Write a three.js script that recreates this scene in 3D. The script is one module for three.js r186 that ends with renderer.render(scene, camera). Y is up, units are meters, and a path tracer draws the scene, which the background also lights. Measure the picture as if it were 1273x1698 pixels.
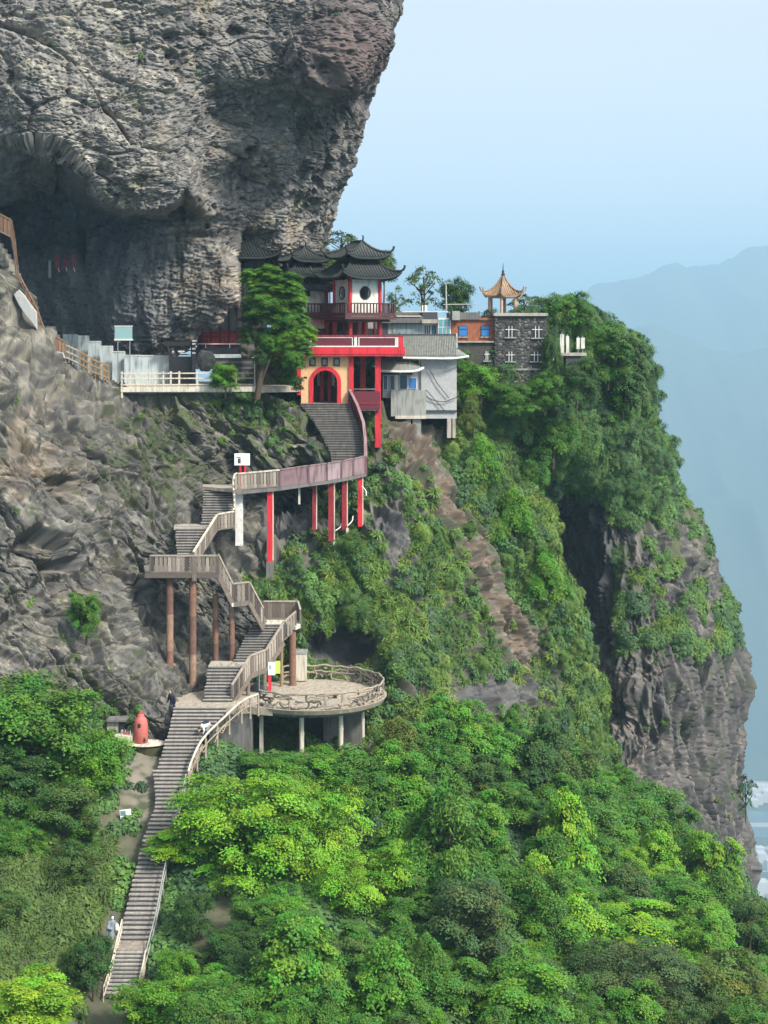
import * as THREE from 'three';
import { mergeGeometries } from 'three/addons/utils/BufferGeometryUtils.js';
import { MarchingCubes } from 'three/addons/objects/MarchingCubes.js';
import { createNoise3D } from 'simplex-noise';

// ---------------------------------------------------------------- camera, sky, sun, exposure
const F = 2777, CX = 636.5, HY = 560;            // focal length in photograph pixels, centre column, row of the horizon
const scene = new THREE.Scene();
const camera = new THREE.PerspectiveCamera(2 * Math.atan(849 / F) * 180 / Math.PI, 1273 / 1698, 1, 48000);
camera.setViewOffset(1273, 1698, 0, 849 - HY, 1273, 1698);   // a level camera with its lens shifted down: verticals stay vertical
const renderer = new THREE.WebGLRenderer({ antialias: true });
renderer.toneMapping = THREE.LinearToneMapping;
renderer.toneMappingExposure = 1.62;
renderer.shadowMap.enabled = true;

const SUN = new THREE.Vector3(0.60, 0.74, 0.54).normalize();
const sun = new THREE.DirectionalLight(0xfff4e4, 4.7);
sun.position.copy(SUN).multiplyScalar(260).add(new THREE.Vector3(0, -15, -130));
sun.target.position.set(0, -15, -130);
sun.castShadow = true; sun.shadow.radius = 18; sun.shadow.mapSize.set(4096, 4096);
Object.assign(sun.shadow.camera, { left: -90, right: 90, top: 90, bottom: -90, near: 20, far: 520 });
scene.add(sun, sun.target);

function rngOf(s) { let a = s >>> 0; return () => { a = (a + 0x6d2b79f5) | 0; let t = Math.imul(a ^ (a >>> 15), 1 | a); t = (t + Math.imul(t ^ (t >>> 7), 61 | t)) ^ t; return ((t ^ (t >>> 14)) >>> 0) / 4294967296; }; }
const n3 = createNoise3D(rngOf(11));
function fbm(x, y, z, oct) { let a = 1, s = 0, n = 0; for (let i = 0; i < oct; i++) { s += a * n3(x, y, z); n += a; a *= 0.5; x = x * 2.03 + 7.1; y = y * 2.03 + 3.7; z = z * 2.03 + 1.3; } return s / n; }
{ // hazy bright sky: pale near the horizon, bluer above, a broad glow round the sun
  const W = 512, H = 256, data = new Float32Array(W * H * 4), d = new THREE.Vector3();
  for (let j = 0; j < H; j++) for (let i = 0; i < W; i++) {
    const el = ((j + 0.5) / H - 0.5) * Math.PI, az = ((i + 0.5) / W - 0.5) * 2 * Math.PI;
    d.set(Math.cos(el) * Math.cos(az), Math.sin(el), Math.cos(el) * Math.sin(az));
    const h = Math.max(0, d.y), k = Math.pow(1 - h, 3.2), c = Math.max(0, d.dot(SUN)), glow = Math.pow(c, 5) * 2.4;
    const side = 1 - 0.10 * d.x;                 // a little brighter to the left, as in the picture
    const m = 1 + 0.05 * fbm(d.x * 1.6, d.y * 7, d.z * 1.6, 4), o = (j * W + i) * 4;   // thin uneven haze
    data[o] = (0.40 + 0.44 * k) * side * m + glow; data[o + 1] = (0.46 + 0.35 * k) * side * m + glow * 0.95; data[o + 2] = (0.55 + 0.29 * k) * side * m + glow * 0.85; data[o + 3] = 1;
  }
  const t = new THREE.DataTexture(data, W, H, THREE.RGBAFormat, THREE.FloatType);
  t.mapping = THREE.EquirectangularReflectionMapping; t.minFilter = t.magFilter = THREE.LinearFilter; t.needsUpdate = true;
  scene.background = t; scene.environment = t;
}
scene.fog = new THREE.FogExp2(new THREE.Color().setRGB(0.44, 0.74, 1.0), 0.00022);

// ---------------------------------------------------------------- helpers
const V = (x, y, z) => new THREE.Vector3(x, y, z);
const X = (px, d) => (px - CX) / F * d, Y = (py, d) => (HY - py) / F * d;
const at = (px, py, d) => V(X(px, d), Y(py, d), -d);
const PX = (p) => CX + p.x / -p.z * F, PY = (p) => HY - p.y / -p.z * F;
const clamp = (x, a = 0, b = 1) => Math.min(b, Math.max(a, x)), lerp = (a, b, t) => a + (b - a) * t;
const smooth = (a, b, x) => { const t = clamp((x - a) / (b - a)); return t * t * (3 - 2 * t); };
function ridged(x, y, z, oct) { let a = 1, s = 0, n = 0; for (let i = 0; i < oct; i++) { const r = 1 - Math.abs(n3(x, y, z)); s += a * r * r; n += a; a *= 0.5; x = x * 2.1 + 5.3; y = y * 2.1 + 1.9; z = z * 2.1 + 8.2; } return s / n; }
const hash = (i, j, k, s) => { let h = Math.imul(i, 374761393) ^ Math.imul(j, 668265263) ^ Math.imul(k, 2147483647 - 18) ^ Math.imul(s, 1274126177); h = Math.imul(h ^ (h >>> 13), 1274126177); return ((h ^ (h >>> 16)) >>> 0) / 4294967296; };
const WR = { f1: 0, f2: 0, id: 0, tilt: 0 };
function worley(x, y, z) {                       // nearest and second nearest feature distance
  const ix = Math.floor(x), iy = Math.floor(y), iz = Math.floor(z); let a = 9, b = 9, ci = 0, cj = 0, ck = 0, ex = 0, ey = 0, ez = 0;
  for (let i = ix - 1; i <= ix + 1; i++) for (let j = iy - 1; j <= iy + 1; j++) for (let k = iz - 1; k <= iz + 1; k++) {
    const dx = i + hash(i, j, k, 1) - x, dy = j + hash(i, j, k, 2) - y, dz = k + hash(i, j, k, 3) - z, d = dx * dx + dy * dy + dz * dz;
    if (d < a) { b = a; a = d; ci = i; cj = j; ck = k; ex = dx; ey = dy; ez = dz; } else if (d < b) b = d;
  }
  WR.f1 = Math.sqrt(a); WR.f2 = Math.sqrt(b); WR.id = hash(ci, cj, ck, 4);
  WR.tilt = ex * (hash(ci, cj, ck, 5) - 0.5) + ey * (hash(ci, cj, ck, 6) - 0.5) + ez * (hash(ci, cj, ck, 7) - 0.5); return WR.f1;
}
const thin = (v, w) => smooth(w, 0, Math.abs(v));       // a thin line where a noise field crosses zero
// broken rock: every cell is a plane of its own, tilted and set in or out; joints between them
function facets(x, y, z, tilt, step, joint) { worley(x, y, z); return WR.tilt * tilt + (WR.id - 0.5) * step - smooth(0.13, 0, WR.f2 - WR.f1) * joint; }
// piecewise linear curve through [x, y, x, y, ...]
const curve = (...q) => (x) => { if (x <= q[0]) return q[1]; for (let i = 2; i < q.length; i += 2) if (x <= q[i]) return lerp(q[i - 1], q[i + 1], (x - q[i - 2]) / (q[i] - q[i - 2])); return q[q.length - 1]; };
// thin plate spline through [x, y, value] triples
function spline(list, stiff = 0.02) {
  const p = []; for (let i = 0; i < list.length; i += 3) p.push([list[i] / 100, list[i + 1] / 100, list[i + 2]]);
  const n = p.length, m = n + 3, A = []; const U = (r2) => r2 < 1e-9 ? 0 : r2 * Math.log(r2);
  for (let i = 0; i < m; i++) A.push(new Float64Array(m + 1));
  for (let i = 0; i < n; i++) { for (let j = 0; j < n; j++) A[i][j] = U((p[i][0] - p[j][0]) ** 2 + (p[i][1] - p[j][1]) ** 2); A[i][i] += stiff; A[i][n] = A[n][i] = 1; A[i][n + 1] = A[n + 1][i] = p[i][0]; A[i][n + 2] = A[n + 2][i] = p[i][1]; A[i][m] = p[i][2]; }
  for (let c = 0; c < m; c++) {
    let b = c; for (let r = c + 1; r < m; r++) if (Math.abs(A[r][c]) > Math.abs(A[b][c])) b = r;
    [A[c], A[b]] = [A[b], A[c]];
    for (let r = 0; r < m; r++) if (r !== c && A[r][c]) { const k = A[r][c] / A[c][c]; for (let q = c; q <= m; q++) A[r][q] -= k * A[c][q]; }
  }
  const w = A.map((r, i) => r[m] / r[i]);
  return (x, y) => { x /= 100; y /= 100; let s = w[n] + w[n + 1] * x + w[n + 2] * y; for (let i = 0; i < n; i++) { const dx = x - p[i][0], dy = y - p[i][1]; s += w[i] * U(dx * dx + dy * dy); } return s; };
}
const inside = (poly, x, y) => { let r = false; for (let i = 0, j = poly.length - 2; i < poly.length; j = i, i += 2) if ((poly[i + 1] > y) !== (poly[j + 1] > y) && x < (poly[j] - poly[i]) * (y - poly[i + 1]) / (poly[j + 1] - poly[i + 1]) + poly[i]) r = !r; return r; };

const names = new Map();
function numbered(name) { const k = names.get(name) ?? 0; names.set(name, k + 1); return k ? name + '_' + String(k).padStart(3, '0') : name; }
function thing(name, label, category, base, group) {
  const o = new THREE.Group(); o.name = numbered(name); o.position.copy(base ?? V(0, 0, 0)); o.userData = { label, category };
  if (group) o.userData.group = group;
  scene.add(o); return o;
}
const rootOf = (o) => { while (o.parent && o.parent !== scene) o = o.parent; return o; };
// texture coordinates in metres from the way each face points
function metreUV(g) {
  g = g.index ? g.toNonIndexed() : g; const p = g.attributes.position, uv = new Float32Array(p.count * 2), a = V(), b = V(), c = V(), n = V();
  for (let i = 0; i < p.count; i += 3) {
    a.fromBufferAttribute(p, i); b.fromBufferAttribute(p, i + 1); c.fromBufferAttribute(p, i + 2); n.subVectors(b, a).cross(c.clone().sub(a));
    const ax = Math.abs(n.x), ay = Math.abs(n.y), az = Math.abs(n.z);
    [a, b, c].forEach((q, k) => { const o = (i + k) * 2; if (ay > ax && ay > az) { uv[o] = q.x; uv[o + 1] = q.z; } else if (ax > az) { uv[o] = q.z; uv[o + 1] = q.y; } else { uv[o] = q.x; uv[o + 1] = q.y; } });
  }
  g.setAttribute('uv', new THREE.BufferAttribute(uv, 2)); return g;
}
function joined(geoms) {
  const list = (Array.isArray(geoms) ? geoms : [geoms]).map((g) => { g = g.index ? g.toNonIndexed() : g; for (const k of Object.keys(g.attributes)) if (!['position', 'normal', 'uv', 'color'].includes(k)) g.deleteAttribute(k); if (!g.attributes.uv) g = metreUV(g); return g; });
  return list.length === 1 ? list[0] : mergeGeometries(list);
}
// geometry in world coordinates becomes a named mesh under its thing
function part(name, geoms, mat, parent, label) {
  let g = joined(geoms); if (mat.userData.metres) g = metreUV(g);
  const root = rootOf(parent), q = root.position; g.translate(-q.x, -q.y, -q.z);
  const m = new THREE.Mesh(g, mat); m.name = name; m.castShadow = m.receiveShadow = true; if (label) m.userData.label = label;
  parent.add(m); return m;
}
function solo(name, label, category, geoms, mat, group) {      // a thing that is one mesh
  let g = joined(geoms); if (mat.userData.metres) g = metreUV(g);
  g.computeBoundingBox(); const b = g.boundingBox, q = V((b.min.x + b.max.x) / 2, b.min.y, (b.min.z + b.max.z) / 2); g.translate(-q.x, -q.y, -q.z);
  const m = new THREE.Mesh(g, mat); m.name = numbered(name); m.position.copy(q); m.castShadow = m.receiveShadow = true; m.userData = { label, category }; if (group) m.userData.group = group;
  scene.add(m); return m;
}
function box(x0, x1, y0, y1, z0, z1) { const g = new THREE.BoxGeometry(Math.abs(x1 - x0), Math.abs(y1 - y0), Math.abs(z1 - z0)); g.translate((x0 + x1) / 2, (y0 + y1) / 2, (z0 + z1) / 2); return g; }
function bar(a, b, w, h = w, up = V(0, 1, 0)) {                // a square bar from a to b
  const d = b.clone().sub(a), L = d.length(), z = d.normalize(), x = up.clone().cross(z); if (x.lengthSq() < 1e-6) x.set(1, 0, 0); x.normalize(); const y = z.clone().cross(x);
  const g = new THREE.BoxGeometry(w, h, L); g.applyMatrix4(new THREE.Matrix4().makeBasis(x, y, z).setPosition(a.clone().add(b).multiplyScalar(0.5))); return g;
}
function rod(a, b, r0, r1 = r0, seg = 10) { const d = b.clone().sub(a), L = d.length(), g = new THREE.CylinderGeometry(r1, r0, L, seg); g.applyQuaternion(new THREE.Quaternion().setFromUnitVectors(V(0, 1, 0), d.normalize())); const c = a.clone().add(b).multiplyScalar(0.5); g.translate(c.x, c.y, c.z); return g; }
const tube = (pts, r, seg = 24, rad = 6) => new THREE.TubeGeometry(new THREE.CatmullRomCurve3(pts), seg, r, rad);
// a wall standing on a line of points, with thickness towards the back (-z side)
function strip(a, b, h0, h1, t) {                              // a, b bottom ends; heights; thickness
  const n = V(b.z - a.z, 0, -(b.x - a.x)).normalize().multiplyScalar(t); if (n.z > 0) n.negate();
  const q = [a, b, V(b.x, b.y + h1, b.z), V(a.x, a.y + h0, a.z)], r = q.map((p) => p.clone().add(n)), P = [];
  const quad = (i, j, k, l) => P.push(i, j, k, i, k, l);
  quad(q[0], q[1], q[2], q[3]); quad(r[1], r[0], r[3], r[2]); quad(q[3], q[2], r[2], r[3]); quad(r[0], r[1], q[1], q[0]); quad(q[1], r[1], r[2], q[2]); quad(r[0], q[0], q[3], r[3]);
  return fromPoints(P);
}
function fromPoints(P) { const g = new THREE.BufferGeometry(), a = new Float32Array(P.length * 3); P.forEach((p, i) => { a[i * 3] = p.x; a[i * 3 + 1] = p.y; a[i * 3 + 2] = p.z; }); g.setAttribute('position', new THREE.BufferAttribute(a, 3)); g.computeVertexNormals(); return g; }
// a slab whose top is the polygon of points, t thick
function slab(pts, t) {
  const P = [], c = pts.reduce((s, p) => s.add(p), V()).divideScalar(pts.length), dn = V(0, -t, 0);
  for (let i = 0; i < pts.length; i++) { const a = pts[i], b = pts[(i + 1) % pts.length], a2 = a.clone().add(dn), b2 = b.clone().add(dn); P.push(a, b, c, b2, a2, c.clone().add(dn), a, a2, b2, a, b2, b); }
  return fromPoints(P);
}

// ---------------------------------------------------------------- materials
function noiseTexture(size, fn, srgb = true) {                 // fn(u, v) -> [r, g, b] 0..1 ; repeats seamlessly because u and v run round circles
  const d = new Uint8Array(size * size * 4);
  for (let j = 0; j < size; j++) for (let i = 0; i < size; i++) { const c = fn(i / size, j / size), o = (j * size + i) * 4; for (let k = 0; k < 3; k++) d[o + k] = clamp(c[k]) * 255; d[o + 3] = 255; }
  const t = new THREE.DataTexture(d, size, size); t.wrapS = t.wrapT = THREE.RepeatWrapping; t.magFilter = THREE.LinearFilter; if (srgb) t.colorSpace = THREE.SRGBColorSpace; t.needsUpdate = true; return t;
}
const loop = (u, v, fu, fv, s) => {                             // periodic noise by blending shifted copies
  const a = n3(u * fu, v * fv, s), b = n3((u - 1) * fu, v * fv, s), c = n3(u * fu, (v - 1) * fv, s), d = n3((u - 1) * fu, (v - 1) * fv, s); return lerp(lerp(a, b, u), lerp(c, d, u), v); };
const T = {
  concrete: noiseTexture(512, (u, v) => { const n = 0.5 * loop(u, v, 5, 5, 1) + 0.3 * loop(u, v, 17, 17, 2) + 0.3 * loop(u, v, 60, 60, 3), s = Math.max(0, loop(u, v, 14, 3, 5)) * 0.35; const b = 0.80 + 0.20 * n - s * 0.4; return [b, b * 0.985, b * 0.955]; }),
  wood: noiseTexture(512, (u, v) => { const n = 0.5 * loop(u, v, 40, 3, 6) + 0.35 * loop(u, v, 90, 6, 7) + 0.35 * loop(u, v, 5, 5, 8); const b = 0.78 + 0.26 * n; return [b, b * 0.97, b * 0.93]; }),
  paint: noiseTexture(512, (u, v) => { const n = 0.5 * loop(u, v, 6, 6, 9) + 0.4 * loop(u, v, 30, 12, 10), s = smooth(0.45, 0.75, loop(u, v, 22, 9, 12)); const b = 0.90 + 0.09 * n; return [b - s * 0.18, b - s * 0.16, b - s * 0.13]; }),
  stained: noiseTexture(512, (u, v) => { const s = smooth(-0.1, 0.8, loop(u, v, 20, 2.5, 13)) * 0.5 + smooth(0, 0.8, loop(u, v, 5, 4, 14)) * 0.3, n = 0.25 * loop(u, v, 40, 40, 15); const b = 0.93 + 0.08 * n - s * 0.42; return [b, b * 0.99, b * 0.96]; }),
};
for (const [k, m] of [['concrete', 3.1], ['wood', 1.7], ['paint', 2.7], ['stained', 5.3]]) T[k].repeat.set(1 / m, 1 / m);
function mat(r, g, b, rough = 0.85, map, extra = {}) {
  const m = new THREE.MeshStandardMaterial({ color: new THREE.Color().setRGB(r, g, b), roughness: rough, ...extra });
  if (map) { m.map = T[map]; m.bumpMap = T[map]; m.bumpScale = 0.012; m.userData.metres = true; }
  return m;
}
const M = {
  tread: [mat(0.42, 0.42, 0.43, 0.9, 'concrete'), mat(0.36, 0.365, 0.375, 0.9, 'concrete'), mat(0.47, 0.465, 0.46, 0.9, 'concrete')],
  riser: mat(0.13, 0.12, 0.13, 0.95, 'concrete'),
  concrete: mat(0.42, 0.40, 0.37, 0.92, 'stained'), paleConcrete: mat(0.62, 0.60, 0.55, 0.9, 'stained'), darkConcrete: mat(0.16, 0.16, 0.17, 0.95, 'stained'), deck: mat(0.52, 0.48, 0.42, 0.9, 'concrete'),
  slat: [mat(0.36, 0.33, 0.31, 0.85, 'wood'), mat(0.25, 0.225, 0.21, 0.85, 'wood'), mat(0.17, 0.145, 0.14, 0.85, 'wood'), mat(0.50, 0.47, 0.44, 0.85, 'wood'), mat(0.10, 0.09, 0.095, 0.85, 'wood')],
  rail: mat(0.52, 0.49, 0.45, 0.8, 'wood'), railLight: mat(0.63, 0.595, 0.53, 0.75, 'stained'), branch: mat(0.46, 0.42, 0.36, 0.85, 'wood'), branchDark: mat(0.14, 0.13, 0.13, 0.85, 'wood'),
  log: [mat(0.30, 0.17, 0.13, 0.9, 'wood'), mat(0.42, 0.29, 0.22, 0.9, 'wood'), mat(0.22, 0.13, 0.11, 0.9, 'wood')],
  mauve: [mat(0.20, 0.13, 0.16, 0.8, 'stained'), mat(0.27, 0.19, 0.22, 0.8, 'stained'), mat(0.34, 0.26, 0.31, 0.8, 'stained')],
  red: mat(0.66, 0.020, 0.04, 0.6, 'stained'), deepRed: mat(0.30, 0.014, 0.03, 0.65, 'stained'), maroon: mat(0.14, 0.012, 0.03, 0.6, 'paint'), brownRed: mat(0.085, 0.028, 0.035, 0.6, 'wood'),
  white: mat(0.78, 0.77, 0.75, 0.7, 'paint'), whiteWall: mat(0.70, 0.72, 0.72, 0.85, 'stained'), houseWall: mat(0.45, 0.47, 0.48, 0.85, 'paint'), cream: mat(0.80, 0.50, 0.27, 0.85, 'paint'), black: mat(0.012, 0.013, 0.018, 0.6),
  tile: mat(0.016, 0.024, 0.030, 0.6, 'concrete'), tileRib: mat(0.040, 0.056, 0.060, 0.6, 'concrete'), ridge: mat(0.028, 0.038, 0.044, 0.65, 'concrete'), timber: mat(0.02, 0.02, 0.028, 0.7, 'wood'),
  gold: mat(0.36, 0.25, 0.17, 0.55, 'concrete'), goldRib: mat(0.46, 0.33, 0.22, 0.5, 'concrete'), tan: mat(0.50, 0.34, 0.26, 0.7, 'paint'),
  greyPanel: mat(0.32, 0.35, 0.36, 0.8, 'stained'), corrugated: mat(0.22, 0.25, 0.25, 0.55, 'stained'), brick: mat(0.46, 0.16, 0.09, 0.9, 'concrete'),
  glass: new THREE.MeshPhysicalMaterial({ color: new THREE.Color().setRGB(0.03, 0.06, 0.10), roughness: 0.08 }), blueGlass: new THREE.MeshPhysicalMaterial({ color: new THREE.Color().setRGB(0.04, 0.16, 0.42), roughness: 0.15 }),
  pink: mat(0.52, 0.14, 0.12, 0.75, 'paint'), pinkDark: mat(0.36, 0.05, 0.05, 0.75, 'paint'), steel: new THREE.MeshStandardMaterial({ color: 0x9aa3a8, roughness: 0.4, metalness: 0.7 }), bluePanel: mat(0.50, 0.60, 0.68, 0.7, 'stained'), slate: mat(0.07, 0.085, 0.11, 0.8, 'concrete'),
  bamboo: mat(0.42, 0.27, 0.12, 0.75, 'wood'), railBrown: [mat(0.26, 0.16, 0.11, 0.8, 'wood'), mat(0.20, 0.12, 0.09, 0.8, 'wood'), mat(0.32, 0.22, 0.15, 0.8, 'wood')], teal: mat(0.22, 0.38, 0.40, 0.5), board: mat(0.80, 0.86, 0.88, 0.5), lime: mat(0.45, 0.62, 0.10, 0.5),
  cloth: mat(0.80, 0.82, 0.86, 0.9, 'paint'), stone: mat(0.10, 0.10, 0.10, 0.95, 'concrete'), bark: mat(0.11, 0.085, 0.065, 0.95, 'wood'), barkPale: mat(0.24, 0.21, 0.17, 0.95, 'wood'),
};
// ---------------------------------------------------------------- rock and ground
const rockMat = new THREE.MeshStandardMaterial({ vertexColors: true, roughness: 0.95 });
// A sheet of ground spanned between two sides; beyond its far side (u > 1) it turns back into the hill. disp and color get the world point.
function sheet(o) {
  const { nu, nv, wrap = 0, curl = 0, curlW = 60, vmap = (v) => v } = o, W = nu + wrap, count = (W + 1) * (nv + 1), pos = new Float32Array(count * 3), pix = new Float32Array(count * 2), b = V();
  const basePoint = (u, v, out) => {
    let u1 = Math.min(u, 1), th = curl ? clamp((u1 - 0.74) / 0.26) * Math.PI / 2 : 0, xg = lerp(o.left(lerp(o.y0, 1200, v)), o.right(lerp(o.y0, 1200, v)), u1), py = 0, px = xg;
    for (let k = 0; k < 3; k++) { py = lerp(typeof o.y0 === 'function' ? o.y0(px) : o.y0, typeof o.y1 === 'function' ? o.y1(px) : o.y1, v); const xl = o.left(py), xr0 = o.right(py); px = !curl ? lerp(xl, xr0, u1) : u1 <= 0.74 ? lerp(xl, xr0 - curlW, u1 / 0.74) : xr0 - curlW + curlW * Math.sin(th); }
    let d = o.depth(px, py); const xr = o.right(py);
    if (curl) d += curl * (1 - Math.cos(th));
    if (u > 1) { const s = (u - 1) * nu / wrap; px = xr - s * s * curlW * 1.2; d += curl * s * 2.5 + 2 * s; }
    out[0] = px; out[1] = py; out[2] = d;
  };
  const q = [0, 0, 0];
  for (let j = 0; j <= nv; j++) for (let i = 0; i <= W; i++) {
    basePoint(i / nu, vmap(j / nv), q); const k = j * (W + 1) + i; pix[k * 2] = q[0]; pix[k * 2 + 1] = q[1];
    pos[k * 3] = X(q[0], q[2]); pos[k * 3 + 1] = Y(q[1], q[2]); pos[k * 3 + 2] = -q[2];
  }
  const idx = new Uint32Array(W * nv * 6), fill = (q3) => { let e = 0; for (let j = 0; j < nv; j++) for (let i = 0; i < W; i++) { const a = j * (W + 1) + i, b2 = a + 1, c = a + W + 1, d2 = c + 1, l = (m, n) => (q3[m * 3] - q3[n * 3]) ** 2 + (q3[m * 3 + 1] - q3[n * 3 + 1]) ** 2 + (q3[m * 3 + 2] - q3[n * 3 + 2]) ** 2; if (l(b2, c) < l(a, d2)) idx.set([a, c, b2, b2, c, d2], e); else idx.set([a, c, d2, a, d2, b2], e); e += 6; } };
  fill(pos);
  const g = new THREE.BufferGeometry(); g.setAttribute('position', new THREE.BufferAttribute(pos, 3)); g.setIndex(new THREE.BufferAttribute(idx, 1)); g.computeVertexNormals();
  const pitch = new Float32Array(count).fill(1); for (let j = 0; j < nv; j++) for (let i = 0; i < W; i++) { const a = j * (W + 1) + i, l = (b2) => Math.hypot(pos[a * 3] - pos[b2 * 3], pos[a * 3 + 1] - pos[b2 * 3 + 1], pos[a * 3 + 2] - pos[b2 * 3 + 2]); pitch[a] = clamp(0.2 / Math.max(l(a + 1), l(a + W + 1)), 0.06, 1); }
  for (let pass = 0; pass < 3; pass++) { const q2 = pitch.slice(); for (let j = 2; j < nv - 2; j++) for (let i = 2; i < W - 2; i++) { const a = j * (W + 1) + i, r = W + 1; pitch[a] = (q2[a] + q2[a - 2] + q2[a + 2] + q2[a - 2 * r] + q2[a + 2 * r] + q2[a - r] + q2[a + r]) / 7; } }
  const nor = g.attributes.normal.array, col = new Float32Array(count * 3), out = new Float32Array(count * 3), p = V(), c = [0, 0, 0];
  for (let k = 0; k < count; k++) {
    p.set(pos[k * 3], pos[k * 3 + 1], pos[k * 3 + 2]); const h = o.disp(p, pix[k * 2], pix[k * 2 + 1], pitch[k]);
    const bx = p.x, by = p.y, bz = p.z; p.x += nor[k * 3] * h; p.y += nor[k * 3 + 1] * h; p.z += nor[k * 3 + 2] * h; if (o.upright) p.set(bx, by, bz); const f = o.fine ? o.fine(p, pix[k * 2], pix[k * 2 + 1]) * pitch[k] ** 2 : 0;
    if (o.upright) p.set(bx + nor[k * 3] * h, by + nor[k * 3 + 1] * h, bz + nor[k * 3 + 2] * h);
    out[k * 3] = p.x + nor[k * 3] * f; out[k * 3 + 1] = p.y + nor[k * 3 + 1] * f; out[k * 3 + 2] = p.z + nor[k * 3 + 2] * f;
    if (o.upright) p.set(bx, by, bz);
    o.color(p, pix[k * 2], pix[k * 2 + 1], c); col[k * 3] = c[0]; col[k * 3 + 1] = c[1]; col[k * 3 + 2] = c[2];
  }
  fill(out); g.setAttribute('position', new THREE.BufferAttribute(out, 3)); g.setAttribute('color', new THREE.BufferAttribute(col, 3)); g.computeVertexNormals();
  const m = new THREE.Mesh(g, rockMat); m.name = o.name; m.castShadow = m.receiveShadow = true; m.userData.kind = 'structure'; scene.add(m);
  m.userData.label = o.label;
  return { mesh: m, out, nor: g.attributes.normal.array, pix, W, nv };
}
const mixc = (c, r, g, b, k) => { c[0] += (r - c[0]) * k; c[1] += (g - c[1]) * k; c[2] += (b - c[2]) * k; };
const bump = (px, py, x, y, rx, ry) => { const q = ((px - x) / rx) ** 2 + ((py - y) / ry) ** 2; return Math.exp(-q); };
// mineral colour shared by all the rock: greys with tan, lichen and dark weathering streaks; dark also takes painted shade
function rockColor(p, c, tan, dark, pale) {
  const a = fbm(p.x / 5, p.y / 5, p.z / 5, 3), f = fbm(p.x / 0.7 + 9, p.y / 0.7, p.z / 0.7, 3), s = fbm(p.x / 0.8, p.y / 7, p.z / 0.8, 2), t = fbm(p.x / 2.2 + 31, p.y / 1.5, p.z / 2.2, 3), g = n3(p.x / 0.16, p.y / 0.16, p.z / 0.16);
  c[0] = 0.205; c[1] = 0.210; c[2] = 0.215;
  mixc(c, 0.34, 0.25, 0.17, clamp(tan + a * 0.7 + t * 0.5 - 0.05) * 0.8);
  mixc(c, 0.50, 0.50, 0.45, smooth(0.05, 0.6, t * 0.7 - f * 0.5 + pale) * 0.7);
  mixc(c, 0.06, 0.068, 0.08, smooth(0.0, 0.5, s * 0.7 + fbm(p.x / 4 + 70, p.y / 6, p.z / 4, 2) * 0.6 + dark) * 0.8);
  mixc(c, 0.09, 0.08, 0.075, smooth(0.15, 0.7, f + t * 0.4 - 0.1) * 0.55);
  mixc(c, 0.20, 0.23, 0.15, smooth(0.2, 0.6, a * 0.8 + n3(p.x / 1.3, p.y / 1.3, 40) * 0.3) * 0.35);
  worley(p.x / 0.38, p.y / 0.30, p.z / 0.38); const w = WR.id; worley(p.x / 1.3, p.y / 0.9, p.z / 1.3); const k = 1 + g * 0.12 + (w - 0.5) * 0.34 + (WR.id - 0.5) * 0.26; c[0] *= k * 0.72; c[1] *= k * 0.69; c[2] *= k * 0.655;
}
const fines = (p) => facets(p.x / 0.5, p.y / 0.4, p.z / 0.5, 0.15, 0.06, 0.07) + facets(p.x / 0.2, p.y / 0.17, p.z / 0.2, 0.06, 0.03, 0.02) + n3(p.x / 0.3, p.y / 0.3, p.z / 0.3) * 0.03;

const tallFines = (p) => facets(p.x / 0.6, p.y / 2.6, p.z / 0.6, 0.16, 0.07, 0.08) + n3(p.x / 0.3, p.y / 1.4, p.z / 0.3) * 0.04;
// --- the great overhanging cliff
const upperFront = spline([
  -60, -220, 134, 300, -220, 140, 660, -220, 150, -60, -60, 133, 150, -60, 134, 300, -60, 137, 450, -60, 140, 600, -60, 143, 690, -60, 150,
  -60, 60, 132, 100, 60, 132, 200, 60, 134.5, 300, 60, 136, 400, 60, 139, 500, 60, 140, 600, 60, 142, 655, 60, 149,
  -60, 150, 130.5, 0, 130, 130.8, 100, 150, 131.2, 200, 170, 133, 160, 230, 132.4, 0, 222, 131, 85, 224, 131.2, 150, 285, 132, 250, 270, 133.2, 200, 335, 133.4, 285, 320, 134.2, 300, 120, 136.5, 300, 180, 136.5, 320, 230, 137.5, 312, 285, 136.5, 150, 400, 133, 280, 400, 136,
  345, 300, 143.5, 350, 150, 140, 370, 240, 142.5, 420, 250, 144.5, 400, 330, 146.5, 420, 345, 148, 450, 340, 149.5, 480, 300, 148, 480, 400, 153,
  560, 60, 139, 560, 120, 140, 520, 150, 141, 600, 100, 143, 640, 60, 146, 500, 190, 147, 560, 175, 148, 470, 170, 143, 490, 250, 148, 490, 330, 152, 550, 250, 152.5, 590, 200, 154, 560, 320, 157, 520, 380, 158, 500, 480, 158, 450, 480, 154]);
const upperWall = spline([
  -60, 250, 157, 60, 250, 157, 60, 320, 156, 140, 320, 154, 200, 250, 150, 300, 250, 146, 400, 300, 146.5, -30, 400, 152, 50, 420, 151, 110, 440, 149.5, 200, 400, 147.5, 200, 500, 147.5, 300, 400, 146.3, 300, 500, 146, 350, 450, 145.6, 388, 440, 145.6, 388, 495, 145.8, 350, 360, 146.3, 150, 560, 150, 280, 560, 147.5, 60, 520, 152, -30, 560, 152, 345, 535, 146.5, 150, 620, 151,
  440, 360, 149.6, 480, 340, 151.5, 440, 400, 151, 480, 410, 152.8, 480, 450, 154, 412, 440, 150.6, 430, 530, 154, 520, 380, 157, 510, 500, 158, 412, 370, 148.5]);
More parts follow.
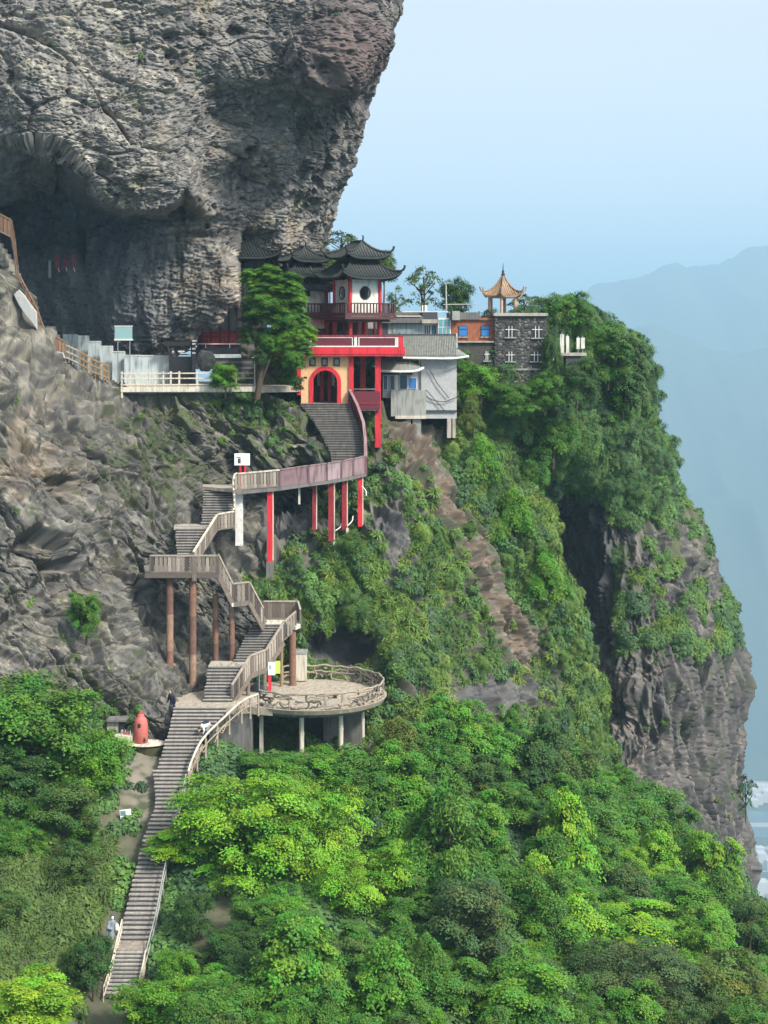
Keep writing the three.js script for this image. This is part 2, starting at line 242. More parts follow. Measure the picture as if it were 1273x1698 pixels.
const lipRow = curve(-70, 222, 0, 226, 60, 226, 100, 232, 130, 262, 150, 288, 175, 322, 205, 346, 240, 346, 270, 341, 292, 328, 306, 306, 330, 318, 400, 330, 470, 345), lipWide = curve(-70, 90, 60, 86, 120, 62, 160, 42, 200, 16, 292, 12, 312, 44, 340, 60, 420, 46);
const upperDepth = (px, py) => { const f = upperFront(px, py), t0 = clamp((py - lipRow(px) - 6 * n3(px / 95, 5, 60)) / lipWide(px)), k = lerp(t0, smooth(0, 1, t0), smooth(280, 320, px)) * smooth(490, 450, px); const q = k ? lerp(f, upperWall(px, py), k) : f, e = smooth(396, 403, px) * smooth(372, 392, py); return e ? lerp(q, Math.max(q, 151.6), e) : q; };
const upperBase = curve(-60, 612, 200, 612, 280, 600, 330, 562, 350, 546, 388, 512, 404, 506, 430, 540, 520, 540);
const massEdge = curve(-70, 40, 0, 46, 60, 66, 110, 98, 150, 140, 190, 195, 215, 236, 300, 250);
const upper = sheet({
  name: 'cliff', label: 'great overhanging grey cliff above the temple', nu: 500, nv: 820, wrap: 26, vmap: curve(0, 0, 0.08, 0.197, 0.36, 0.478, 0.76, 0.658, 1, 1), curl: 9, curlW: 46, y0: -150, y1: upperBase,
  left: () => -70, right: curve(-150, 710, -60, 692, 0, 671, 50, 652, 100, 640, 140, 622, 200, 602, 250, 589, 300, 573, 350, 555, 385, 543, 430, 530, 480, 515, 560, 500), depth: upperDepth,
  disp(p, px, py, pitch) {
    const wall = smooth(300, 360, py - 25 * Math.sin(px / 60)) , rightFace = smooth(455, 500, px) * smooth(150, 230, py), ledge = smooth(320, 240, px) * (1 - wall);
    let h = fbm(p.x / 9, p.y / 9, p.z / 9, 3) * 1.3 * (1 - wall * 0.5) + (ridged(p.x / 4.6, p.y / 4.6, p.z / 4.6, 2) - 0.55) * 0.4 * (1 - wall * 0.6);
    h += facets(p.x / 4, p.y / 3, p.z / 4, 0.5, 0.25, 0.3) * pitch * (1 - wall * 0.75) * (0.7 + ledge * 0.4);
    const w2 = worley(p.x / 2.6, p.y / 2.2, p.z / 2.6); h -= (1 - wall) * smooth(0.34, 0.1, w2) * 1.0 * smooth(0.6, 0.75, WR.id);
    const s = p.y * 0.62 + fbm(p.x / 5, p.y / 3, p.z / 5, 3) * 1.5 + p.x * 0.07, fr = s - Math.floor(s), bed = smooth(0, 0.8, fr) - smooth(0.88, 1, fr);
    h += bed * 0.18 * (wall * smooth(180, 330, px + 0.5 * (py - 400)) * 0.9 + ledge * 0.55);
    h += wall * fbm(p.x / 2.6, p.y / 9, p.z / 2.6, 2) * 0.6 * (1 - smooth(300, 420, px) * 0.4) + rightFace * (ridged(p.x / 1.6, p.y / 6 + p.x / 3, p.z / 1.6, 2) - 0.5) * 0.8;
    const e = massEdge(px); h += (1 - wall) * (smooth(0, 16, py - e) * smooth(310, 230, px) * 1.5 - bump(px, py, px, e - 2, 1, 6) * 0.7 * smooth(310, 200, px)); h += 2.6 * bump(px, py, 560, 84, 70, 60) * smooth(172, 140, py) * smooth(2, 40, curve(0, 671, 50, 652, 100, 640, 140, 622, 200, 602)(py) - px) - 0.8 * bump(px, py, 540, 172, 60, 12);
    h -= bump(px, py, 172, 188, 15, 13) * 1.3 + bump(px, py, 162, 97, 9, 9) * 0.9 + bump(px, py, 262, 265, 10, 9) * 0.8 + bump(px, py, 445, 120, 9, 10) * 0.7 + bump(px, py, 55, 55, 20, 7) * 0.8;
    h -= wall * bump(px, py, 133, 410, 5, 42) * 1.6 + wall * bump(px, py, 330, 388, 46, 5) * 1.0;
    return h * (0.25 + 0.75 * pitch);
  },
  fine(p, px, py) {
    const wall = smooth(300, 360, py - 25 * Math.sin(px / 60)), rightFace = smooth(455, 500, px) * smooth(150, 230, py), tan = smooth(290, 340, px) * smooth(480, 420, px);
    const m = smooth(-0.25, 0.3, n3(p.x / 4, p.y / 4, p.z / 4)), w = worley(p.x / 1.0, p.y / 0.8, p.z / 1.0), pit = smooth(0.36, 0.16, w) * m, w3 = worley(p.x / 0.46, p.y / 0.36, p.z / 0.46), pit3 = smooth(0.34, 0.14, w3) * smooth(0.2, -0.3, n3(p.x / 2.2 + 9, p.y / 2.2, p.z / 2.2));
    let h = -(1 - wall) * (pit * 0.38 * smooth(180, 330, px + py * 0.2) + pit3 * 0.22 - (0.5 - w3) * 0.07) - wall * tan * (pit * 0.7 + pit3 * 0.25);
    h += facets(p.x / 1.3, p.y / 0.9, p.z / 1.3, 0.20, 0.07, 0.14) * (1 - wall * 0.6);
    h -= (thin(n3(p.x / 2.4, p.y / 1.3, p.z / 2.4 + 7), 0.035) * 0.30 + thin(n3(p.x / 5, p.y / 2.2, p.z / 5 + 3), 0.02) * 0.4) * (1 - wall * 0.5);
    const s2 = p.y * 2.4 + fbm(p.x / 3.4, p.y / 3.4, p.z / 3.4, 2) * 1.2 + p.x * 0.12, f2 = s2 - Math.floor(s2); h += (smooth(0.1, 0.9, f2) - smooth(0.9, 1, f2)) * 0.13 * (wall * (0.2 + 0.5 * smooth(150, 320, px)) + (1 - wall) * smooth(320, 240, px) * 0.6);
    h += wall * (ridged(p.x / 0.7, p.y / 5, p.z / 0.7, 2) - 0.5) * 0.22 * (1 - tan * 0.7) + rightFace * (ridged(p.x / 0.6, p.y / 3.2 + p.x / 2, p.z / 0.6, 2) - 0.5) * 0.4;
    h -= wall * (thin(n3(p.x / 1.8, p.y / 0.5, p.z / 1.8), 0.05) * 0.2 + thin(n3(p.x / 5, p.y / 0.8, p.z / 5 + 4), 0.05) * 0.35);
    const edge = smooth(30, 4, curve(0, 671, 50, 652, 100, 640, 140, 622, 200, 602, 250, 589, 300, 573, 350, 555, 385, 543, 430, 530)(py) - px);
    return (h + lerp(fines(p), tallFines(p), rightFace) * (1 - wall * 0.3)) * (1 - 0.6 * edge);
  },
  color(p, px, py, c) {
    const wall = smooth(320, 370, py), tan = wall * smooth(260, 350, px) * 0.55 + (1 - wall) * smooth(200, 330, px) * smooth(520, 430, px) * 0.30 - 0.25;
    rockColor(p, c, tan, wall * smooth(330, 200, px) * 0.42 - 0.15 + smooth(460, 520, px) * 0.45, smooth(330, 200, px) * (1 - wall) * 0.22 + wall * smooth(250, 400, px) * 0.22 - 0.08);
    const uq = 0.94; c[0] *= uq; c[1] *= uq; c[2] *= uq; mixc(c, 0.105, 0.12, 0.145, smooth(-4, 4, py - lipRow(px) - 6 * n3(px / 95, 5, 60)) * smooth(330, 200, px) * 0.6);  // shade of the recess below the lip painted into the rock colour
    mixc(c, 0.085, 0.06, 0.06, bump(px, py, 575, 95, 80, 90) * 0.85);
  },
});

// --- the sloping rock face below the terrace, left of the stairs
const slopeTop = curve(-70, 370, 0, 392, 22, 440, 40, 505, 62, 548, 110, 603, 180, 636, 205, 650, 430, 646, 445, 655, 490, 668, 505, 690, 560, 700);
const slopeDepth = spline([
  -60, 380, 132, 0, 395, 133, 40, 505, 135.3, 62, 548, 136, 110, 603, 137, 180, 638, 138, 205, 650, 138.3, 330, 648, 138.8, 430, 648, 139.5, 500, 672, 141.5,
  -60, 600, 123, 0, 700, 122.5, -60, 900, 117, 0, 900, 118, 0, 1100, 114, -60, 1200, 110, 60, 560, 133, 100, 700, 128.5, 100, 800, 125, 100, 900, 121.5, 100, 1000, 119.5, 100, 1100, 116.5, 200, 700, 134.5, 200, 800, 131, 200, 900, 127, 200, 1000, 123.5, 200, 1100, 119.5, 250, 1130, 120.3,
  285, 1160, 119.6, 200, 1200, 117.5, 100, 1250, 114, 0, 1290, 110, 280, 1280, 117, 330, 800, 135, 330, 700, 137.3, 300, 890, 128.5, 280, 935, 128.0, 245, 965, 127, 280, 1020, 127, 330, 1100, 124.5, 340, 1040, 127.5, 380, 1040, 128.5, 420, 1000, 129.5, 380, 910, 133, 400, 860, 138, 330, 850, 133.2,
  400, 710, 139, 380, 770, 137.8, 450, 710, 139, 450, 770, 137, 505, 735, 137.6, 545, 765, 137.2, 500, 700, 139, 430, 670, 140, 420, 900, 136.5, 440, 950, 133, 470, 800, 143, 420, 1080, 129]);
const archTop = curve(14, 922, 24, 902, 40, 884, 60, 870, 84, 876, 104, 896, 118, 925);
const hollow = (px, py) => smooth(-3, 6, py - archTop(px)) * smooth(940, 884, py) * smooth(14, 30, px) * smooth(122, 100, px) * 2.3 + smooth(921, 928, py + 0.002 * (px - 98) ** 2) * smooth(950, 934, py) * smooth(66, 76, px) * smooth(134, 122, px) * 2 + smooth(784, 792, py) * smooth(812, 796, py) * smooth(80, 95, px) * smooth(140, 120, px) * 1.4;
const slope = sheet({
  name: 'rock_slope', upright: true, label: 'steep fractured rock face below the terrace', nu: 430, nv: 600, wrap: 14, curl: 3, curlW: 30, y0: slopeTop, y1: 1320,
  left: () => -70, right: curve(370, 40, 500, 300, 640, 470, 690, 512, 720, 532, 750, 550, 778, 556, 800, 540, 850, 470, 900, 462, 1000, 455, 1100, 440, 1160, 330, 1200, 300, 1320, 290), depth: slopeDepth,
  disp(p, px, py) {
    const low = smooth(980, 1060, py);
    // joints run down to the right
    const u = (p.x * 0.72 - p.y * 0.69), v = (p.x * 0.69 + p.y * 0.72), w = p.z;
    let h = fbm(p.x / 7, p.y / 7, p.z / 7, 3) * 1.1 + (ridged(u / 6, v / 3, w / 4, 2) - 0.55) * 1.2;
    h += facets(u / 5.5, v / 2.4, w / 4, 0.7, 0.7, 0.5);
    h *= smooth(0, 14, Math.abs(py - slopeTop(px)) + 4) * (1 - 0.45 * smooth(240, 300, px) * smooth(760, 800, py));
    return h - hollow(px, py);
  },
  fine(p, px, py) {
    const low = smooth(980, 1060, py), u = (p.x * 0.72 - p.y * 0.69), v = (p.x * 0.69 + p.y * 0.72), w = p.z, k = smooth(0, 10, Math.abs(py - slopeTop(px)) + 3);
    return k * (facets(u / 3.2, v / 1.3, w / 2.2, 0.30, 0.24, 0.14) + facets(u / 1.2, v / 0.5, w / 0.8, 0.07, 0.05, 0.05) + (ridged(u / 2.8, v / 1.3, w / 1.8, 2) - 0.5) * 0.3 - thin(n3(u / 8, v / 1.5, w / 4), 0.05) * 0.6 - thin(n3(u / 2.6, v / 5, w / 3 + 9), 0.03) * 0.35 - thin(n3(u / 3, v / 0.55, w / 1.5 + 5), 0.06) * 0.24) + fines(p) * (0.5 + low * 0.5);
  },
  color(p, px, py, c) {
    const hump = smooth(360, 420, px) * smooth(640, 660, py) * smooth(800, 760, py);
    rockColor(p, c, bump(px, py, 60, 760, 130, 130) * 0.65 + bump(px, py, 150, 980, 60, 50) * 0.6 - 0.22, hump * 0.5 - 0.2 + bump(px, py, 370, 1000, 100, 90) * 0.5 + bump(px, py, 440, 850, 60, 70) * 0.6, smooth(780, 600, py + px * 0.4) * 0.25 + bump(px, py, 60, 1080, 120, 60) * 0.25 - 0.05);  // dark term also paints shade under the walkway and log platform
    const du = p.x * 0.72 - p.y * 0.69, dv = p.x * 0.69 + p.y * 0.72, sd = fbm(du / 6, dv / 0.9, p.z / 3, 3); mixc(c, 0.05, 0.05, 0.055, smooth(0.1, 0.5, sd) * 0.6); mixc(c, 0.42, 0.41, 0.38, smooth(0.25, 0.6, -sd + 0.1 * fbm(p.x, p.y, p.z, 2)) * 0.45);
    const moss = smooth(0.0, 0.5, fbm(p.x / 1.6, p.y / 1.6, p.z / 1.6, 3) + bump(px, py, 275, 740, 90, 110) * 0.8 + hump * 0.45 + bump(px, py, 140, 1130, 90, 40) * 0.4 - 0.25); mixc(c, 0.085, 0.11, 0.05, moss * 0.8); const q = 0.66 - 0.10 * bump(px, py, 250, 800, 140, 200); c[0] *= q; c[1] *= q; c[2] *= q * 0.97;
  },
});

// --- the cliff and slope go on to the left, outside the picture
sheet({ name: 'cliff_001', label: 'continuation of the great cliff to the left', nu: 70, nv: 150, y0: -150, y1: 620, left: () => -760, right: () => -66, depth: (px, py) => upperDepth(-66, py) + (px + 66) * 0.035, disp: (p, px) => (fbm(p.x / 9, p.y / 9, p.z / 9, 3) * 1.2 + facets(p.x / 4, p.y / 3, p.z / 4, 0.7, 0.4, 0.2)) * smooth(-66, -90, px), color(p, px, py, c) { rockColor(p, c, 0, 0, 0); } });
sheet({ name: 'rock_slope_001', label: 'continuation of the rock face to the left', nu: 70, nv: 130, y0: () => slopeTop(-66), y1: 1320, left: () => -760, right: () => -66, depth: (px, py) => slopeDepth(-66, py) + (px + 66) * 0.03, disp: (p, px) => (fbm(p.x / 7, p.y / 7, p.z / 7, 3) * 1.1 + facets(p.x / 3, p.y / 2, p.z / 3, 0.7, 0.4, 0.2)) * smooth(-66, -90, px), color(p, px, py, c) { rockColor(p, c, 0, 0, 0); } });
// --- the green spur under the temple
const spurDepth = spline([
  370, 640, 144, 680, 650, 152, 700, 690, 151, 745, 700, 152.5, 450, 700, 143.5, 500, 640, 148, 560, 640, 150, 600, 640, 150, 630, 705, 145.2, 628, 742, 143.6, 700, 640, 150, 700, 735, 146.5, 760, 650, 152, 800, 700, 152, 850, 790, 151, 430, 800, 143.5, 470, 840, 144, 550, 780, 143.5, 600, 780, 141.5,
  448, 930, 131.6, 450, 985, 130.2, 395, 920, 134.5, 400, 1000, 131.5, 400, 1080, 131, 520, 885, 135.2, 549, 905, 133.6, 597, 880, 134.8, 500, 960, 131.5, 500, 1060, 129.5, 450, 1060, 130, 450, 1110, 130.5, 520, 1105, 129.6, 560, 1080, 130.5, 590, 1090, 131.5, 640, 1085, 128, 620, 1120, 129.5, 640, 1160, 125.5, 600, 1180, 124.5, 500, 1200, 124, 430, 1180, 123.5, 270, 1150, 124, 270, 1300, 121,
  620, 980, 130.8, 650, 900, 133.6, 680, 800, 139, 730, 850, 142, 700, 1000, 132.5, 700, 1150, 128, 750, 950, 138.5, 800, 900, 145, 800, 1050, 140.5, 850, 1000, 145.5, 880, 1100, 145, 800, 1180, 135, 900, 1200, 143, 950, 1000, 150, 980, 1120, 151, 990, 1250, 150, 880, 900, 149.5, 500, 1300, 119, 700, 1300, 122, 880, 1300, 136]);
const spurRight = curve(600, 765, 680, 790, 720, 818, 760, 842, 800, 872, 850, 905, 900, 915, 935, 918, 965, 942, 1000, 962, 1050, 972, 1100, 985, 1150, 1000, 1200, 1006, 1320, 1015);
const scree = (px, py) => { const x = curve(690, 672, 760, 700, 800, 728, 850, 755, 900, 778, 950, 806, 1000, 830, 1050, 856, 1100, 872)(py); return smooth(1.35, 0.7, Math.abs(px - x + 14 * n3(px / 30, py / 22, 9)) / (curve(690, 24, 760, 25, 830, 13, 900, 12, 980, 16, 1060, 24, 1110, 20)(py) * (1 + 0.7 * n3(px / 14, py / 18, 4)))) * smooth(690, 715, py) * smooth(1120, 1095, py); };
const darkRockAndShade = (px, py) => Math.max(bump(px, py, 655, 880, 26, 90), bump(px, py, 640, 860, 40, 40), bump(px, py, 820, 1150, 90, 32), bump(px, py, 565, 1075, 66, 34), bump(px, py, 470, 850, 85, 80), bump(px, py, 610, 1000, 16, 40) * 0.6);  // dark rock, plus shade painted under the walkway and in the cave
const spur = sheet({
  name: 'hillside_spur', label: 'green spur falling away under the temple', nu: 400, nv: 440, wrap: 16, curl: 6, curlW: 40, y0: 610, y1: 1340, left: (py) => lerp(365, 250, smooth(950, 1150, py)), right: spurRight, depth: spurDepth,
  disp(p, px, py) {
    const r = Math.max(scree(px, py), darkRockAndShade(px, py));
    const gu = p.x * 0.86 + p.y * 0.5, gv = -p.x * 0.5 + p.y * 0.86;
    let h = fbm(p.x / 6, p.y / 9, p.z / 6, 3) * 0.9 + (ridged(gu / 4.2, gv / 16, p.z / 6, 2) - 0.6) * 1.9 + (ridged(gu / 1.7, gv / 7, p.z / 3, 2) - 0.5) * 0.7 + (ridged(p.x / 2, p.y / 3.5, p.z / 2, 3) - 0.5) * (0.3 + 0.7 * r);
    worley(p.x / 0.9, p.y / 1.3, p.z / 0.9); h += (WR.id - 0.5) * 0.4 * r * smooth(0.02, 0.2, WR.f2 - WR.f1);
    return h + fines(p) * 0.8 - smooth(1046, 1056, py + 6 * n3(px / 20, 0, 5)) * smooth(1112, 1085, py) * smooth(505, 540, px) * smooth(625, 600, px) * 2.2;
  },
  color(p, px, py, c) {
    rockColor(p, c, 0, 0.15, 0); mixc(c, 0.050, 0.058, 0.028, 0.8 * (1 - Math.max(scree(px, py), darkRockAndShade(px, py))));
    mixc(c, 0.108, 0.080, 0.056, clamp(scree(px, py) * (0.85 + 0.5 * n3(p.x / 0.9, p.y / 1.2, p.z)))); const st = n3(p.x / 0.35, p.y / 0.3, p.z / 0.35); mixc(c, 0.24, 0.19, 0.16, scree(px, py) * smooth(0.4, 0.75, st) * 0.55);
    mixc(c, 0.055, 0.056, 0.062, darkRockAndShade(px, py) * 0.75);
  },
});

// --- the far cliff with its wooded crown
const farDepth = spline([
  700, 540, 162, 760, 560, 160, 850, 560, 160, 950, 520, 163, 1000, 540, 166, 850, 640, 158, 780, 640, 157, 1040, 620, 170, 850, 740, 160, 780, 720, 156, 950, 700, 165, 1060, 720, 172, 920, 790, 168, 880, 830, 170, 930, 860, 175, 940, 950, 176, 960, 1050, 175, 1000, 800, 169, 1000, 880, 171,
  1010, 980, 171.5, 1050, 850, 171, 1100, 900, 174, 1120, 820, 178, 1060, 1000, 170, 1010, 1100, 170, 1010, 1180, 170, 1100, 1000, 171, 1150, 1060, 171, 1200, 1060, 176, 1190, 960, 178, 1100, 1100, 167.5, 1060, 1150, 166, 1200, 1200, 175, 1100, 1250, 166, 1030, 1230, 165, 1200, 1380, 174, 1120, 1350, 164, 1000, 1300, 160, 1230, 1500, 172, 1230, 1620, 170, 1080, 1500, 160]);
const farTop = curve(690, 560, 740, 556, 800, 545, 905, 530, 930, 522, 960, 512, 985, 520, 1010, 535, 1040, 560, 1070, 600);
const farBare = (px, py) => Math.max(smooth(-6, 34, py + 16 * n3(px / 26, py / 40, 2) - curve(820, 790, 900, 800, 960, 812, 1004, 826, 1018, 880, 1024, 980, 1030, 1076, 1060, 1066, 1120, 1074, 1180, 1066, 1236, 1050)(px)) * smooth(840, 895, px), bump(px, py, 1010, 960, 20, 70) * 0.9, bump(px, py, 1120, 970, 40, 36) * 0.8, bump(px, py, 1050, 915, 30, 60), bump(px, py, 1085, 1000, 20, 50) * 0.9, bump(px, py, 1150, 925, 22, 56) * 0.9, bump(px, py, 1182, 985, 26, 50), smooth(-0.25, 0.1, n3(px / 34, py / 60, 33)) * smooth(985, 1025, px) * smooth(840, 890, py) * smooth(1222, 1190, px + (py - 1000) * 0.05));
const far = sheet({
  name: 'far_cliff', upright: true, label: 'far cliff with a wooded top', nu: 380, nv: 640, wrap: 20, curl: 10, curlW: 75, y0: farTop, y1: 1640, left: () => 690,
  right: curve(500, 1000, 540, 1030, 590, 1050, 650, 1062, 700, 1074, 740, 1094, 780, 1112, 850, 1148, 920, 1186, 1000, 1212, 1060, 1226, 1130, 1233, 1200, 1226, 1280, 1223, 1330, 1230, 1380, 1236, 1440, 1248, 1500, 1253, 1640, 1258), depth: farDepth,
  disp(p, px, py) {
    const b = farBare(px, py);
    let h = fbm(p.x / 10, p.y / 16, p.z / 10, 3) * 1.3 + (ridged(p.x / 3.6, p.y / 20, p.z / 3.6, 2) - 0.5) * (0.4 + 0.9 * b) + (ridged(p.x / 1.3, p.y / 15 + p.x / 9, p.z / 1.3, 2) - 0.5) * 0.45 * b;
    worley(p.x / 2.4, p.y / 10, p.z / 2.4); h += (WR.id - 0.5) * 0.5 * b * smooth(0.02, 0.2, WR.f2 - WR.f1);
    h -= bump(px, py, curve(1180, 1130, 1300, 1165, 1420, 1195)(py), py, 5, 1) * 1.3 * smooth(1150, 1250, py);
    return h;
  },
  fine(p, px, py) { const b = farBare(px, py); return lerp(fines(p) * 0.6, tallFines(p) * 0.8, b) + b * (facets(p.x / 1.6, p.y / 7, p.z / 1.6, 0.14, 0.14, 0.22) + (ridged(p.x / 1.1, p.y / 9 + p.x / 6, p.z / 1.1, 2) - 0.5) * 0.9 - thin(n3(p.x / 2.2, p.y / 7, p.z / 2.2), 0.05) * 0.5 - thin(n3(p.x / 1.2, p.y / 2.6 + p.x / 3, p.z), 0.05) * 0.25); },
  color(p, px, py, c) {
    const b = farBare(px, py); rockColor(p, c, bump(px, py, 1070, 1130, 70, 70) * 0.55 - 0.12, smooth(1035, 985, px) * smooth(1120, 1060, py) * 0.8 + smooth(1170, 1215, px) * 0.3 + 0.06, -0.1 + bump(px, py, 1070, 1250, 80, 70) * 0.2);
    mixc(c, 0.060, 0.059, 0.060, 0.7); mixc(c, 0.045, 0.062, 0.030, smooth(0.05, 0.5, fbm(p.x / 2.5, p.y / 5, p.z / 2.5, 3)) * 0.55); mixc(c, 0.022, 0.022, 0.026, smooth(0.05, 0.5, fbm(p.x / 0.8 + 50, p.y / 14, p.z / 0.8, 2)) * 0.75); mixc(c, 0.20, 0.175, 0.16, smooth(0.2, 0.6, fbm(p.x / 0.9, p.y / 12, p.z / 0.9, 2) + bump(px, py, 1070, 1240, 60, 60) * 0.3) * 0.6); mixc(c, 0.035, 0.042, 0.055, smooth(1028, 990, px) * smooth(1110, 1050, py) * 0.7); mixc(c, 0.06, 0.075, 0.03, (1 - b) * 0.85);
  },
});

// --- the wooded slope in front
const hillDepth = spline([
  -420, 1100, 105, -420, 1500, 85, -100, 1130, 113, 0, 1120, 112.5, 100, 1150, 114.5, 200, 1180, 117, 255, 1185, 117.4, 290, 1181, 117.4, 250, 1275, 112.8, 210, 1417, 106.3, 320, 1275, 112.8, 300, 1380, 107.5, 170, 1561, 99.4, 170, 1650, 95, 250, 1561, 99.4, 230, 1650, 95, 360, 1200, 116.5, 380, 1250, 115,
  0, 1290, 107, 0, 1450, 99, 0, 1690, 87, 100, 1400, 104, 100, 1690, 90, 400, 1300, 113, 500, 1245, 118.2, 565, 1240, 119.2, 603, 1220, 121, 600, 1300, 116, 450, 1450, 105, 600, 1450, 106.5, 600, 1690, 93, 350, 1690, 91.5, 700, 1220, 125, 700, 1350, 114.5, 800, 1230, 131, 900, 1250, 138, 900, 1350, 126,
  900, 1500, 113, 900, 1690, 99, 1000, 1300, 146, 1100, 1360, 150, 1100, 1450, 138, 1200, 1440, 148, 1260, 1500, 142, 1340, 1560, 138, 1100, 1600, 116, 1250, 1650, 112, 1100, 1700, 105, 1300, 1700, 107, -100, 1860, 79, 600, 1860, 84, 1380, 1860, 96]);
const hillTop = curve(-420, 1120, -110, 1180, 0, 1190, 200, 1235, 250, 1250, 300, 1250, 360, 1225, 410, 1244, 600, 1240, 640, 1206, 700, 1200, 900, 1225, 1000, 1275, 1100, 1340, 1200, 1425, 1260, 1490, 1400, 1590);
const hill = sheet({
  name: 'hillside', label: 'wooded slope in front of the cliffs', nu: 420, nv: 260, y0: hillTop, y1: 1880, left: () => -420, right: () => 1400, depth: hillDepth,
  disp(p, px, py) { const nearStairs = smooth(60, 10, Math.abs(px - curve(1180, 320, 1275, 285, 1417, 255, 1561, 225, 1660, 203)(py)) - 35); return (fbm(p.x / 6, p.y / 6, p.z / 6, 3) * 0.5 + fines(p) * 0.6 - 0.25 + bump(px, py, 230, 1310, 40, 80) * facets(p.x / 1.1, p.y / 0.7, p.z / 1.1, 0.7, 0.4, 0.2)) * (1 - nearStairs) - nearStairs * 0.25 + fines(p) * 0.2; },
  color(p, px, py, c) { const k = fbm(p.x / 1.5, p.y / 1.5, p.z / 1.5, 3); c[0] = 0.07 + 0.03 * k; c[1] = 0.075 + 0.02 * k; c[2] = 0.045 + 0.015 * k; mixc(c, 0.20, 0.18, 0.15, bump(px, py, 235, 1300, 40, 70) * smooth(-0.3, 0.4, k + 0.2)); },
});

// --- valley, river and far mountains
{
  const G = -1150, g = new THREE.CircleGeometry(21000, 90); g.rotateX(-Math.PI / 2); g.translate(0, G, 0);
  const m = new THREE.Mesh(g, mat(0.07, 0.10, 0.06, 0.95)); m.name = 'valley_ground'; m.userData = { kind: 'structure', label: 'valley floor far below' }; m.receiveShadow = true; scene.add(m);
  const field = (pts, mt, name, y, label) => { const sh = new THREE.Shape(pts.map(([x, z]) => new THREE.Vector2(x, z))), f = new THREE.ShapeGeometry(sh); f.rotateX(-Math.PI / 2); f.translate(0, y, 0); const q = new THREE.Mesh(f, mt); q.name = name; q.userData = { kind: 'structure', label }; q.receiveShadow = true; scene.add(q); };
  const riverMat = new THREE.MeshPhysicalMaterial({ color: new THREE.Color().setRGB(0.12, 0.19, 0.22), roughness: 0.2 }), R = rngOf(5), sand = mat(0.40, 0.39, 0.37, 0.95), town = mat(0.62, 0.61, 0.59, 0.8);
  const bank = []; for (let i = 0; i <= 40; i++) bank.push([lerp(-400, 3800, i / 40), 3800 + 80 * Math.sin(i / 5)]); for (let i = 40; i >= 0; i--) bank.push([lerp(-400, 3800, i / 40), 4060 + 70 * Math.sin(i / 4)]);
  field(bank, riverMat, 'river', G + 0.5, 'river crossing the valley floor');
  for (const [x, z, w, d, n] of [[900, 3740, 380, 52, 'sand_bank'], [930, 4170, 380, 40, 'sand_bank'], [860, 3480, 340, 80, 'field'], [890, 3950, 126, 20, 'sand_bank'], [900, 3620, 180, 18, 'field'], [960, 4310, 340, 34, 'field']]) { const pts = []; for (let k = 0; k < 16; k++) { const a = k / 16 * 2 * Math.PI, r = 0.75 + 0.4 * R(); pts.push([x + Math.cos(a) * w * r, z + Math.sin(a) * d * r]); } field(pts, sand, numbered(n), G + 1, 'pale ground beside the river'); }
  const houses = []; for (let i = 0; i < 260; i++) { const x = 640 + R() * 480, z = -(3350 + R() * 1000), w = 12 + R() * 26, h = 8 + R() * 26; if (Math.abs(z + 3930) < 190) continue; houses.push(box(x, x + w, G, G + h, z, z + 12 + R() * 18)); }
  const hm = new THREE.Mesh(joined(houses), town); hm.name = 'distant_town'; hm.userData = { label: 'pale scattered houses of a town beside the river far below', category: 'town', kind: 'stuff' }; scene.add(hm);
  const mountain = (name, label, d, ridge, x0, x1, deep, seed) => {
    const nu = 260, nv = 40, P = new Float32Array((nu + 1) * (nv + 1) * 3), I = [];
    for (let j = 0; j <= nv; j++) for (let i = 0; i <= nu; i++) {
      const px = lerp(x0, x1, i / nu), t = j / nv * 2 - 1, top = Y(ridge(px), d), x = X(px, d), z = -d + t * -deep, fall = Math.pow(Math.abs(t), 0.9), o = (j * (nu + 1) + i) * 3;
      P[o] = x; P[o + 1] = lerp(top, G - 10, fall) + (ridged(x / 1800 + seed, z / 1800, 3, 3) - 0.5) * 840 * fall * (1 - fall) * 2 + fbm(x / 300 + seed, z / 300, 5, 3) * 52 * (1 - fall * 0.6); P[o + 2] = z;
      if (i < nu && j < nv) { const a = j * (nu + 1) + i, c = a + nu + 1; I.push(a, a + 1, c, a + 1, c + 1, c); }
    }
    const g = new THREE.BufferGeometry(); g.setAttribute('position', new THREE.BufferAttribute(P, 3)); g.setIndex(I); g.computeVertexNormals();
    const m = new THREE.Mesh(g, mat(0.05, 0.075, 0.05, 0.95)); m.name = name; m.userData = { kind: 'structure', label }; m.receiveShadow = true; scene.add(m);
  };
  mountain('mountain', 'hazy blue mountain ridge rising to the right edge', 9000, curve(300, 640, 700, 560, 850, 520, 960, 488, 1015, 468, 1060, 450, 1100, 437, 1122, 434, 1142, 442, 1200, 430, 1240, 415, 1290, 402, 1500, 350, 1900, 420, 2300, 520), 300, 2300, 4000, 3);
  mountain('mountain_001', 'fainter lower blue ridge in front of the mountain', 6600, curve(500, 640, 900, 560, 1040, 534, 1075, 532, 1100, 548, 1140, 556, 1175, 572, 1220, 588, 1290, 592, 1500, 640, 1900, 720), 500, 1900, 2050, 8);
}
// ---------------------------------------------------------------- builders shared by the things
const unitBox = new THREE.BoxGeometry(1, 1, 1);
const pick = (list, r) => list[Math.floor(r() * list.length) % list.length];
function piece(name, geo, m, parent, pos, rotY = 0, scale) {   // a repeated piece that shares its geometry; pos in world coordinates
  const q = new THREE.Mesh(geo, m); q.name = name; q.position.copy(pos).sub(rootOf(parent).position); q.rotation.y = rotY; if (scale) q.scale.set(...scale); q.castShadow = q.receiveShadow = true; parent.add(q); return q;
}
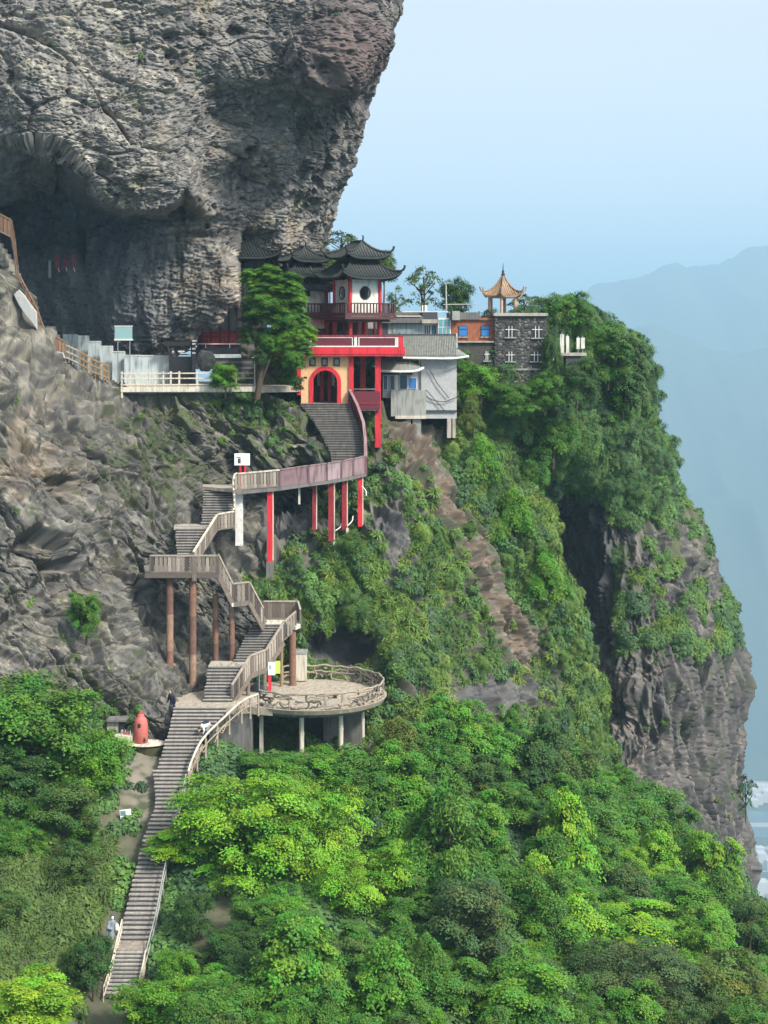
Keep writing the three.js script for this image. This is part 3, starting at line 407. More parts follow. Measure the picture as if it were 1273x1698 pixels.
// steps from (y0, d0) up to (y1, d1); L and R give the sides as picture columns for the row of each step's front edge
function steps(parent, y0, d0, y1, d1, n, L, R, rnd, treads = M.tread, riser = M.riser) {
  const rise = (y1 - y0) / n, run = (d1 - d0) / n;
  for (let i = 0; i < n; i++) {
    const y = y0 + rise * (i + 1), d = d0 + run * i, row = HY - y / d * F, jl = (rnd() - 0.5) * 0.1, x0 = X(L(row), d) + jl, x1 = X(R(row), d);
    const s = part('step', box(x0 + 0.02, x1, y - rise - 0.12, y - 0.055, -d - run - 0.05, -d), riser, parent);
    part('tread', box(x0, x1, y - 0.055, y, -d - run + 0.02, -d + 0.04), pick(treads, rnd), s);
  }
}
// a board railing on a line of base points
function boardRail(parent, pts, o) {
  const { h = 1.15, w = 0.21, gap = 0.065, rnd, slats = M.slat, rail = M.rail, railSize = 0.11, bottom = true, skip = 0, lift = 0.1 } = o;
  for (let i = 0; i + 1 < pts.length; i++) {
    const a = pts[i], b = pts[i + 1], up = V(0, h, 0), dir = b.clone().sub(a), flat = Math.hypot(dir.x, dir.z), L = Math.max(flat, 0.01), rot = Math.atan2(-dir.z, dir.x), n = Math.max(1, Math.round(L / (w + gap)));
    part('top_rail', bar(a.clone().add(up), b.clone().add(up), railSize * 1.3, railSize), rail, parent);
    if (bottom) part('bottom_rail', bar(a.clone().add(V(0, lift, 0)), b.clone().add(V(0, lift, 0)), 0.09, 0.09), M.slat[1], parent);
    for (let k = 0; k < n; k++) {
      if (rnd() < skip) continue; const t = (k + 0.5) / n, p = a.clone().lerp(b, t), hh = h - 0.08 - lift + (rnd() - 0.5) * 0.04;
      piece('slat', unitBox, pick(slats, rnd), parent, p.add(V(0, lift + hh / 2, (rnd() - 0.5) * 0.02)), rot, [L / n - gap * (0.4 + rnd()), hh, 0.045]);
    }
  }
  for (const p of pts) piece('rail_post', unitBox, pick(o.posts ?? [M.slat[1], M.slat[2]], rnd), parent, p.clone().add(V(0, h / 2 + 0.03, 0)), 0, [0.13, h + 0.06, 0.13]);
}
// a curved Chinese roof over any plan: eave corners and top corners as [x, z]; y = 0 at the eaves
function chineseRoof(o) {
  const { corners: C, tops: A, h, lift = 0.5, flare = 0.18, pitch = 0.27, rib = 0.085, steep = 0.6 } = o, N = 14, K = 6, tiles = [], ribs = [], ridges = [], P = [];
  const prof = (t) => h * ((1 - steep) * t + steep * t * t);
  const pt = (a, b, ta, tb, s, t) => { // s -1..1 along the side, t 0..1 up the slope
    const u = (s + 1) / 2, x = lerp(lerp(a[0], b[0], u), lerp(ta[0], tb[0], u), t), z = lerp(lerp(a[1], b[1], u), lerp(ta[1], tb[1], u), t), k = Math.pow(Math.abs(s), 4) * Math.pow(1 - t, 2.2), f = 1 + flare * k / Math.max(1, Math.hypot(x, z)) ;
    return V(x * f, prof(t) + lift * k, z * f);
  };
  for (let i = 0; i < C.length; i++) {
    const a = C[i], b = C[(i + 1) % C.length], ta = A[i], tb = A[(i + 1) % C.length], q = (s, t, dy = 0) => pt(a, b, ta, tb, s, t).add(V(0, dy, 0));
    for (let j = 0; j < K; j++) for (let k = 0; k < N; k++) {
      const s0 = -1 + 2 * k / N, s1 = -1 + 2 * (k + 1) / N, t0 = j / K, t1 = (j + 1) / K;
      P.push(q(s0, t0), q(s1, t1), q(s1, t0), q(s0, t0), q(s0, t1), q(s1, t1)); P.push(q(s0, t0, -0.16), q(s1, t0, -0.16), q(s1, t1, -0.16), q(s0, t0, -0.16), q(s1, t1, -0.16), q(s0, t1, -0.16));
      if (!j) P.push(q(s0, 0), q(s1, 0), q(s1, 0, -0.16), q(s0, 0), q(s1, 0, -0.16), q(s0, 0, -0.16));
    }
    const e0 = Math.hypot(b[0] - a[0], b[1] - a[1]) / 2, e1 = Math.hypot(tb[0] - ta[0], tb[1] - ta[1]) / 2, n = Math.round(2 * e0 / pitch);
    for (let r = 0; r < n; r++) {
      const m = -e0 + (r + 0.5) * 2 * e0 / n, pts = [];
      for (let j = 0; j <= K; j++) { const t = j / K, e = lerp(e0, e1, t); if (Math.abs(m) > e - 0.02) { const tl = (e0 - Math.abs(m)) / Math.max(1e-3, e0 - e1); pts.push(q(Math.sign(m) * 0.98, Math.min(1, tl), 0.03)); break; } pts.push(q(m / e, t, 0.03)); }
      for (let j = 0; j + 1 < pts.length; j++) if (pts[j].distanceTo(pts[j + 1]) > 0.02) ribs.push(bar(pts[j], pts[j + 1], rib, rib));
    }
    const hip = []; for (let j = 0; j <= 8; j++) hip.push(q(-1, j / 8, 0.08));
    const tip = hip[0].clone(), out = hip[0].clone().sub(hip[1]).setY(0).normalize(); hip.unshift(tip.clone().add(out.clone().multiplyScalar(0.22)).add(V(0, 0.24, 0))); hip.unshift(tip.clone().add(out.clone().multiplyScalar(0.24)).add(V(0, 0.46, 0)));
    ridges.push(tube(hip, o.ridge ?? 0.10, 20, 6));
  }
  tiles.push(fromPoints(P)); return { tiles, ribs, ridges };
}
const rect = (w, d) => [[-w, d], [w, d], [w, -d], [-w, -d]];
const placed = (list, rot, c) => { const m = new THREE.Matrix4().makeRotationY(rot).setPosition(c); return (Array.isArray(list) ? list : [list]).map((g) => { g = g.index ? g.toNonIndexed() : g; g.applyMatrix4(m); return g; }); };
function addRoof(parent, o, rot, c, mats = [M.tile, M.tileRib, M.ridge]) {
  const r = chineseRoof(o), roof = part('roof', placed(r.tiles, rot, c), mats[0], parent); if (o.label) roof.userData.label = o.label;
  const t = part('tile_rows', placed(r.ribs, rot, c), mats[1], roof); t.userData.kind = 'stuff';
  part('hip_ridge', placed(r.ridges, rot, c), mats[2], roof);
  if (o.top) { const L = o.top, y = o.h + 0.06, a = V(0, y, -L), b = V(0, y, L), g = [bar(a, b, 0.16, 0.22)]; for (const [q, s] of [[a, -1], [b, 1]]) g.push(tube([q.clone(), q.clone().add(V(0, 0.12, 0.12 * s)), q.clone().add(V(0, 0.34, 0.16 * s)), q.clone().add(V(0, 0.5, 0.1 * s))], 0.075, 8, 5)); part('roof_ridge', placed(g, rot, c), mats[2], roof); }
  return roof;
}
// one continuous skin round a chain of tapered limbs: smooth union of capsules, meshed on a grid
function limbs(list, res = 40, k = 0.05) {
  let lo = V(9, 9, 9), hi = V(-9, -9, -9); for (const [a, b, r0, r1] of list) for (const [p, r] of [[a, r0], [b, r1]]) { lo.min(V(p[0] - r, p[1] - r, p[2] - r)); hi.max(V(p[0] + r, p[1] + r, p[2] + r)); }
  const mid = lo.clone().add(hi).multiplyScalar(0.5), half = hi.clone().sub(lo).multiplyScalar(0.5), S = Math.max(half.x, half.y, half.z) * 1.12 + 0.03, mc = new MarchingCubes(res, new THREE.MeshBasicMaterial(), false, false, 60000), n = res;
  mc.isolation = 0;
  for (let z = 0; z < n; z++) for (let y = 0; y < n; y++) for (let x = 0; x < n; x++) {
    const px = mid.x + (x - n / 2) / (n / 2) * S, py = mid.y + (y - n / 2) / (n / 2) * S, pz = mid.z + (z - n / 2) / (n / 2) * S; let d = 9;
    for (const [a, b, r0, r1] of list) {
      const ax = px - a[0], ay = py - a[1], az = pz - a[2], bx = b[0] - a[0], by = b[1] - a[1], bz = b[2] - a[2], L = bx * bx + by * by + bz * bz || 1e-6, t = clamp((ax * bx + ay * by + az * bz) / L);
      const e = Math.hypot(ax - bx * t, ay - by * t, az - bz * t) - lerp(r0, r1, t), h = clamp(0.5 + 0.5 * (d - e) / k); d = lerp(d, e, h) - k * h * (1 - h);
    }
    mc.field[x + y * n + z * n * n] = -d;
  }
  mc.update(); const c = mc.count, g = new THREE.BufferGeometry();
  g.setAttribute('position', new THREE.BufferAttribute(mc.positionArray.slice(0, c * 3), 3)); g.setAttribute('normal', new THREE.BufferAttribute(mc.normalArray.slice(0, c * 3), 3)); g.setAttribute('uv', new THREE.BufferAttribute(new Float32Array(c * 2), 2));
  g.scale(S, S, S); g.translate(mid.x, mid.y, mid.z); return g;
}
// ---------------------------------------------------------------- the temple gate, its pavilions and the terrace
const DG = 143, rnd = rngOf(77);
{ const d = DG + 6.8, z = -d; solo('stone_wall', 'dark stone wall between the dais and the gate house behind the leaning tree', 'wall', box(X(426, d), X(514, d), Y(660, d), Y(560, d), z - 0.4, z), M.slate); }
function boulder(name, label, c, r, seed, m) { const g = new THREE.IcosahedronGeometry(1, 4), p = g.attributes.position; for (let i = 0; i < p.count; i++) { const x = p.getX(i), y = p.getY(i), z = p.getZ(i), k = 1 + 0.18 * fbm(x + seed, y, z, 3) + facets(x * 1.3 + seed, y * 1.3, z * 1.3, 0.35, 0.16, 0.03); p.setXYZ(i, x * k * r[0] + c.x, y * k * r[1] + c.y, z * k * r[2] + c.z); } g.computeVertexNormals(); return solo(name, label, 'boulder', g, m); }
{
  // --- gate house: plaster front with a red arch, under the red balcony
  const d = DG, z = -d, x0 = X(499, d), x1 = X(579, d), y0 = Y(669, d), y1 = Y(590, d), cx = X(539, d), sp = Y(634, d);
  const g = thing('gate_house', 'cream gate house with a red framed round arch at the stair top', 'gate house', V((x0 + x1) / 2, y0, z));
  const holes = (s, r) => { const p = new THREE.Path(); p.moveTo(cx - r, y0 - 0.05); p.lineTo(cx + r, y0 - 0.05); p.lineTo(cx + r, sp); p.absarc(cx, sp, r, 0, Math.PI, false); p.lineTo(cx - r, y0 - 0.05); s.holes.push(p); return s; };
  const front = new THREE.Shape([[x0, y0 - 0.3], [x1, y0 - 0.3], [x1, y1], [x0, y1]].map(([a, b]) => new THREE.Vector2(a, b)));
  const solid = (s, t, zz) => { const e = new THREE.ExtrudeGeometry(s, { depth: t, bevelEnabled: false, curveSegments: 24 }); e.translate(0, 0, zz); return e; };
  part('front_wall', solid(holes(front, 1.06), 0.32, z - 0.32), M.cream, g);
  const arch = new THREE.Shape(); arch.moveTo(cx - 1.36, y0); arch.lineTo(cx - 1.02, y0); arch.lineTo(cx - 1.02, sp); arch.absarc(cx, sp, 1.02, Math.PI, 0, true); arch.lineTo(cx + 1.02, y0); arch.lineTo(cx + 1.36, y0); arch.lineTo(cx + 1.36, sp); arch.absarc(cx, sp, 1.36, 0, Math.PI, false); arch.lineTo(cx - 1.36, y0);
  part('arch_frame', solid(arch, 0.50, z - 0.42), M.red, g);
  for (const px of [518, 538, 558]) { const w = part('window', box(X(px - 5.5, d), X(px + 5.5, d), Y(607, d), Y(593, d), z - 0.02, z + 0.05), M.slate, g); part('pane', box(X(px - 3.2, d), X(px + 3.2, d), Y(604.5, d), Y(596, d), z + 0.03, z + 0.07), M.greyPanel, w); }
  const plate = part('name_plate', box(X(503.5, d), X(509, d), Y(627.5, d), Y(624.5, d), z, z + 0.03), M.brownRed, g);
  part('side_wall', box(x0, x0 + 0.25, y0 - 0.3, y1, z - 5.2, z - 0.33), M.cream, g); part('side_wall', box(x1 - 0.25, x1, y0 - 0.3, y1, z - 2.4, z - 0.33), M.cream, g);
  part('floor', box(x0 + 0.25, x1 - 0.25, y0 - 0.35, y0 - 0.01, z - 5.2, z - 0.33), M.concrete, g);
  for (const px of [534, 546]) part('column', rod(V(X(px, d + 2.6), y0, z - 2.6), V(X(px, d + 2.6), y1, z - 2.6), 0.2, 0.2, 14), M.deepRed, g);
  part('inner_wall', [box(X(519, d), X(533, d), y0, Y(642, d), z - 3.6, z - 3.5), box(X(541, d), X(564, d), y0, Y(642, d), z - 3.8, z - 3.7)], M.brownRed, g);
  part('added_daylight_panel', box(X(543, d), X(552, d), y0, Y(618, d), z - 4.9, z - 4.8), M.white, g); part('added_daylight_panel', box(X(522, d), X(531, d), y0 + 1.1, Y(618, d), z - 4.9, z - 4.8), M.white, g);  // white panels added to stand for daylight glimpsed through the arch
  part('inner_wall', box(x0 + 0.25, x0 + 0.9, y0, y1, z - 3.4, z - 3.3), M.whiteWall, g);
  part('pilaster', box(X(578.5, d), X(586, d), y0 - 0.4, y1, z - 0.30, z + 0.16), M.red, g);
  part('pilaster', box(X(492, d), X(498.7, d), Y(655, d), y1, z - 0.3, z + 0.10), M.red, g);
}
{
  // --- red balcony and what carries it
  const d = DG - 0.8, z = -d, x0 = X(440, d), x1 = X(668, d), yb = Y(590.5, d), yt = Y(575.5, d), yr = Y(555.5, d), back = z - 8;
  const b = thing('red_balcony', 'bright red balcony slab with maroon parapet panels framed in white', 'balcony', V((x0 + x1) / 2, yb, z - 4));
  part('slab', box(x0, x1 + 0.12, yb, yt, back, z), M.red, b); part('slab_lip', box(x0, x1 + 0.20, yb + 0.16, yt - 0.28, back, z + 0.05), M.red, b);
  part('white_ledge', box(x0, X(660, d), yt, yt + 0.11, z - 0.22, z + 0.02), M.white, b);
  part('parapet_rail', box(x0, x1 + 0.06, yr - 0.14, yr, z - 0.26, z + 0.03), M.deepRed, b);
  part('corner_post', box(X(660.5, d), x1, yt, yr - 0.14, z - 0.3, z + 0.01), M.red, b);
  part('corner_panel', box(X(657, d), X(660.5, d), yt + 0.1, yr - 0.18, z - 0.16, z - 0.02), M.white, b);
  for (const [a, c] of [[440, 510], [515, 585], [594, 656.5]]) {
    const p = part('parapet_panel', box(X(a, d), X(c, d), yt + 0.11, yr - 0.14, z - 0.18, z - 0.06), M.maroon, b), w = 0.085;
    part('panel_frame', [box(X(a, d), X(c, d), yr - 0.14 - w - 0.03, yr - 0.17, z - 0.06, z - 0.015), box(X(a, d), X(a, d) + w, yt + 0.112, yr - 0.26, z - 0.06, z - 0.017), box(X(c, d) - w, X(c, d), yt + 0.112, yr - 0.26, z - 0.06, z - 0.017)], M.white, p);
  }
  for (const px of [512.5, 589.5]) part('parapet_post', box(X(px - 2.4, d), X(px + 2.4, d), yt + 0.11, yr - 0.14, z - 0.17, z), M.white, b);
  part('side_parapet', box(x1 - 0.22, x1, yt, yr - 0.14, back, z - 0.31), M.maroon, b);
  part('finial', rod(V(X(663, d), yr, z - 0.4), V(X(663, d), yr + 0.22, z - 0.4), 0.11, 0.04, 8), M.ridge, b);
  const q = (px, dd, row, top, w, m, label) => { const t = solo('red_column', label, 'column', [box(X(px, dd) - w / 2, X(px, dd) + w / 2, Y(row, dd), top, -dd - w / 2, -dd + w / 2), box(X(px, dd) - w / 2 - 0.05, X(px, dd) + w / 2 + 0.05, top - 0.14, top - 0.001, -dd - w / 2 - 0.05, -dd + w / 2 + 0.05)], m); return t; };
  q(626.5, DG + 0.2, 742, yb, 0.50, M.red, 'bright red square column from the balcony corner down to the slope');
  q(601.5, DG + 3.2, 718, yb, 0.48, M.deepRed, 'dark red column behind the right edge of the gate house');
  // landing beside the gate with its dark red parapet
  const l = thing('side_landing', 'dark red parapet of the small landing right of the gate', 'landing', V(X(603, DG), Y(680, DG), -DG));
  part('slab', box(X(578, DG), X(629, DG), Y(681, DG), Y(669.5, DG), -DG - 3, -DG + 0.4), M.concrete, l);
  part('parapet', box(X(577, DG - 0.5), X(630, DG - 0.5), Y(679, DG - 0.5), Y(649, DG - 0.5), -DG + 0.36, -DG + 0.52), M.maroon, l);
  part('parapet_band', box(X(590, DG - 0.5), X(628, DG - 0.5), Y(670, DG - 0.5), Y(667.5, DG - 0.5), -DG + 0.52, -DG + 0.56), M.deepRed, l);
  part('rail', box(X(586, DG), X(622, DG), Y(647.5, DG), Y(646, DG), -DG - 2.6, -DG - 2.5), M.white, l);
}
// --- front pavilion tower on the balcony, one corner towards the stairs
const turn = 29 * Math.PI / 180;
{
  const d = DG + 3.3, c = V(X(592, d), 0, -d), yf = Y(572, d), t = thing('corner_pavilion', 'two-tiered corner pavilion with upturned eaves and a round window', 'pavilion', V(c.x, yf, c.z));
  const on = (list) => placed(list, turn, c), s = 1.46, yMid = Y(525, d), yRail = Y(503, d), yEave = Y(461.5, d);
  for (const [i, k] of [[1, 1], [-1, 1], [1, -1], [-1, -1]]) { part('column', on(rod(V(i * s, yf, k * s), V(i * s, yMid - 0.25, k * s), 0.2, 0.2, 14)), M.deepRed, t); part('column', on(rod(V(i * s, yMid, k * s), V(i * s, yEave + 0.1, k * s), 0.17, 0.17, 14)), M.red, t); }
  part('column', on(rod(V(0.15, yf, -0.4), V(0.15, yMid - 0.25, -0.4), 0.17, 0.17, 12)), M.brownRed, t);
  const deck = part('gallery_floor', on([box(-2.45, 2.45, yMid - 0.26, yMid, -2.45, 2.45), box(-2.1, 2.1, yMid - 0.48, yMid - 0.261, -2.1, 2.1)]), M.brownRed, t);
  for (let k = 0; k < 4; k++) {
    const side = (g) => placed(placed(g, k * Math.PI / 2, V(0, 0, 0)), turn, c), r = part('gallery_rail', side([box(-2.45, 2.45, yRail - 0.1, yRail, 2.33, 2.45), box(-2.38, 2.38, yMid + 0.02, yMid + 0.30, 2.35, 2.43), box(-2.45, -2.32, yMid, yRail - 0.1, 2.32, 2.449), box(1.3, 1.4, yMid + 0.3, yRail - 0.1, 2.34, 2.44)]), M.brownRed, t);
    for (let i = 0; i < 15; i++) { const x = -2.16 + i * 0.31; part('baluster', side(rod(V(x, yMid + 0.3, 2.39), V(x, yRail - 0.1, 2.39), 0.062, 0.062, 7)), M.brownRed, r); }
  }
  // room: four walls with round windows
  for (let k = 0; k < 4; k++) {
    const sh = new THREE.Shape([[-s, yMid], [s, yMid], [s, yEave], [-s, yEave]].map(([a, b]) => new THREE.Vector2(a, b))), p = new THREE.Path(); p.absellipse(0, Y(486.5, d), 0.48, 0.53, 0, Math.PI * 2); sh.holes.push(p);
    const e = new THREE.ExtrudeGeometry(sh, { depth: 0.14, bevelEnabled: false, curveSegments: 20 }); e.translate(0, 0, s - 0.14);
    const w = part('wall', placed(placed(e, k * Math.PI / 2, V(0, 0, 0)), turn, c), M.whiteWall, t);
    const ring = new THREE.TorusGeometry(0.5, 0.045, 8, 28); ring.scale(1, 1.1, 1); ring.translate(0, Y(486.5, d), s + 0.02); part('round_window', placed(placed(ring, k * Math.PI / 2, V(0, 0, 0)), turn, c), M.timber, w);
  }
  part('inner_floor', on(box(-1.3, 1.3, yMid + 0.002, yMid + 0.05, -1.3, 1.3)), M.timber, t);
  const br = []; for (const i of [-1, 1]) for (const k of [-1, 1]) { br.push(bar(V(i * 1.4, yEave - 0.25, k * 1.4), V(i * 2.3, yEave + 0.02, k * 2.3), 0.13, 0.3)); br.push(bar(V(i * 1.46, yEave - 0.1, k * 0.3), V(i * 2.2, yEave + 0.02, k * 0.3), 0.1, 0.2)); }
  part('bracket', on([...br, box(-1.62, 1.62, yEave - 0.16, yEave + 0.02, 1.47, 1.60), box(-1.62, 1.62, yEave - 0.16, yEave + 0.02, -1.60, -1.47), box(1.47, 1.6, yEave - 0.16, yEave + 0.02, -1.46, 1.46), box(-1.6, -1.47, yEave - 0.16, yEave + 0.02, -1.46, 1.46)]), M.timber, t);
  const yU = Y(428, d);
  addRoof(t, { corners: rect(2.75, 2.75), tops: rect(1.25, 1.25), h: Y(434, d) - yEave + 0.05, lift: 0.55, steep: 0.45 }, turn, c.clone().setY(yEave));
  part('drum', on(box(-1.2, 1.2, Y(438, d), yU + 0.05, -1.2, 1.2)), M.timber, t);
  addRoof(t, { corners: rect(2.02, 2.1), tops: rect(0.03, 0.95), h: Y(402, d) - yU, lift: 0.45, top: 0.95, steep: 0.5 }, turn, c.clone().setY(yU));
}
{ const d = DG + 7.6, z = -d, t = thing('rear_wall', 'dark timber wall with a small blue sign behind the pavilion columns', 'wall', V(X(585, d), Y(575, d), z)); part('boards', box(X(512, d), X(634, d), Y(600, d), Y(527, d), z - 0.3, z), M.timber, t); for (let i = 0; i < 9; i++) part('post', box(X(516 + i * 13, d), X(519 + i * 13, d), Y(600, d), Y(527, d), z, z + 0.12), M.brownRed, t); part('pale_opening', box(X(606, d), X(624, d), Y(545, d), Y(531, d), z, z + 0.05), M.greyPanel, t); part('blue_sign', box(X(518, d), X(532, d), Y(541, d), Y(526, d), z + 0.12, z + 0.18), mat(0.05, 0.22, 0.70, 0.4), t); part('sign_letters', [box(X(520, d), X(524, d), Y(532.5, d), Y(528.5, d), z + 0.18, z + 0.2), box(X(526, d), X(530, d), Y(532.5, d), Y(528.5, d), z + 0.18, z + 0.2), box(X(521, d), X(529, d), Y(538.5, d), Y(535.5, d), z + 0.18, z + 0.2)], M.cloth, t); }
boulder('boulder', 'grey rock showing between the pavilion columns above the red parapet', at(568, 566, DG + 6.4), [1.2, 0.9, 0.6], 21, mat(0.16, 0.16, 0.15, 0.95, 'concrete'));
// --- second pavilion behind, three roofs stepping down
{
  const d = DG + 8, c = V(X(502, d), 0, -d), t2 = 27 * Math.PI / 180, t = thing('rear_pavilion', 'dark pavilion with three stacked roofs behind the green tree', 'pavilion', V(c.x, Y(640, d), c.z)), on = (g) => placed(g, t2, c);
  const yW = Y(488, d);
  part('wall', on(box(-1.5, 1.5, Y(545, d), yW + 0.6, -1.5, 1.5)), M.whiteWall, t); part('lower_wall', on(box(-1.6, 1.6, Y(640, d), Y(545, d), -1.6, 1.6)), M.brownRed, t);
  for (const [i, k] of [[1, 1], [-1, 1], [1, -1], [-1, -1]]) part('column', on(rod(V(i * 1.62, Y(640, d), k * 1.62), V(i * 1.62, yW + 0.8, k * 1.62), 0.17, 0.17, 12)), M.deepRed, t);
  part('gallery_floor', on(box(-2.3, 2.3, Y(530, d), Y(523, d), -2.3, 2.3)), M.brownRed, t);
  for (let k = 0; k < 4; k++) { const side = (g) => placed(placed(g, k * Math.PI / 2, V(0, 0, 0)), t2, c), r = part('gallery_rail', side([box(-2.3, 2.3, Y(506, d), Y(503.5, d), 2.2, 2.3), box(-2.3, 2.3, Y(523, d), Y(518, d), 2.2, 2.3)]), M.brownRed, t); for (let i = 0; i < 14; i++) { const x = -2.1 + i * 0.32; part('baluster', side(rod(V(x, Y(518, d), 2.25), V(x, Y(506, d), 2.25), 0.055, 0.055, 6)), M.brownRed, r); } }
  part('dark_scroll', on([rod(V(-0.9, Y(490, d), 1.52), V(-0.9, Y(490, d), 1.6), 0.62, 0.62, 20), box(-1.5, 0.0, Y(492, d), yW + 0.55, 1.51, 1.57)]), M.timber, t);
  addRoof(t, { corners: rect(2.55, 2.55), tops: rect(1.45, 1.45), h: Y(466, d) - Y(481, d), lift: 0.4 }, t2, c.clone().setY(Y(481, d)));
  part('drum', on(box(-1.4, 1.4, Y(468, d), Y(455, d), -1.4, 1.4)), M.timber, t);
  addRoof(t, { corners: rect(2.45, 2.45), tops: rect(1.1, 1.1), h: Y(438, d) - Y(458, d), lift: 0.45 }, t2, c.clone().setY(Y(458, d)));
  part('drum', on(box(-1.05, 1.05, Y(440, d), Y(432, d), -1.05, 1.05)), M.timber, t);
  addRoof(t, { corners: rect(1.85, 1.95), tops: rect(0.03, 0.5), h: Y(411, d) - Y(433.5, d), lift: 0.42, top: 0.5 }, t2, c.clone().setY(Y(433.5, d)));
}
// --- hall roof against the cliff
{
  const d = DG + 6.6, c = V(X(413, d), 0, -d), t = thing('cliff_hall', 'dark hall with a sweeping tiled roof tucked against the cliff', 'hall', V(c.x, Y(600, d), c.z));
  part('wall', box(X(391, d), X(440, d), Y(545, d), Y(428, d), -d - 2, -d + 0.9), M.timber, t);
  for (let i = 0; i < 5; i++) part('post', box(X(395 + i * 10.5, d), X(398 + i * 10.5, d), Y(545, d), Y(429, d), -d + 0.9, -d + 1.02), M.black, t);
  part('cornice', box(X(396, d), X(440, d), Y(433, d), Y(428, d), -d + 0.9, -d + 1.35), M.timber, t);
  addRoof(t, { corners: rect(2.5, 2.2), tops: [[-1.3, 0.02], [0.2, 0.02], [0.2, -0.02], [-1.3, -0.02]], h: Y(401, d) - Y(428, d), lift: 0.5, steep: 0.5 }, 0.12, c.clone().setY(Y(428, d)));
}
// --- fretwork hall under the hanging rock
{
  const d = DG + 7.5, z = -d, t = thing('fretwork_hall', 'hall front of grey panels over red fretwork below the hanging rock', 'hall', V(X(390, d), Y(600, d), z));
  part('plinth', box(X(318, d), X(436, d), Y(612, d), Y(576, d), z - 2, z), M.slate, t);
  part('wall', box(X(330, d), X(436, d), Y(549.5, d), Y(500, d), z - 2, z - 0.25), M.greyPanel, t);
  part('red_wall', box(X(326, d), X(436, d), Y(576, d), Y(549, d), z - 2, z - 0.2), M.maroon, t);
  for (let i = 0; i < 8; i++) { const px = 334.5 + i * 14.4; part('post', box(X(px, d), X(px + 2.2, d), Y(575.9, d), Y(500, d), z - 0.24, z - 0.05), i < 2 ? M.maroon : M.brownRed, t);
    const f = part('fret_panel', box(X(px + 2.6, d), X(px + 14, d), Y(572, d), Y(552, d), z - 0.2, z - 0.14), M.deepRed, t), r = 0.03;
    part('fret', [bar(V(X(px + 4, d), Y(555, d), z - 0.12), V(X(px + 12.6, d), Y(555, d), z - 0.12), r), bar(V(X(px + 5, d), Y(561, d), z - 0.12), V(X(px + 11.6, d), Y(561, d), z - 0.12), r), bar(V(X(px + 5, d), Y(568, d), z - 0.12), V(X(px + 5, d), Y(561, d), z - 0.12), r), bar(V(X(px + 11.6, d), Y(568, d), z - 0.12), V(X(px + 11.6, d), Y(561, d), z - 0.12), r)], M.pink, f); }
  part('beam', box(X(326, d), X(436, d), Y(551.5, d), Y(548.5, d), z - 0.2, z + 0.02), M.deepRed, t);
  part('hand_rail', [box(X(325, d), X(424, d), Y(571, d), Y(569.5, d), z + 0.35, z + 0.4), ...[341, 381, 420].map((p) => box(X(p, d), X(p + 1, d), Y(577, d), Y(571, d), z + 0.35, z + 0.4))], M.white, t);
  const d2 = DG + 4; const s = thing('stone_dais', 'grey stone dais with a pale top edge below the fretwork hall', 'dais', V(X(385, d2), Y(615, d2), -d2));
  part('base', box(X(352, d2), X(424, d2), Y(640, d2), Y(593.6, d2), -d2 - 3.2, -d2), M.slate, s); part('top_slab', box(X(350, d2), X(427, d2), Y(593.5, d2), Y(588, d2), -d2 - 3.2, -d2 + 0.15), M.bluePanel, s);
  for (let i = 0; i < 4; i++) part('course', box(X(353, d2), X(423, d2), Y(612 - i * 4.6, d2), Y(608.2 - i * 4.6, d2), -d2, -d2 + 0.05), i % 2 ? M.slate : M.darkConcrete, s);
}
boulder('boulder', 'dark angular boulder standing on the pale edge of the stone dais', at(409, 580, DG + 2.6), [0.72, 0.75, 0.6], 3, M.stone);
boulder('boulder', 'rounded grey boulder leaning beside the black shelter', at(341, 599, DG + 1), [0.75, 0.95, 0.6], 9, mat(0.19, 0.20, 0.20, 0.95, 'concrete'));
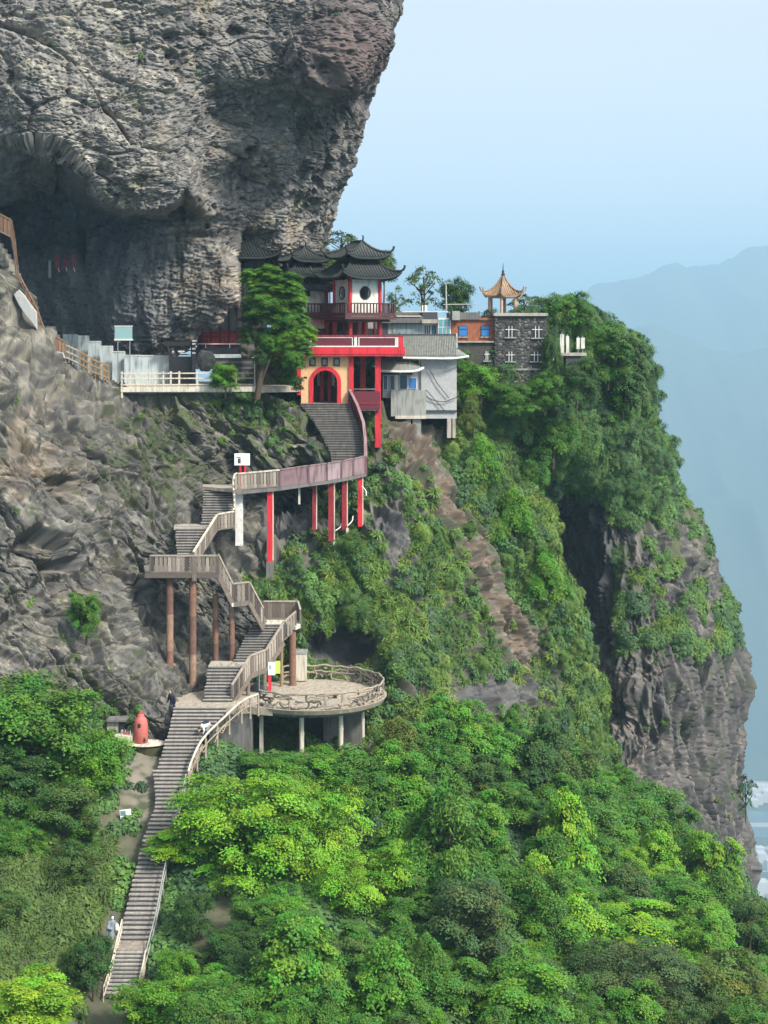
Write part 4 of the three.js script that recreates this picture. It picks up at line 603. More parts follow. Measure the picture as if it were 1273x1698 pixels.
{
  // --- terrace floor, walls, shelter and fences
  const y = Y(641, 139.6), fl = [V(X(186, 137.9), y, -137.9), V(X(205, 138.1), y, -138.1), V(X(430, 139.2), y, -139.2), V(X(492, 141.5), y, -141.5), V(X(499, 143.2), y, -143.2), V(X(510, 156), y, -156), V(X(100, 156), y, -156), V(X(100, 141), y, -141)];
  const m = new THREE.Mesh(metreUV(slab(fl, 0.5)), M.deck); m.name = 'terrace_floor'; m.userData = { kind: 'structure', label: 'concrete terrace before the cliff foot' }; m.castShadow = m.receiveShadow = true; scene.add(m);
  const e = new THREE.Mesh(metreUV(slab([V(X(200, 137.8), y + 0.02, -137.8), V(X(428, 138.9), y + 0.02, -138.9), V(X(428, 139.3), y + 0.02, -139.3), V(X(200, 138.2), y + 0.02, -138.2)], 0.42)), M.paleConcrete); e.name = 'terrace_kerb'; e.userData = { kind: 'structure', label: 'pale concrete kerb along the terrace edge' }; e.castShadow = e.receiveShadow = true; scene.add(e);

  const w = thing('stepped_wall', 'white stepped parapet wall, tinted blue for shade, at the cliff foot behind the terrace fence', 'wall', V(X(200, 143), y, -143));
  [[104, 128, 556, 149], [128, 146, 558, 148], [146, 166, 567, 147], [166, 186, 575, 146], [186, 206, 584, 145], [206, 232, 590, 144.4], [232, 257, 590.5, 144.4], [257, 282, 591, 144.4]].forEach(([a, b, top, dd], i) => { part('panel', box(X(a, dd), X(b, dd) + 0.05, y - 1, Y(top, dd), -dd - 0.3, -dd + (i % 2) * 0.012), M.bluePanel, w); part('coping', box(X(a, dd), X(b, dd) + 0.02, Y(top, dd), Y(top - 1.6, dd), -dd - 0.32, -dd + 0.05), M.whiteWall, w); });  // panels of a white wall, bluish shade put into their colour
  solo('wall_box', 'small pale wall block above the brown stair fence', 'block', box(X(76, 147), X(89, 147), Y(560, 147), Y(541, 147), -148, -147), M.bluePanel);
  const d = 143.5, s = thing('shelter', 'low black timber shelter with open rails at the end of the pale wall', 'shelter', V(X(302, d), y, -d));
  for (const [px, dd] of [[282, d], [318.5, d], [282, d + 2], [318.5, d + 2]]) part('post', box(X(px - 2, dd), X(px + 2, dd), y, Y(568, dd), -dd - 0.1, -dd + 0.1), M.timber, s);
  part('roof', box(X(271, d), X(322, d), Y(573.5, d), Y(566.5, d), -d - 2.6, -d + 0.25), M.timber, s); part('front_panel', box(X(284, d), X(316.4, d), y, Y(591, d), -d - 0.1, -d), M.black, s);
  for (const r of [580, 587]) part('rail', box(X(284.2, d), X(316.4, d), Y(r + 2, d), Y(r, d), -d - 0.06, -d + 0.02), M.timber, s);
  for (const [a, b, r] of [[295, 306, 581.5], [312, 316.2, 587.2], [286, 288, 581.5]]) part('paper_strip', box(X(a, d), X(b, d), Y(r + 2.6, d), Y(r, d), -d + 0.021, -d + 0.04), M.white, s);
  part('end_post', box(X(319, d), X(324.5, d), y, Y(564, d), -d + 0.12, -d + 0.36), M.slate, s); for (const r of [564, 569, 577, 584]) part('bracket', box(X(319.5, d), X(325, d), Y(r + 2.5, d), Y(r, d), -d + 0.362, -d + 0.45), M.white, s);

  const sg = thing('notice_board', 'pale teal notice board on posts before the cliff wall', 'notice board', V(X(204, 142.4), y, -142.4)), ds = 142.4;
  part('board', box(X(190, ds), X(219, ds), Y(562, ds), Y(541.5, ds), -ds - 0.06, -ds), M.teal, sg); part('frame', [box(X(189, ds), X(220, ds), Y(541.5, ds), Y(540, ds), -ds - 0.07, -ds + 0.03), box(X(189, ds), X(220, ds), Y(564.5, ds), Y(562, ds), -ds - 0.07, -ds + 0.03)], M.white, sg);
  for (const px of [194, 214]) part('leg', box(X(px, ds), X(px + 1.6, ds), y, Y(562, ds), -ds - 0.15, -ds - 0.07), M.steel, sg);
  solo('lamp_pole', 'thin white pole with a small cap beside the leaning tree trunk', 'pole', [rod(at(422, 641, 139.4), at(422, 563, 139.4), 0.05, 0.05, 8), rod(at(422, 563, 139.4), at(420.5, 560, 139.4), 0.16, 0.02, 8), box(X(417.4, 139.4), X(419.4, 139.4), Y(570, 139.4), Y(565.5, 139.4), -139.5, -139.3)], M.white);

  // white three-rail fence on the terrace edge
  const f = thing('terrace_fence', 'cream three-rail fence along the terrace edge above the rock face', 'fence', V(X(310, 138.5), y, -138.5)), dp = (px) => lerp(137.9, 139.1, (px - 200) / 225), top = y + 1.22;
  for (const px of [202, 216, 228.5, 245, 258.5, 270.6, 283, 297, 327, 360, 391]) part('fence_post', box(X(px - 1.5, dp(px)), X(px + 1.5, dp(px)), px < 205 ? y - 0.9 : y, top + 0.08, -dp(px) - 0.07, -dp(px) + 0.07), M.railLight, f);
  for (const h of [1.14, 0.72, 0.2]) for (const [a, b] of [[200, 245], [245, 297], [297, 391], [391, 424]]) part('fence_rail', bar(V(X(a, dp(a)), y + h, -dp(a) + 0.08), V(X(b, dp(b)), y + h, -dp(b) + 0.08), 0.05, 0.10), b > 391 ? M.slat[0] : M.railLight, f);

  // brown stair fence up the left edge
  const line = [[-14, 378, 133], [18, 394, 133.4], [24, 428, 134.2], [29, 480, 134.9], [46, 512, 135.3], [62, 544, 135.9], [72, 574, 136.3], [108, 596, 137]].map(([a, b, q]) => at(a, b, q));
  const bf = thing('board_fence', 'brown board fence climbing the cliff steps at the left edge', 'fence', line[5].clone()); boardRail(bf, line, { h: 1.42, w: 0.26, gap: 0.05, rnd, slats: M.railBrown, rail: M.railBrown[2], lift: 0.05, posts: M.railBrown });
  const by = [[108, 597, 137], [130, 607, 137.3], [153, 621, 137.6], [180, 632, 138]].map(([a, b, q]) => at(a, b, q)), yf = thing('bamboo_fence', 'yellow brown rail fence where the cliff steps reach the terrace', 'fence', by[1].clone());
  for (let i = 0; i + 1 < by.length; i++) for (const h of [0.25, 0.75, 1.25]) part('fence_rail', bar(by[i].clone().add(V(0, h, 0)), by[i + 1].clone().add(V(0, h, 0)), 0.07, 0.12), i ? M.bamboo : M.rail, yf);
  for (let i = 0; i < 12; i++) { const t = i / 11 * 3, k = Math.min(2, Math.floor(t)), p = by[k].clone().lerp(by[k + 1], t - k); part('fence_post', bar(p.clone().add(V(0, -0.1, -0.06)), p.clone().add(V(0, 1.4, -0.06)), 0.1), i > 4 ? M.bamboo : M.slat[0], yf); }
  const st = thing('cliff_steps', 'concrete steps behind the brown fence climbing the left edge of the cliff', 'steps', at(60, 560, 137.4));
  for (let i = 0; i < 26; i++) { const t = i / 25, px = curve(0, -10, 0.2, 22, 0.45, 46, 0.7, 78, 1, 185)(t), row = curve(0, 385, 0.2, 430, 0.45, 515, 0.7, 580, 1, 637)(t), q = lerp(133.8, 138.8, t), p = at(px - 16, row + 8, q + 0.6); part('step', box(p.x - 0.5, p.x + 0.75, p.y - 0.6, p.y, p.z - 2.2, p.z), M.concrete, st); }
  // white plastered patches on the rock under the fence
  const pl = (name, label, pts, dd) => { const sh = new THREE.Shape(pts.map(([a, b]) => new THREE.Vector2(X(a, dd), Y(b, dd)))), g = new THREE.ExtrudeGeometry(sh, { depth: 0.25, bevelEnabled: true, bevelSize: 0.06, bevelThickness: 0.06, bevelSegments: 2 }); g.translate(0, 0, -dd); solo(name, label, 'plaster patch', g, M.houseWall); };
  pl('plaster_patch', 'long white plastered patch on the rock below the brown fence', [[24, 487], [32, 482], [40, 490], [50, 505], [60, 518], [62, 546], [56, 536], [44, 522], [33, 505]], 134.4);
  pl('plaster_patch', 'small white plastered patch beneath the foot of the brown fence', [[93, 583], [104, 586], [107, 593], [101, 594], [94, 589]], 136.3);
  // red inscription painted on the cliff, three characters too worn to read
  const dI = 147.6, ins = thing('rock_inscription', 'three worn red characters painted on the shaded cliff wall', 'inscription', at(110, 452, dI)), S = (a, b, c2, e, r = 0.09) => bar(at(a, b, dI), at(c2, e, dI), r, 0.05);
  const strokes = [[[93, 422, 93, 446], [98, 420, 95, 431], [95, 431, 99, 446], [92, 434, 97, 432], [96, 424, 99, 421], [97, 447, 100, 450]], [[107, 428, 104, 447], [109, 430, 113, 447], [105, 439, 111, 438], [107, 426, 112, 425], [108, 446, 104, 450]], [[121, 421, 121, 445], [126, 422, 124, 436], [124, 436, 126, 449], [119, 430, 126, 428], [120, 446, 118, 450], [123, 424, 127, 421]]];
  for (const c of strokes) part('character', c.map((q) => S(...q)), mat(0.40, 0.05, 0.06, 0.9), ins);
  for (const [a, b] of [[96, 449], [109, 448], [122, 449]]) part('pale_stroke', S(a, b - 5, a + 2, b + 2, 0.11), M.cloth, ins);
  part('pale_strip', [box(X(80, dI), X(84.5, dI), Y(461, dI), Y(432, dI), -dI - 0.06, -dI)], M.greyPanel, ins);
}
// --- gate stairs with the red brown side wall
{
  const g = thing('gate_stairs', 'wide grey stairs curving up to the red arch', 'stairs', at(560, 770, 135.4)), n = 27;
  const yA = -10.75, yB = Y(668.5, DG), dA = 135.0, dB = DG - 0.2;
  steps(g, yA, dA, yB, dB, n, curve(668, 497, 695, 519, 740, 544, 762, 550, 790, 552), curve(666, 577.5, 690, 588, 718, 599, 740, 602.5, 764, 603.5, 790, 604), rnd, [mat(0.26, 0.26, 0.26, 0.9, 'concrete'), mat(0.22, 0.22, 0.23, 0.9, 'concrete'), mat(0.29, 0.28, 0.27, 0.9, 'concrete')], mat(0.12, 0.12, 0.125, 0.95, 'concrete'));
  const w = thing('stair_parapet', 'dark red brown parapet wall along the right side of the gate stairs', 'parapet', at(603, 765, 135.5)), R = curve(0, 604, 0.25, 603.5, 0.5, 600.5, 0.75, 591, 1, 578);
  for (let i = 0; i < 8; i++) { const f = (t) => { const d = lerp(dA - 0.7, dB, t), y = lerp(yA, yB, t); return V(X(R(t), d) + 0.1, y - 0.25, -d); }, a = f(i / 8), b = f((i + 1) / 8), s = strip(a, b, 1.35, 1.35, 0.16); part('wall_panel', s, M.maroon, w); part('coping', bar(a.clone().add(V(0, 1.38, 0)), b.clone().add(V(0, 1.38, 0)), 0.24, 0.09), M.mauve[1], w); }
}
// ---------------------------------------------------------------- walkway, zigzag stairs, platform, lower stairs
const walk = [[388, 815, 130], [463, 808, 131], [511, 801, 132], [542, 797, 132.6], [566, 793, 133.1], [586, 789, 133.6], [607, 784, 134.1]].map(([a, b, d]) => at(a, b, d));
{
  const g = thing('walkway', 'raised walkway on red posts between the upper steps and the gate stairs', 'walkway', walk[2].clone()), back = V(0.05, 0, -2.1);
  for (let i = 0; i + 1 < walk.length; i++) { const a = walk[i], b = walk[i + 1]; part('deck', slab([a, b, b.clone().add(back), a.clone().add(back)], 0.16), M.concrete, g); part('edge_beam', bar(a.clone().add(V(0, -0.13, 0.06)), b.clone().add(V(0, -0.13, 0.06)), 0.14, 0.26), M.darkConcrete, g); }
  boardRail(g, [walk[0], walk[1]], { h: 1.36, w: 0.2, gap: 0.05, rnd, slats: [M.slat[0], M.slat[3], M.slat[3], M.slat[1]], rail: M.railLight });
  for (let i = 1; i + 1 < walk.length; i++) { const a = walk[i].clone().add(V(0.06, 0.02, 0.03)), b = walk[i + 1].clone().add(V(-0.03, 0.02, 0.03)); part('panel', strip(a, b, 1.34, 1.34, 0.07), M.mauve[[0, 0, 1, 2, 1, 1][i]], g); part('panel_rail', bar(a.clone().add(V(0, 1.36, 0)), b.clone().add(V(0, 1.36, 0)), 0.12, 0.09), M.mauve[1], g); part('panel_post', bar(b.clone().add(V(0.02, 0, 0.02)), b.clone().add(V(0.02, 1.36, 0.02)), 0.1), M.mauve[0], g); }
  const post = (px, top, foot, d, w, m, label, thin) => { const x = X(px, d), t = thing('support_post', label, 'post', V(x, Y(foot, d), -d)); part('shaft', box(x - w / 2, x + w / 2, Y(foot, d), Y(top, d), -d - w / 2, -d + w / 2), m, t); if (thin) part('painted_lit_edge', box(x + w / 2 - 0.002, x + w / 2 + 0.07, Y(foot - 2, d), Y(top, d), -d - w / 2 + 0.02, -d + w / 2 - 0.02), M.railLight, t); if (label.includes('footing')) part('footing', box(x - w / 2 - 0.08, x + w / 2 + 0.08, Y(foot + 62, d), Y(foot, d), -d - w / 2 - 0.08, -d + w / 2 + 0.08), M.darkConcrete, t); };  // pale strip imitates sunlight on the right edge of each post
  post(447.5, 812, 931, 131.2, 0.42, M.red, 'brightest red post under the walkway, on a grey concrete footing', true);
  post(496, 804, 836, 132.4, 0.16, M.paleConcrete, 'short pale post under the walkway above the dark rock');
  post(521, 802, 879, 133.2, 0.3, M.deepRed, 'slender dull red post left of the tallest walkway post', true);
  post(549, 797, 897, 133.2, 0.44, M.deepRed, 'thick dark red post under the middle of the mauve panels', true);
  post(555, 898, 934, 133.0, 0.24, M.paleConcrete, 'grey concrete stub below the thick dark red post');
  post(571, 793, 878, 133.7, 0.38, M.deepRed, 'dark red post second from the right end of the walkway', true);
  post(576, 876, 898, 133.5, 0.22, M.paleConcrete, 'pale concrete stub below the second dark red post from the right');
  post(597, 786, 873, 134.2, 0.36, M.red, 'red post under the right end of the walkway', true);
  const wp = solo('peeling_pillar', 'white peeling pillar under the left end of the walkway', 'pillar', [box(X(390, 130.8), X(402, 130.8), Y(905, 130.8), Y(816, 130.8), -131.4, -130.8)], M.white);
  for (const [a, b, c, e, n] of [[600, 806, 607, 822, 'white plastic pipe hanging from the right end of the walkway'], [585, 856, 576, 872, 'pale pipe slanting beside the dark red posts'], [566, 868, 556, 880, 'short pale pipe slanting at the foot of the thick red post'], [452, 912, 474, 952, 'long pale hose slanting down the rock beside the bright red post']]) solo('pipe', n, 'pipe', tube([at(a, b, 133.8), at((a + c) / 2 + 3, (b + e) / 2, 133.6), at(c, e, 133.4)], 0.045, 10, 6), M.white);
  const s = thing('info_sign', 'white information sign on red legs above the upper steps', 'sign', at(401, 790, 131.8)), d = 131.8;
  part('board', box(X(388.5, d), X(414, d), Y(771.5, d), Y(752, d), -d - 0.05, -d), M.board, s); part('print', [box(X(391.5, d), X(399, d), Y(759, d), Y(757.5, d), -d, -d + 0.01), box(X(394, d), X(399, d), Y(768.5, d), Y(760, d), -d, -d + 0.012)], M.slate, s);
  for (const px of [396.5, 404.5]) part('leg', box(X(px, d), X(px + 3.4, d), Y(812, d), Y(771.5, d), -d - 0.12, -d - 0.05), M.red, s);
}
{ // upper steps in two flights, with their own railing
  const g = thing('upper_steps', 'two grey flights of steps climbing from the log platform to the walkway', 'steps', at(330, 930, 125)), yP = -17.25, yM = -14.4, yT = -11.7;
  steps(g, yP, 124.4, yM, 128.3, 16, curve(872, 290, 896, 291, 920, 293, 946, 295), curve(872, 356, 895, 338, 920, 322, 946, 318), rnd);
  part('landing', slab([at(288, 873.5, 128.0), at(362, 873.5, 128.0), V(X(392, 129), Y(873.5, 128), -129.2), V(X(392, 129.9), Y(873.5, 128), -130), V(X(290, 130), Y(873.5, 128), -130)], 0.25), M.concrete, g);
  steps(g, yM, 129.0, yT, 132.2, 15, curve(800, 338, 840, 336, 872, 333), curve(800, 386, 872, 385), rnd);
  part('top_landing', slab([V(X(335, 132), yT, -131.9), V(X(391, 130), yT - 0.1, -130), V(X(470, 131.4), yT, -131.3), V(X(470, 133), yT, -133.4), V(X(335, 133), yT, -133.6)], 0.25), M.deck, g);
  const r = thing('upper_railing', 'pale topped board railing stepping up beside the two upper flights', 'railing', at(360, 880, 127));
  boardRail(r, [at(320, 945, 124.4), at(360, 881, 127.7), at(388, 876, 128.2)], { h: 1.3, rnd, rail: M.railLight, slats: [M.slat[0], M.slat[3], M.slat[1]] });
  part('hand_rail', tube([at(386, 846, 128.6), at(388, 842, 128.8), at(387.5, 818, 129.4), at(386.5, 797, 129.8), at(388.5, 788, 129.95), at(394, 784, 130)], 0.085, 24, 8), M.railLight, r);
  const sh = []; for (let i = 0; i < 7; i++) { const p = at(388, 872 - i * 9, 128.6 + i * 0.2); sh.push(box(p.x - 0.04, p.x + 0.04, p.y - 0.3, p.y + 1.1, p.z - 0.3, p.z + 0.1)); } part('side_board', sh, M.slat[1], r);
}
{ // log platform and the flight that turns down from it
  const g = thing('log_platform', 'timber-railed platform carried on tall brown log columns against the rock', 'platform', at(300, 953, 122.6)), y = -17.25, dF = 122.6;
  part('deck', slab([V(X(241, dF), y, -dF), V(X(362, dF), y, -dF), V(X(366, 126.5), y, -126.5), V(X(238, 127), y, -127)], 0.2), M.darkConcrete, g);
  part('edge_beam', bar(V(X(240, dF), y - 0.15, -dF + 0.08), V(X(363, dF), y - 0.15, -dF + 0.08), 0.14, 0.34), M.slat[2], g); part('corner_block', box(X(319, dF), X(326, dF), y - 0.55, y, -dF - 0.1, -dF + 0.2), M.slat[1], g);
  boardRail(g, [V(X(249, dF), y, -dF), V(X(320, dF), y, -dF), V(X(361, dF), y, -dF)], { h: 1.3, rnd, w: 0.26, slats: [M.slat[0], M.slat[0], M.slat[3], M.slat[4], M.slat[1]] });
  const log = (px, top, foot, d, w, label, k) => { const x = X(px, d), t = thing('log_column', label, 'column', V(x, Y(foot, d), -d)), H = Y(top, d) - Y(foot, d), n = 3; for (let i = 0; i < n; i++) part('log_section', rod(V(x, Y(foot, d) + H * i / n, -d), V(x + 0.02, Y(foot, d) + H * (i + 1) / n - 0.015, -d), w / 2, w / 2 * 0.96, 14), M.log[(i + k) % 3], t); };
  log(281, 957, 1140, 123.2, 0.56, 'tall brown log column at the outer left of the platform', 0);
  log(319, 958, 1148, 123.0, 0.56, 'brown log column with peeling pale bark, second from the left', 1);
  log(357, 985, 1108, 124.6, 0.46, 'shorter log column in the shade under the sloping flight', 2);
  log(384, 1000, 1100, 124.2, 0.44, 'grey log column beside the dark stairway under the sloping flight', 2);
  // descending flight, seen from below
  const f = thing('sloping_flight', 'dark-bellied flight of steps sloping down from the platform to the turn', 'flight', at(400, 1000, 123.5)), p = [V(X(362, dF), y, -dF), at(386, 1000, 122.9), at(413, 997, 123.2), at(436, 1040, 124.2)], bk = V(0.15, 0, -2.3);
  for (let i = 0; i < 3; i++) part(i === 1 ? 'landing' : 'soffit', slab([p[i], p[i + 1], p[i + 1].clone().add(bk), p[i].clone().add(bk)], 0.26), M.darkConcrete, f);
  for (let i = 0; i < 3; i++) part('stringer', bar(p[i].clone().add(V(0, -0.12, 0.05)), p[i + 1].clone().add(V(0, -0.12, 0.05)), 0.12, 0.32), M.slat[1], f);
  for (const [a, b, n] of [[p[0], p[1], 10], [p[2], p[3], 10]]) for (let i = 0; i < n; i++) { const q = a.clone().lerp(b, (i + 0.5) / n), w = Math.abs(b.x - a.x) / n; part('step', box(q.x - w / 2, q.x + w / 2, q.y - 0.1, q.y + 0.12, q.z - 2.2, q.z - 0.05), M.riser, f); }
  boardRail(f, p, { h: 1.42, rnd, slats: [M.slat[0], M.slat[3], M.slat[1], M.slat[4]], lift: 0.02 });
  part('end_cap', box(X(384, 122.8), X(387, 122.8), Y(1006, 122.8), Y(1000, 122.8), -122.9, -122.76), M.white, f);
}
{ // lower zigzag flights from the forecourt to the turn
  const g = thing('zigzag_stairs', 'board-railed zigzag stairs rising from the forecourt to the turning landing', 'stairs', at(380, 1163, 119.3)), yF = -25.9, y1 = -23.85, y2 = -21.45;
  steps(g, yF, 119.0, y1, 121.6, 11, curve(1100, 345, 1163, 337), curve(1100, 405, 1163, 384), rnd);
  part('landing', slab([V(X(345, 121.6), y1, -121.55), V(X(412, 121.6), y1, -121.55), V(X(418, 123.6), y1, -123.6), V(X(350, 123.6), y1, -123.6)], 0.3), M.concrete, g); part('landing_face', box(X(346, 121.5), X(402, 121.5), y1 - 0.45, y1 - 0.02, -121.6, -121.45), M.concrete, g);
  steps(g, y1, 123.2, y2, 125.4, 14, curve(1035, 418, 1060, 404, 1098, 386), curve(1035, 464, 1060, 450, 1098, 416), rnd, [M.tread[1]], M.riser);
  part('top_landing', slab([V(X(434, 125.4), y2, -125.3), V(X(462, 125.4), y2, -125.3), V(X(490, 124.6), y2, -124.5), V(X(498, 125.4), y2, -125.4), V(X(494, 127.6), y2, -127.6), V(X(434, 127.6), y2, -127.6)], 0.28), M.paleConcrete, g);
  const r = thing('zigzag_railing', 'weathered board railing with a pale top along the outer side of the zigzag stairs', 'railing', at(430, 1110, 121));
  boardRail(r, [at(384, 1168, 119.2), at(415, 1118, 121.4), at(441, 1108, 122.6), at(470, 1062, 124.2), at(490, 1044, 124.8)], { h: 1.36, rnd, slats: [M.slat[0], M.slat[3], M.slat[1], M.slat[4]], lift: 0.02 });
  for (const [a, b] of [[at(384, 1170, 119.2), at(415, 1121, 121.4)], [at(415, 1121, 121.4), at(441, 1111, 122.6)], [at(441, 1111, 122.6), at(470, 1066, 124.2)]]) part('stringer', bar(a, b, 0.16, 0.36), M.slat[1], r);
  boardRail(r, [at(498, 1043, 125.6), V(X(494, 127.4), y2, -127.4), V(X(437, 127.4), y2, -127.4)], { h: 1.4, rnd, slats: [M.slat[1], M.slat[2]], gap: 0.015, w: 0.3 });
  const log = (px, top, foot, d, w, m, label) => { const x = X(px, d); solo('landing_column', label, 'column', [rod(V(x, Y(foot, d), -d), V(x, Y(top, d), -d), w / 2, w / 2 * 0.97, 14), rod(V(x, Y(foot, d), -d), V(x, Y(foot, d) + 0.12, -d), w / 2 + 0.05, w / 2 + 0.04, 14)], m); };
  log(485, 1048, 1136, 124.8, 0.52, M.log[0], 'thick brown column under the outer corner of the turning landing'); log(466.5, 1062, 1139, 124.4, 0.22, M.log[1], 'thin pale brown column left of the thick corner column'); log(438, 1112, 1148, 122.6, 0.34, M.slat[1], 'grey column under the middle of the zigzag railing');
  log(411, 1122, 1160, 121.2, 0.3, M.slat[1], 'short grey column near the foot of the zigzag railing');
  const s = thing('map_sign', 'white and lime sign board on one red leg under the zigzag stairs', 'sign', at(447, 1148, 121.2)), d = 121.2;
  part('board', [box(X(444.5, d), X(456, d), Y(1119.5, d), Y(1098, d), -d - 0.05, -d)], M.board, s); part('lime_panel', box(X(456, d), X(464.5, d), Y(1117, d), Y(1096, d), -d - 0.05, -d - 0.002), M.lime, s); part('print', box(X(446, d), X(450, d), Y(1110, d), Y(1103, d), -d, -d + 0.01), M.teal, s);
  part('leg', box(X(444.5, d), X(449.5, d), Y(1148, d), Y(1119.5, d), -d - 0.14, -d - 0.05), M.red, s);
  solo('thin_pole', 'thin grey pole rising before the zigzag railing', 'pole', rod(at(429.5, 1160, 118.2), at(429.5, 1100, 118.2), 0.04, 0.04, 8), M.steel);
  const k = thing('cabinet', 'pale grey cabinet standing behind the thick corner column', 'cabinet', V(X(498, 126), Y(1129, 126), -126)); part('body', box(X(489, 126), X(508, 126), Y(1129, 126), Y(1084, 126), -127, -126), M.paleConcrete, k); part('top', box(X(488, 126), X(509, 126), Y(1084, 126), Y(1080.5, 126), -127.05, -125.94), M.greyPanel, k);
  solo('tarp_heap', 'dark covered heap on the floor under the zigzag stairs', 'heap', (() => { const q = new THREE.SphereGeometry(1, 20, 12, 0, 2 * Math.PI, 0, Math.PI / 2); q.scale(0.75, 0.75, 0.5); const c = at(430, 1148, 122.8); q.translate(c.x, c.y, c.z); return q; })(), M.slate);
}
// --- forecourt and round viewing platform
const CP = V(X(517, 121.6), -25.9, -121.6), RP = 5.2;
{
  const y = -25.9, f = slab([V(X(287, 117.6), y, -117.55), V(X(410, 117.6), y, -117.55), V(X(452, 117), y, -116.9), V(X(452, 126), y, -126), V(X(330, 124.5), y, -124.5), V(X(276, 121.5), y, -121.5)], 0.5), m = new THREE.Mesh(metreUV(f), M.deck); m.name = 'forecourt'; m.userData = { kind: 'structure', label: 'concrete forecourt at the head of the long stairs' }; m.castShadow = m.receiveShadow = true; scene.add(m);
  const g = thing('viewing_platform', 'round concrete viewing platform jutting out over the trees', 'platform', CP.clone());
  const disc = new THREE.CylinderGeometry(RP + 0.25, RP + 0.05, 0.34, 64); disc.translate(CP.x, CP.y - 0.166, CP.z); part('deck', disc, M.deck, g);
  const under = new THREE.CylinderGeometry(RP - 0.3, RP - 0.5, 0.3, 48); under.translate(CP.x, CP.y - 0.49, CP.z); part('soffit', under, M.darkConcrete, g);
  const col = (px, foot, d, w, label) => solo('platform_post', label, 'post', [rod(V(X(px, d), Y(foot, d), -d), V(X(px, d), y - 0.34, -d), w / 2, w / 2, 14), rod(V(X(px, d), Y(foot, d) + 1.2, -d), V(X(px, d), Y(foot, d) + 1.28, -d), w / 2 + 0.02, w / 2 + 0.02, 14)], M.paleConcrete);
  col(500, 1246, 117.6, 0.34, 'pale round post under the middle of the viewing platform'); col(565, 1238, 118.6, 0.34, 'round post under the right half of the viewing platform'); col(601.5, 1222, 120, 0.26, 'thin round post nearest the right tip of the viewing platform');
  const bw = thing('platform_wall', 'dark streaked concrete wall and added recess panel under the viewing platform', 'wall', V(X(540, 122), Y(1250, 122), -122)); part('wall', box(X(536, 121), X(600, 121), Y(1256, 121), y - 0.64, -122.5, -121), M.darkConcrete, bw); part('wall', box(X(418, 123), X(536, 123), Y(1262, 123), y - 0.64, -124, -123), M.slate, bw); part('buttress', box(X(400, 117.6), X(418, 117.6), Y(1260, 117.6), y - 0.5, -119, -117.6), M.darkConcrete, bw); part('buttress', box(X(430, 118), X(436, 118), Y(1250, 118), y - 0.5, -118.6, -118), M.concrete, bw); part('side_wall', box(X(345, 117), X(410, 117), Y(1270, 117), y - 0.5, -117.9, -117.62), M.darkConcrete, bw);  // slate slab added to stand for the shaded recess left of the wall
  // branch railing round the platform
  const r = thing('branch_railing', 'railing of cast twisting branches round the viewing platform', 'railing', CP.clone()), onRim = (a, h) => V(CP.x + Math.cos(a) * RP, CP.y + h, CP.z + Math.sin(a) * RP), a0 = -2.05, a1 = 2.32; // angles from +x towards +z
  const ring = []; for (let i = 0; i <= 60; i++) ring.push(onRim(lerp(a0, a1, i / 60), 1.08 + 0.04 * Math.sin(i * 1.7) + 0.03 * Math.sin(i * 0.9))); part('top_rail', tube(ring, 0.075, 150, 7), M.branch, r);
  const N = 18; for (let i = 0; i <= N; i++) { const a = lerp(a0, a1, i / N); const w = 0.03 * Math.sin(i * 5.1); part('branch_post', tube([onRim(a + w, 0), onRim(a - w, 0.4), onRim(a + w * 0.6, 0.75), onRim(a, 1.1)], 0.07, 10, 7), i > 9 && i % 3 === 0 ? M.branchDark : M.branch, r); }
  const rb = rngOf(41); for (let i = 0; i < 150; i++) { let a = lerp(a0 + 0.03, a1 - 0.03, rb()), h = 0.05 + rb() * 0.95; const pts = [], dirA = (rb() - 0.5) * 0.17, dh = (rb() - 0.5) * 1.3; for (let k = 0; k < 5; k++) { pts.push(onRim(a, clamp(h, 0.04, 1.06))); a = clamp(a + dirA * (0.5 + rb()), a0, a1); h += dh * (0.2 + rb() * 0.6) * (k % 2 ? -0.4 : 1); } part('branch', tube(pts, 0.045 + rb() * 0.04, 14, 6), rb() < 0.45 ? M.branchDark : M.branch, r); }
  part('mesh_panel', box(onRim(1.25, 0).x - 0.3, onRim(1.25, 0).x + 0.3, y + 0.78, y + 1.0, onRim(1.25, 0).z, onRim(1.25, 0).z + 0.03), M.black, r);
  // railing from the platform down the long stairs
  const q = [at(428, 1180, 116.9), at(404, 1190, 116.4), at(368, 1222, 114.8), at(334, 1258, 113), at(316, 1296, 111.4), at(312, 1310, 110.8)], b = thing('branch_railing', 'branch-patterned railing sloping from the platform along the long stairs', 'railing', q[2].clone());
  part('top_rail', tube(q.map((p) => p.clone().add(V(0, 1.22, 0))), 0.08, 60, 7), M.railLight, b); part('middle_rail', tube(q.map((p) => p.clone().add(V(0, 0.6, 0.05))), 0.05, 60, 6), M.branch, b);
  const cu = new THREE.CatmullRomCurve3(q); for (let i = 0; i <= 9; i++) { const p = cu.getPoint(i / 9); part('branch_post', rod(p.clone().add(V(0, -0.3, 0)), p.clone().add(V(0, 1.24, 0)), 0.085, 0.07, 8), M.branch, b); }
  for (let i = 0; i < 22; i++) { const t = rb() * 0.86, pts = []; for (let k = 0; k < 4; k++) pts.push(cu.getPoint(Math.min(1, t + k * 0.035)).add(V(0, 0.1 + rb() * 1.05, 0.03))); part('branch', tube(pts, 0.04, 10, 6), rb() < 0.3 ? M.branchDark : M.branch, b); }
}
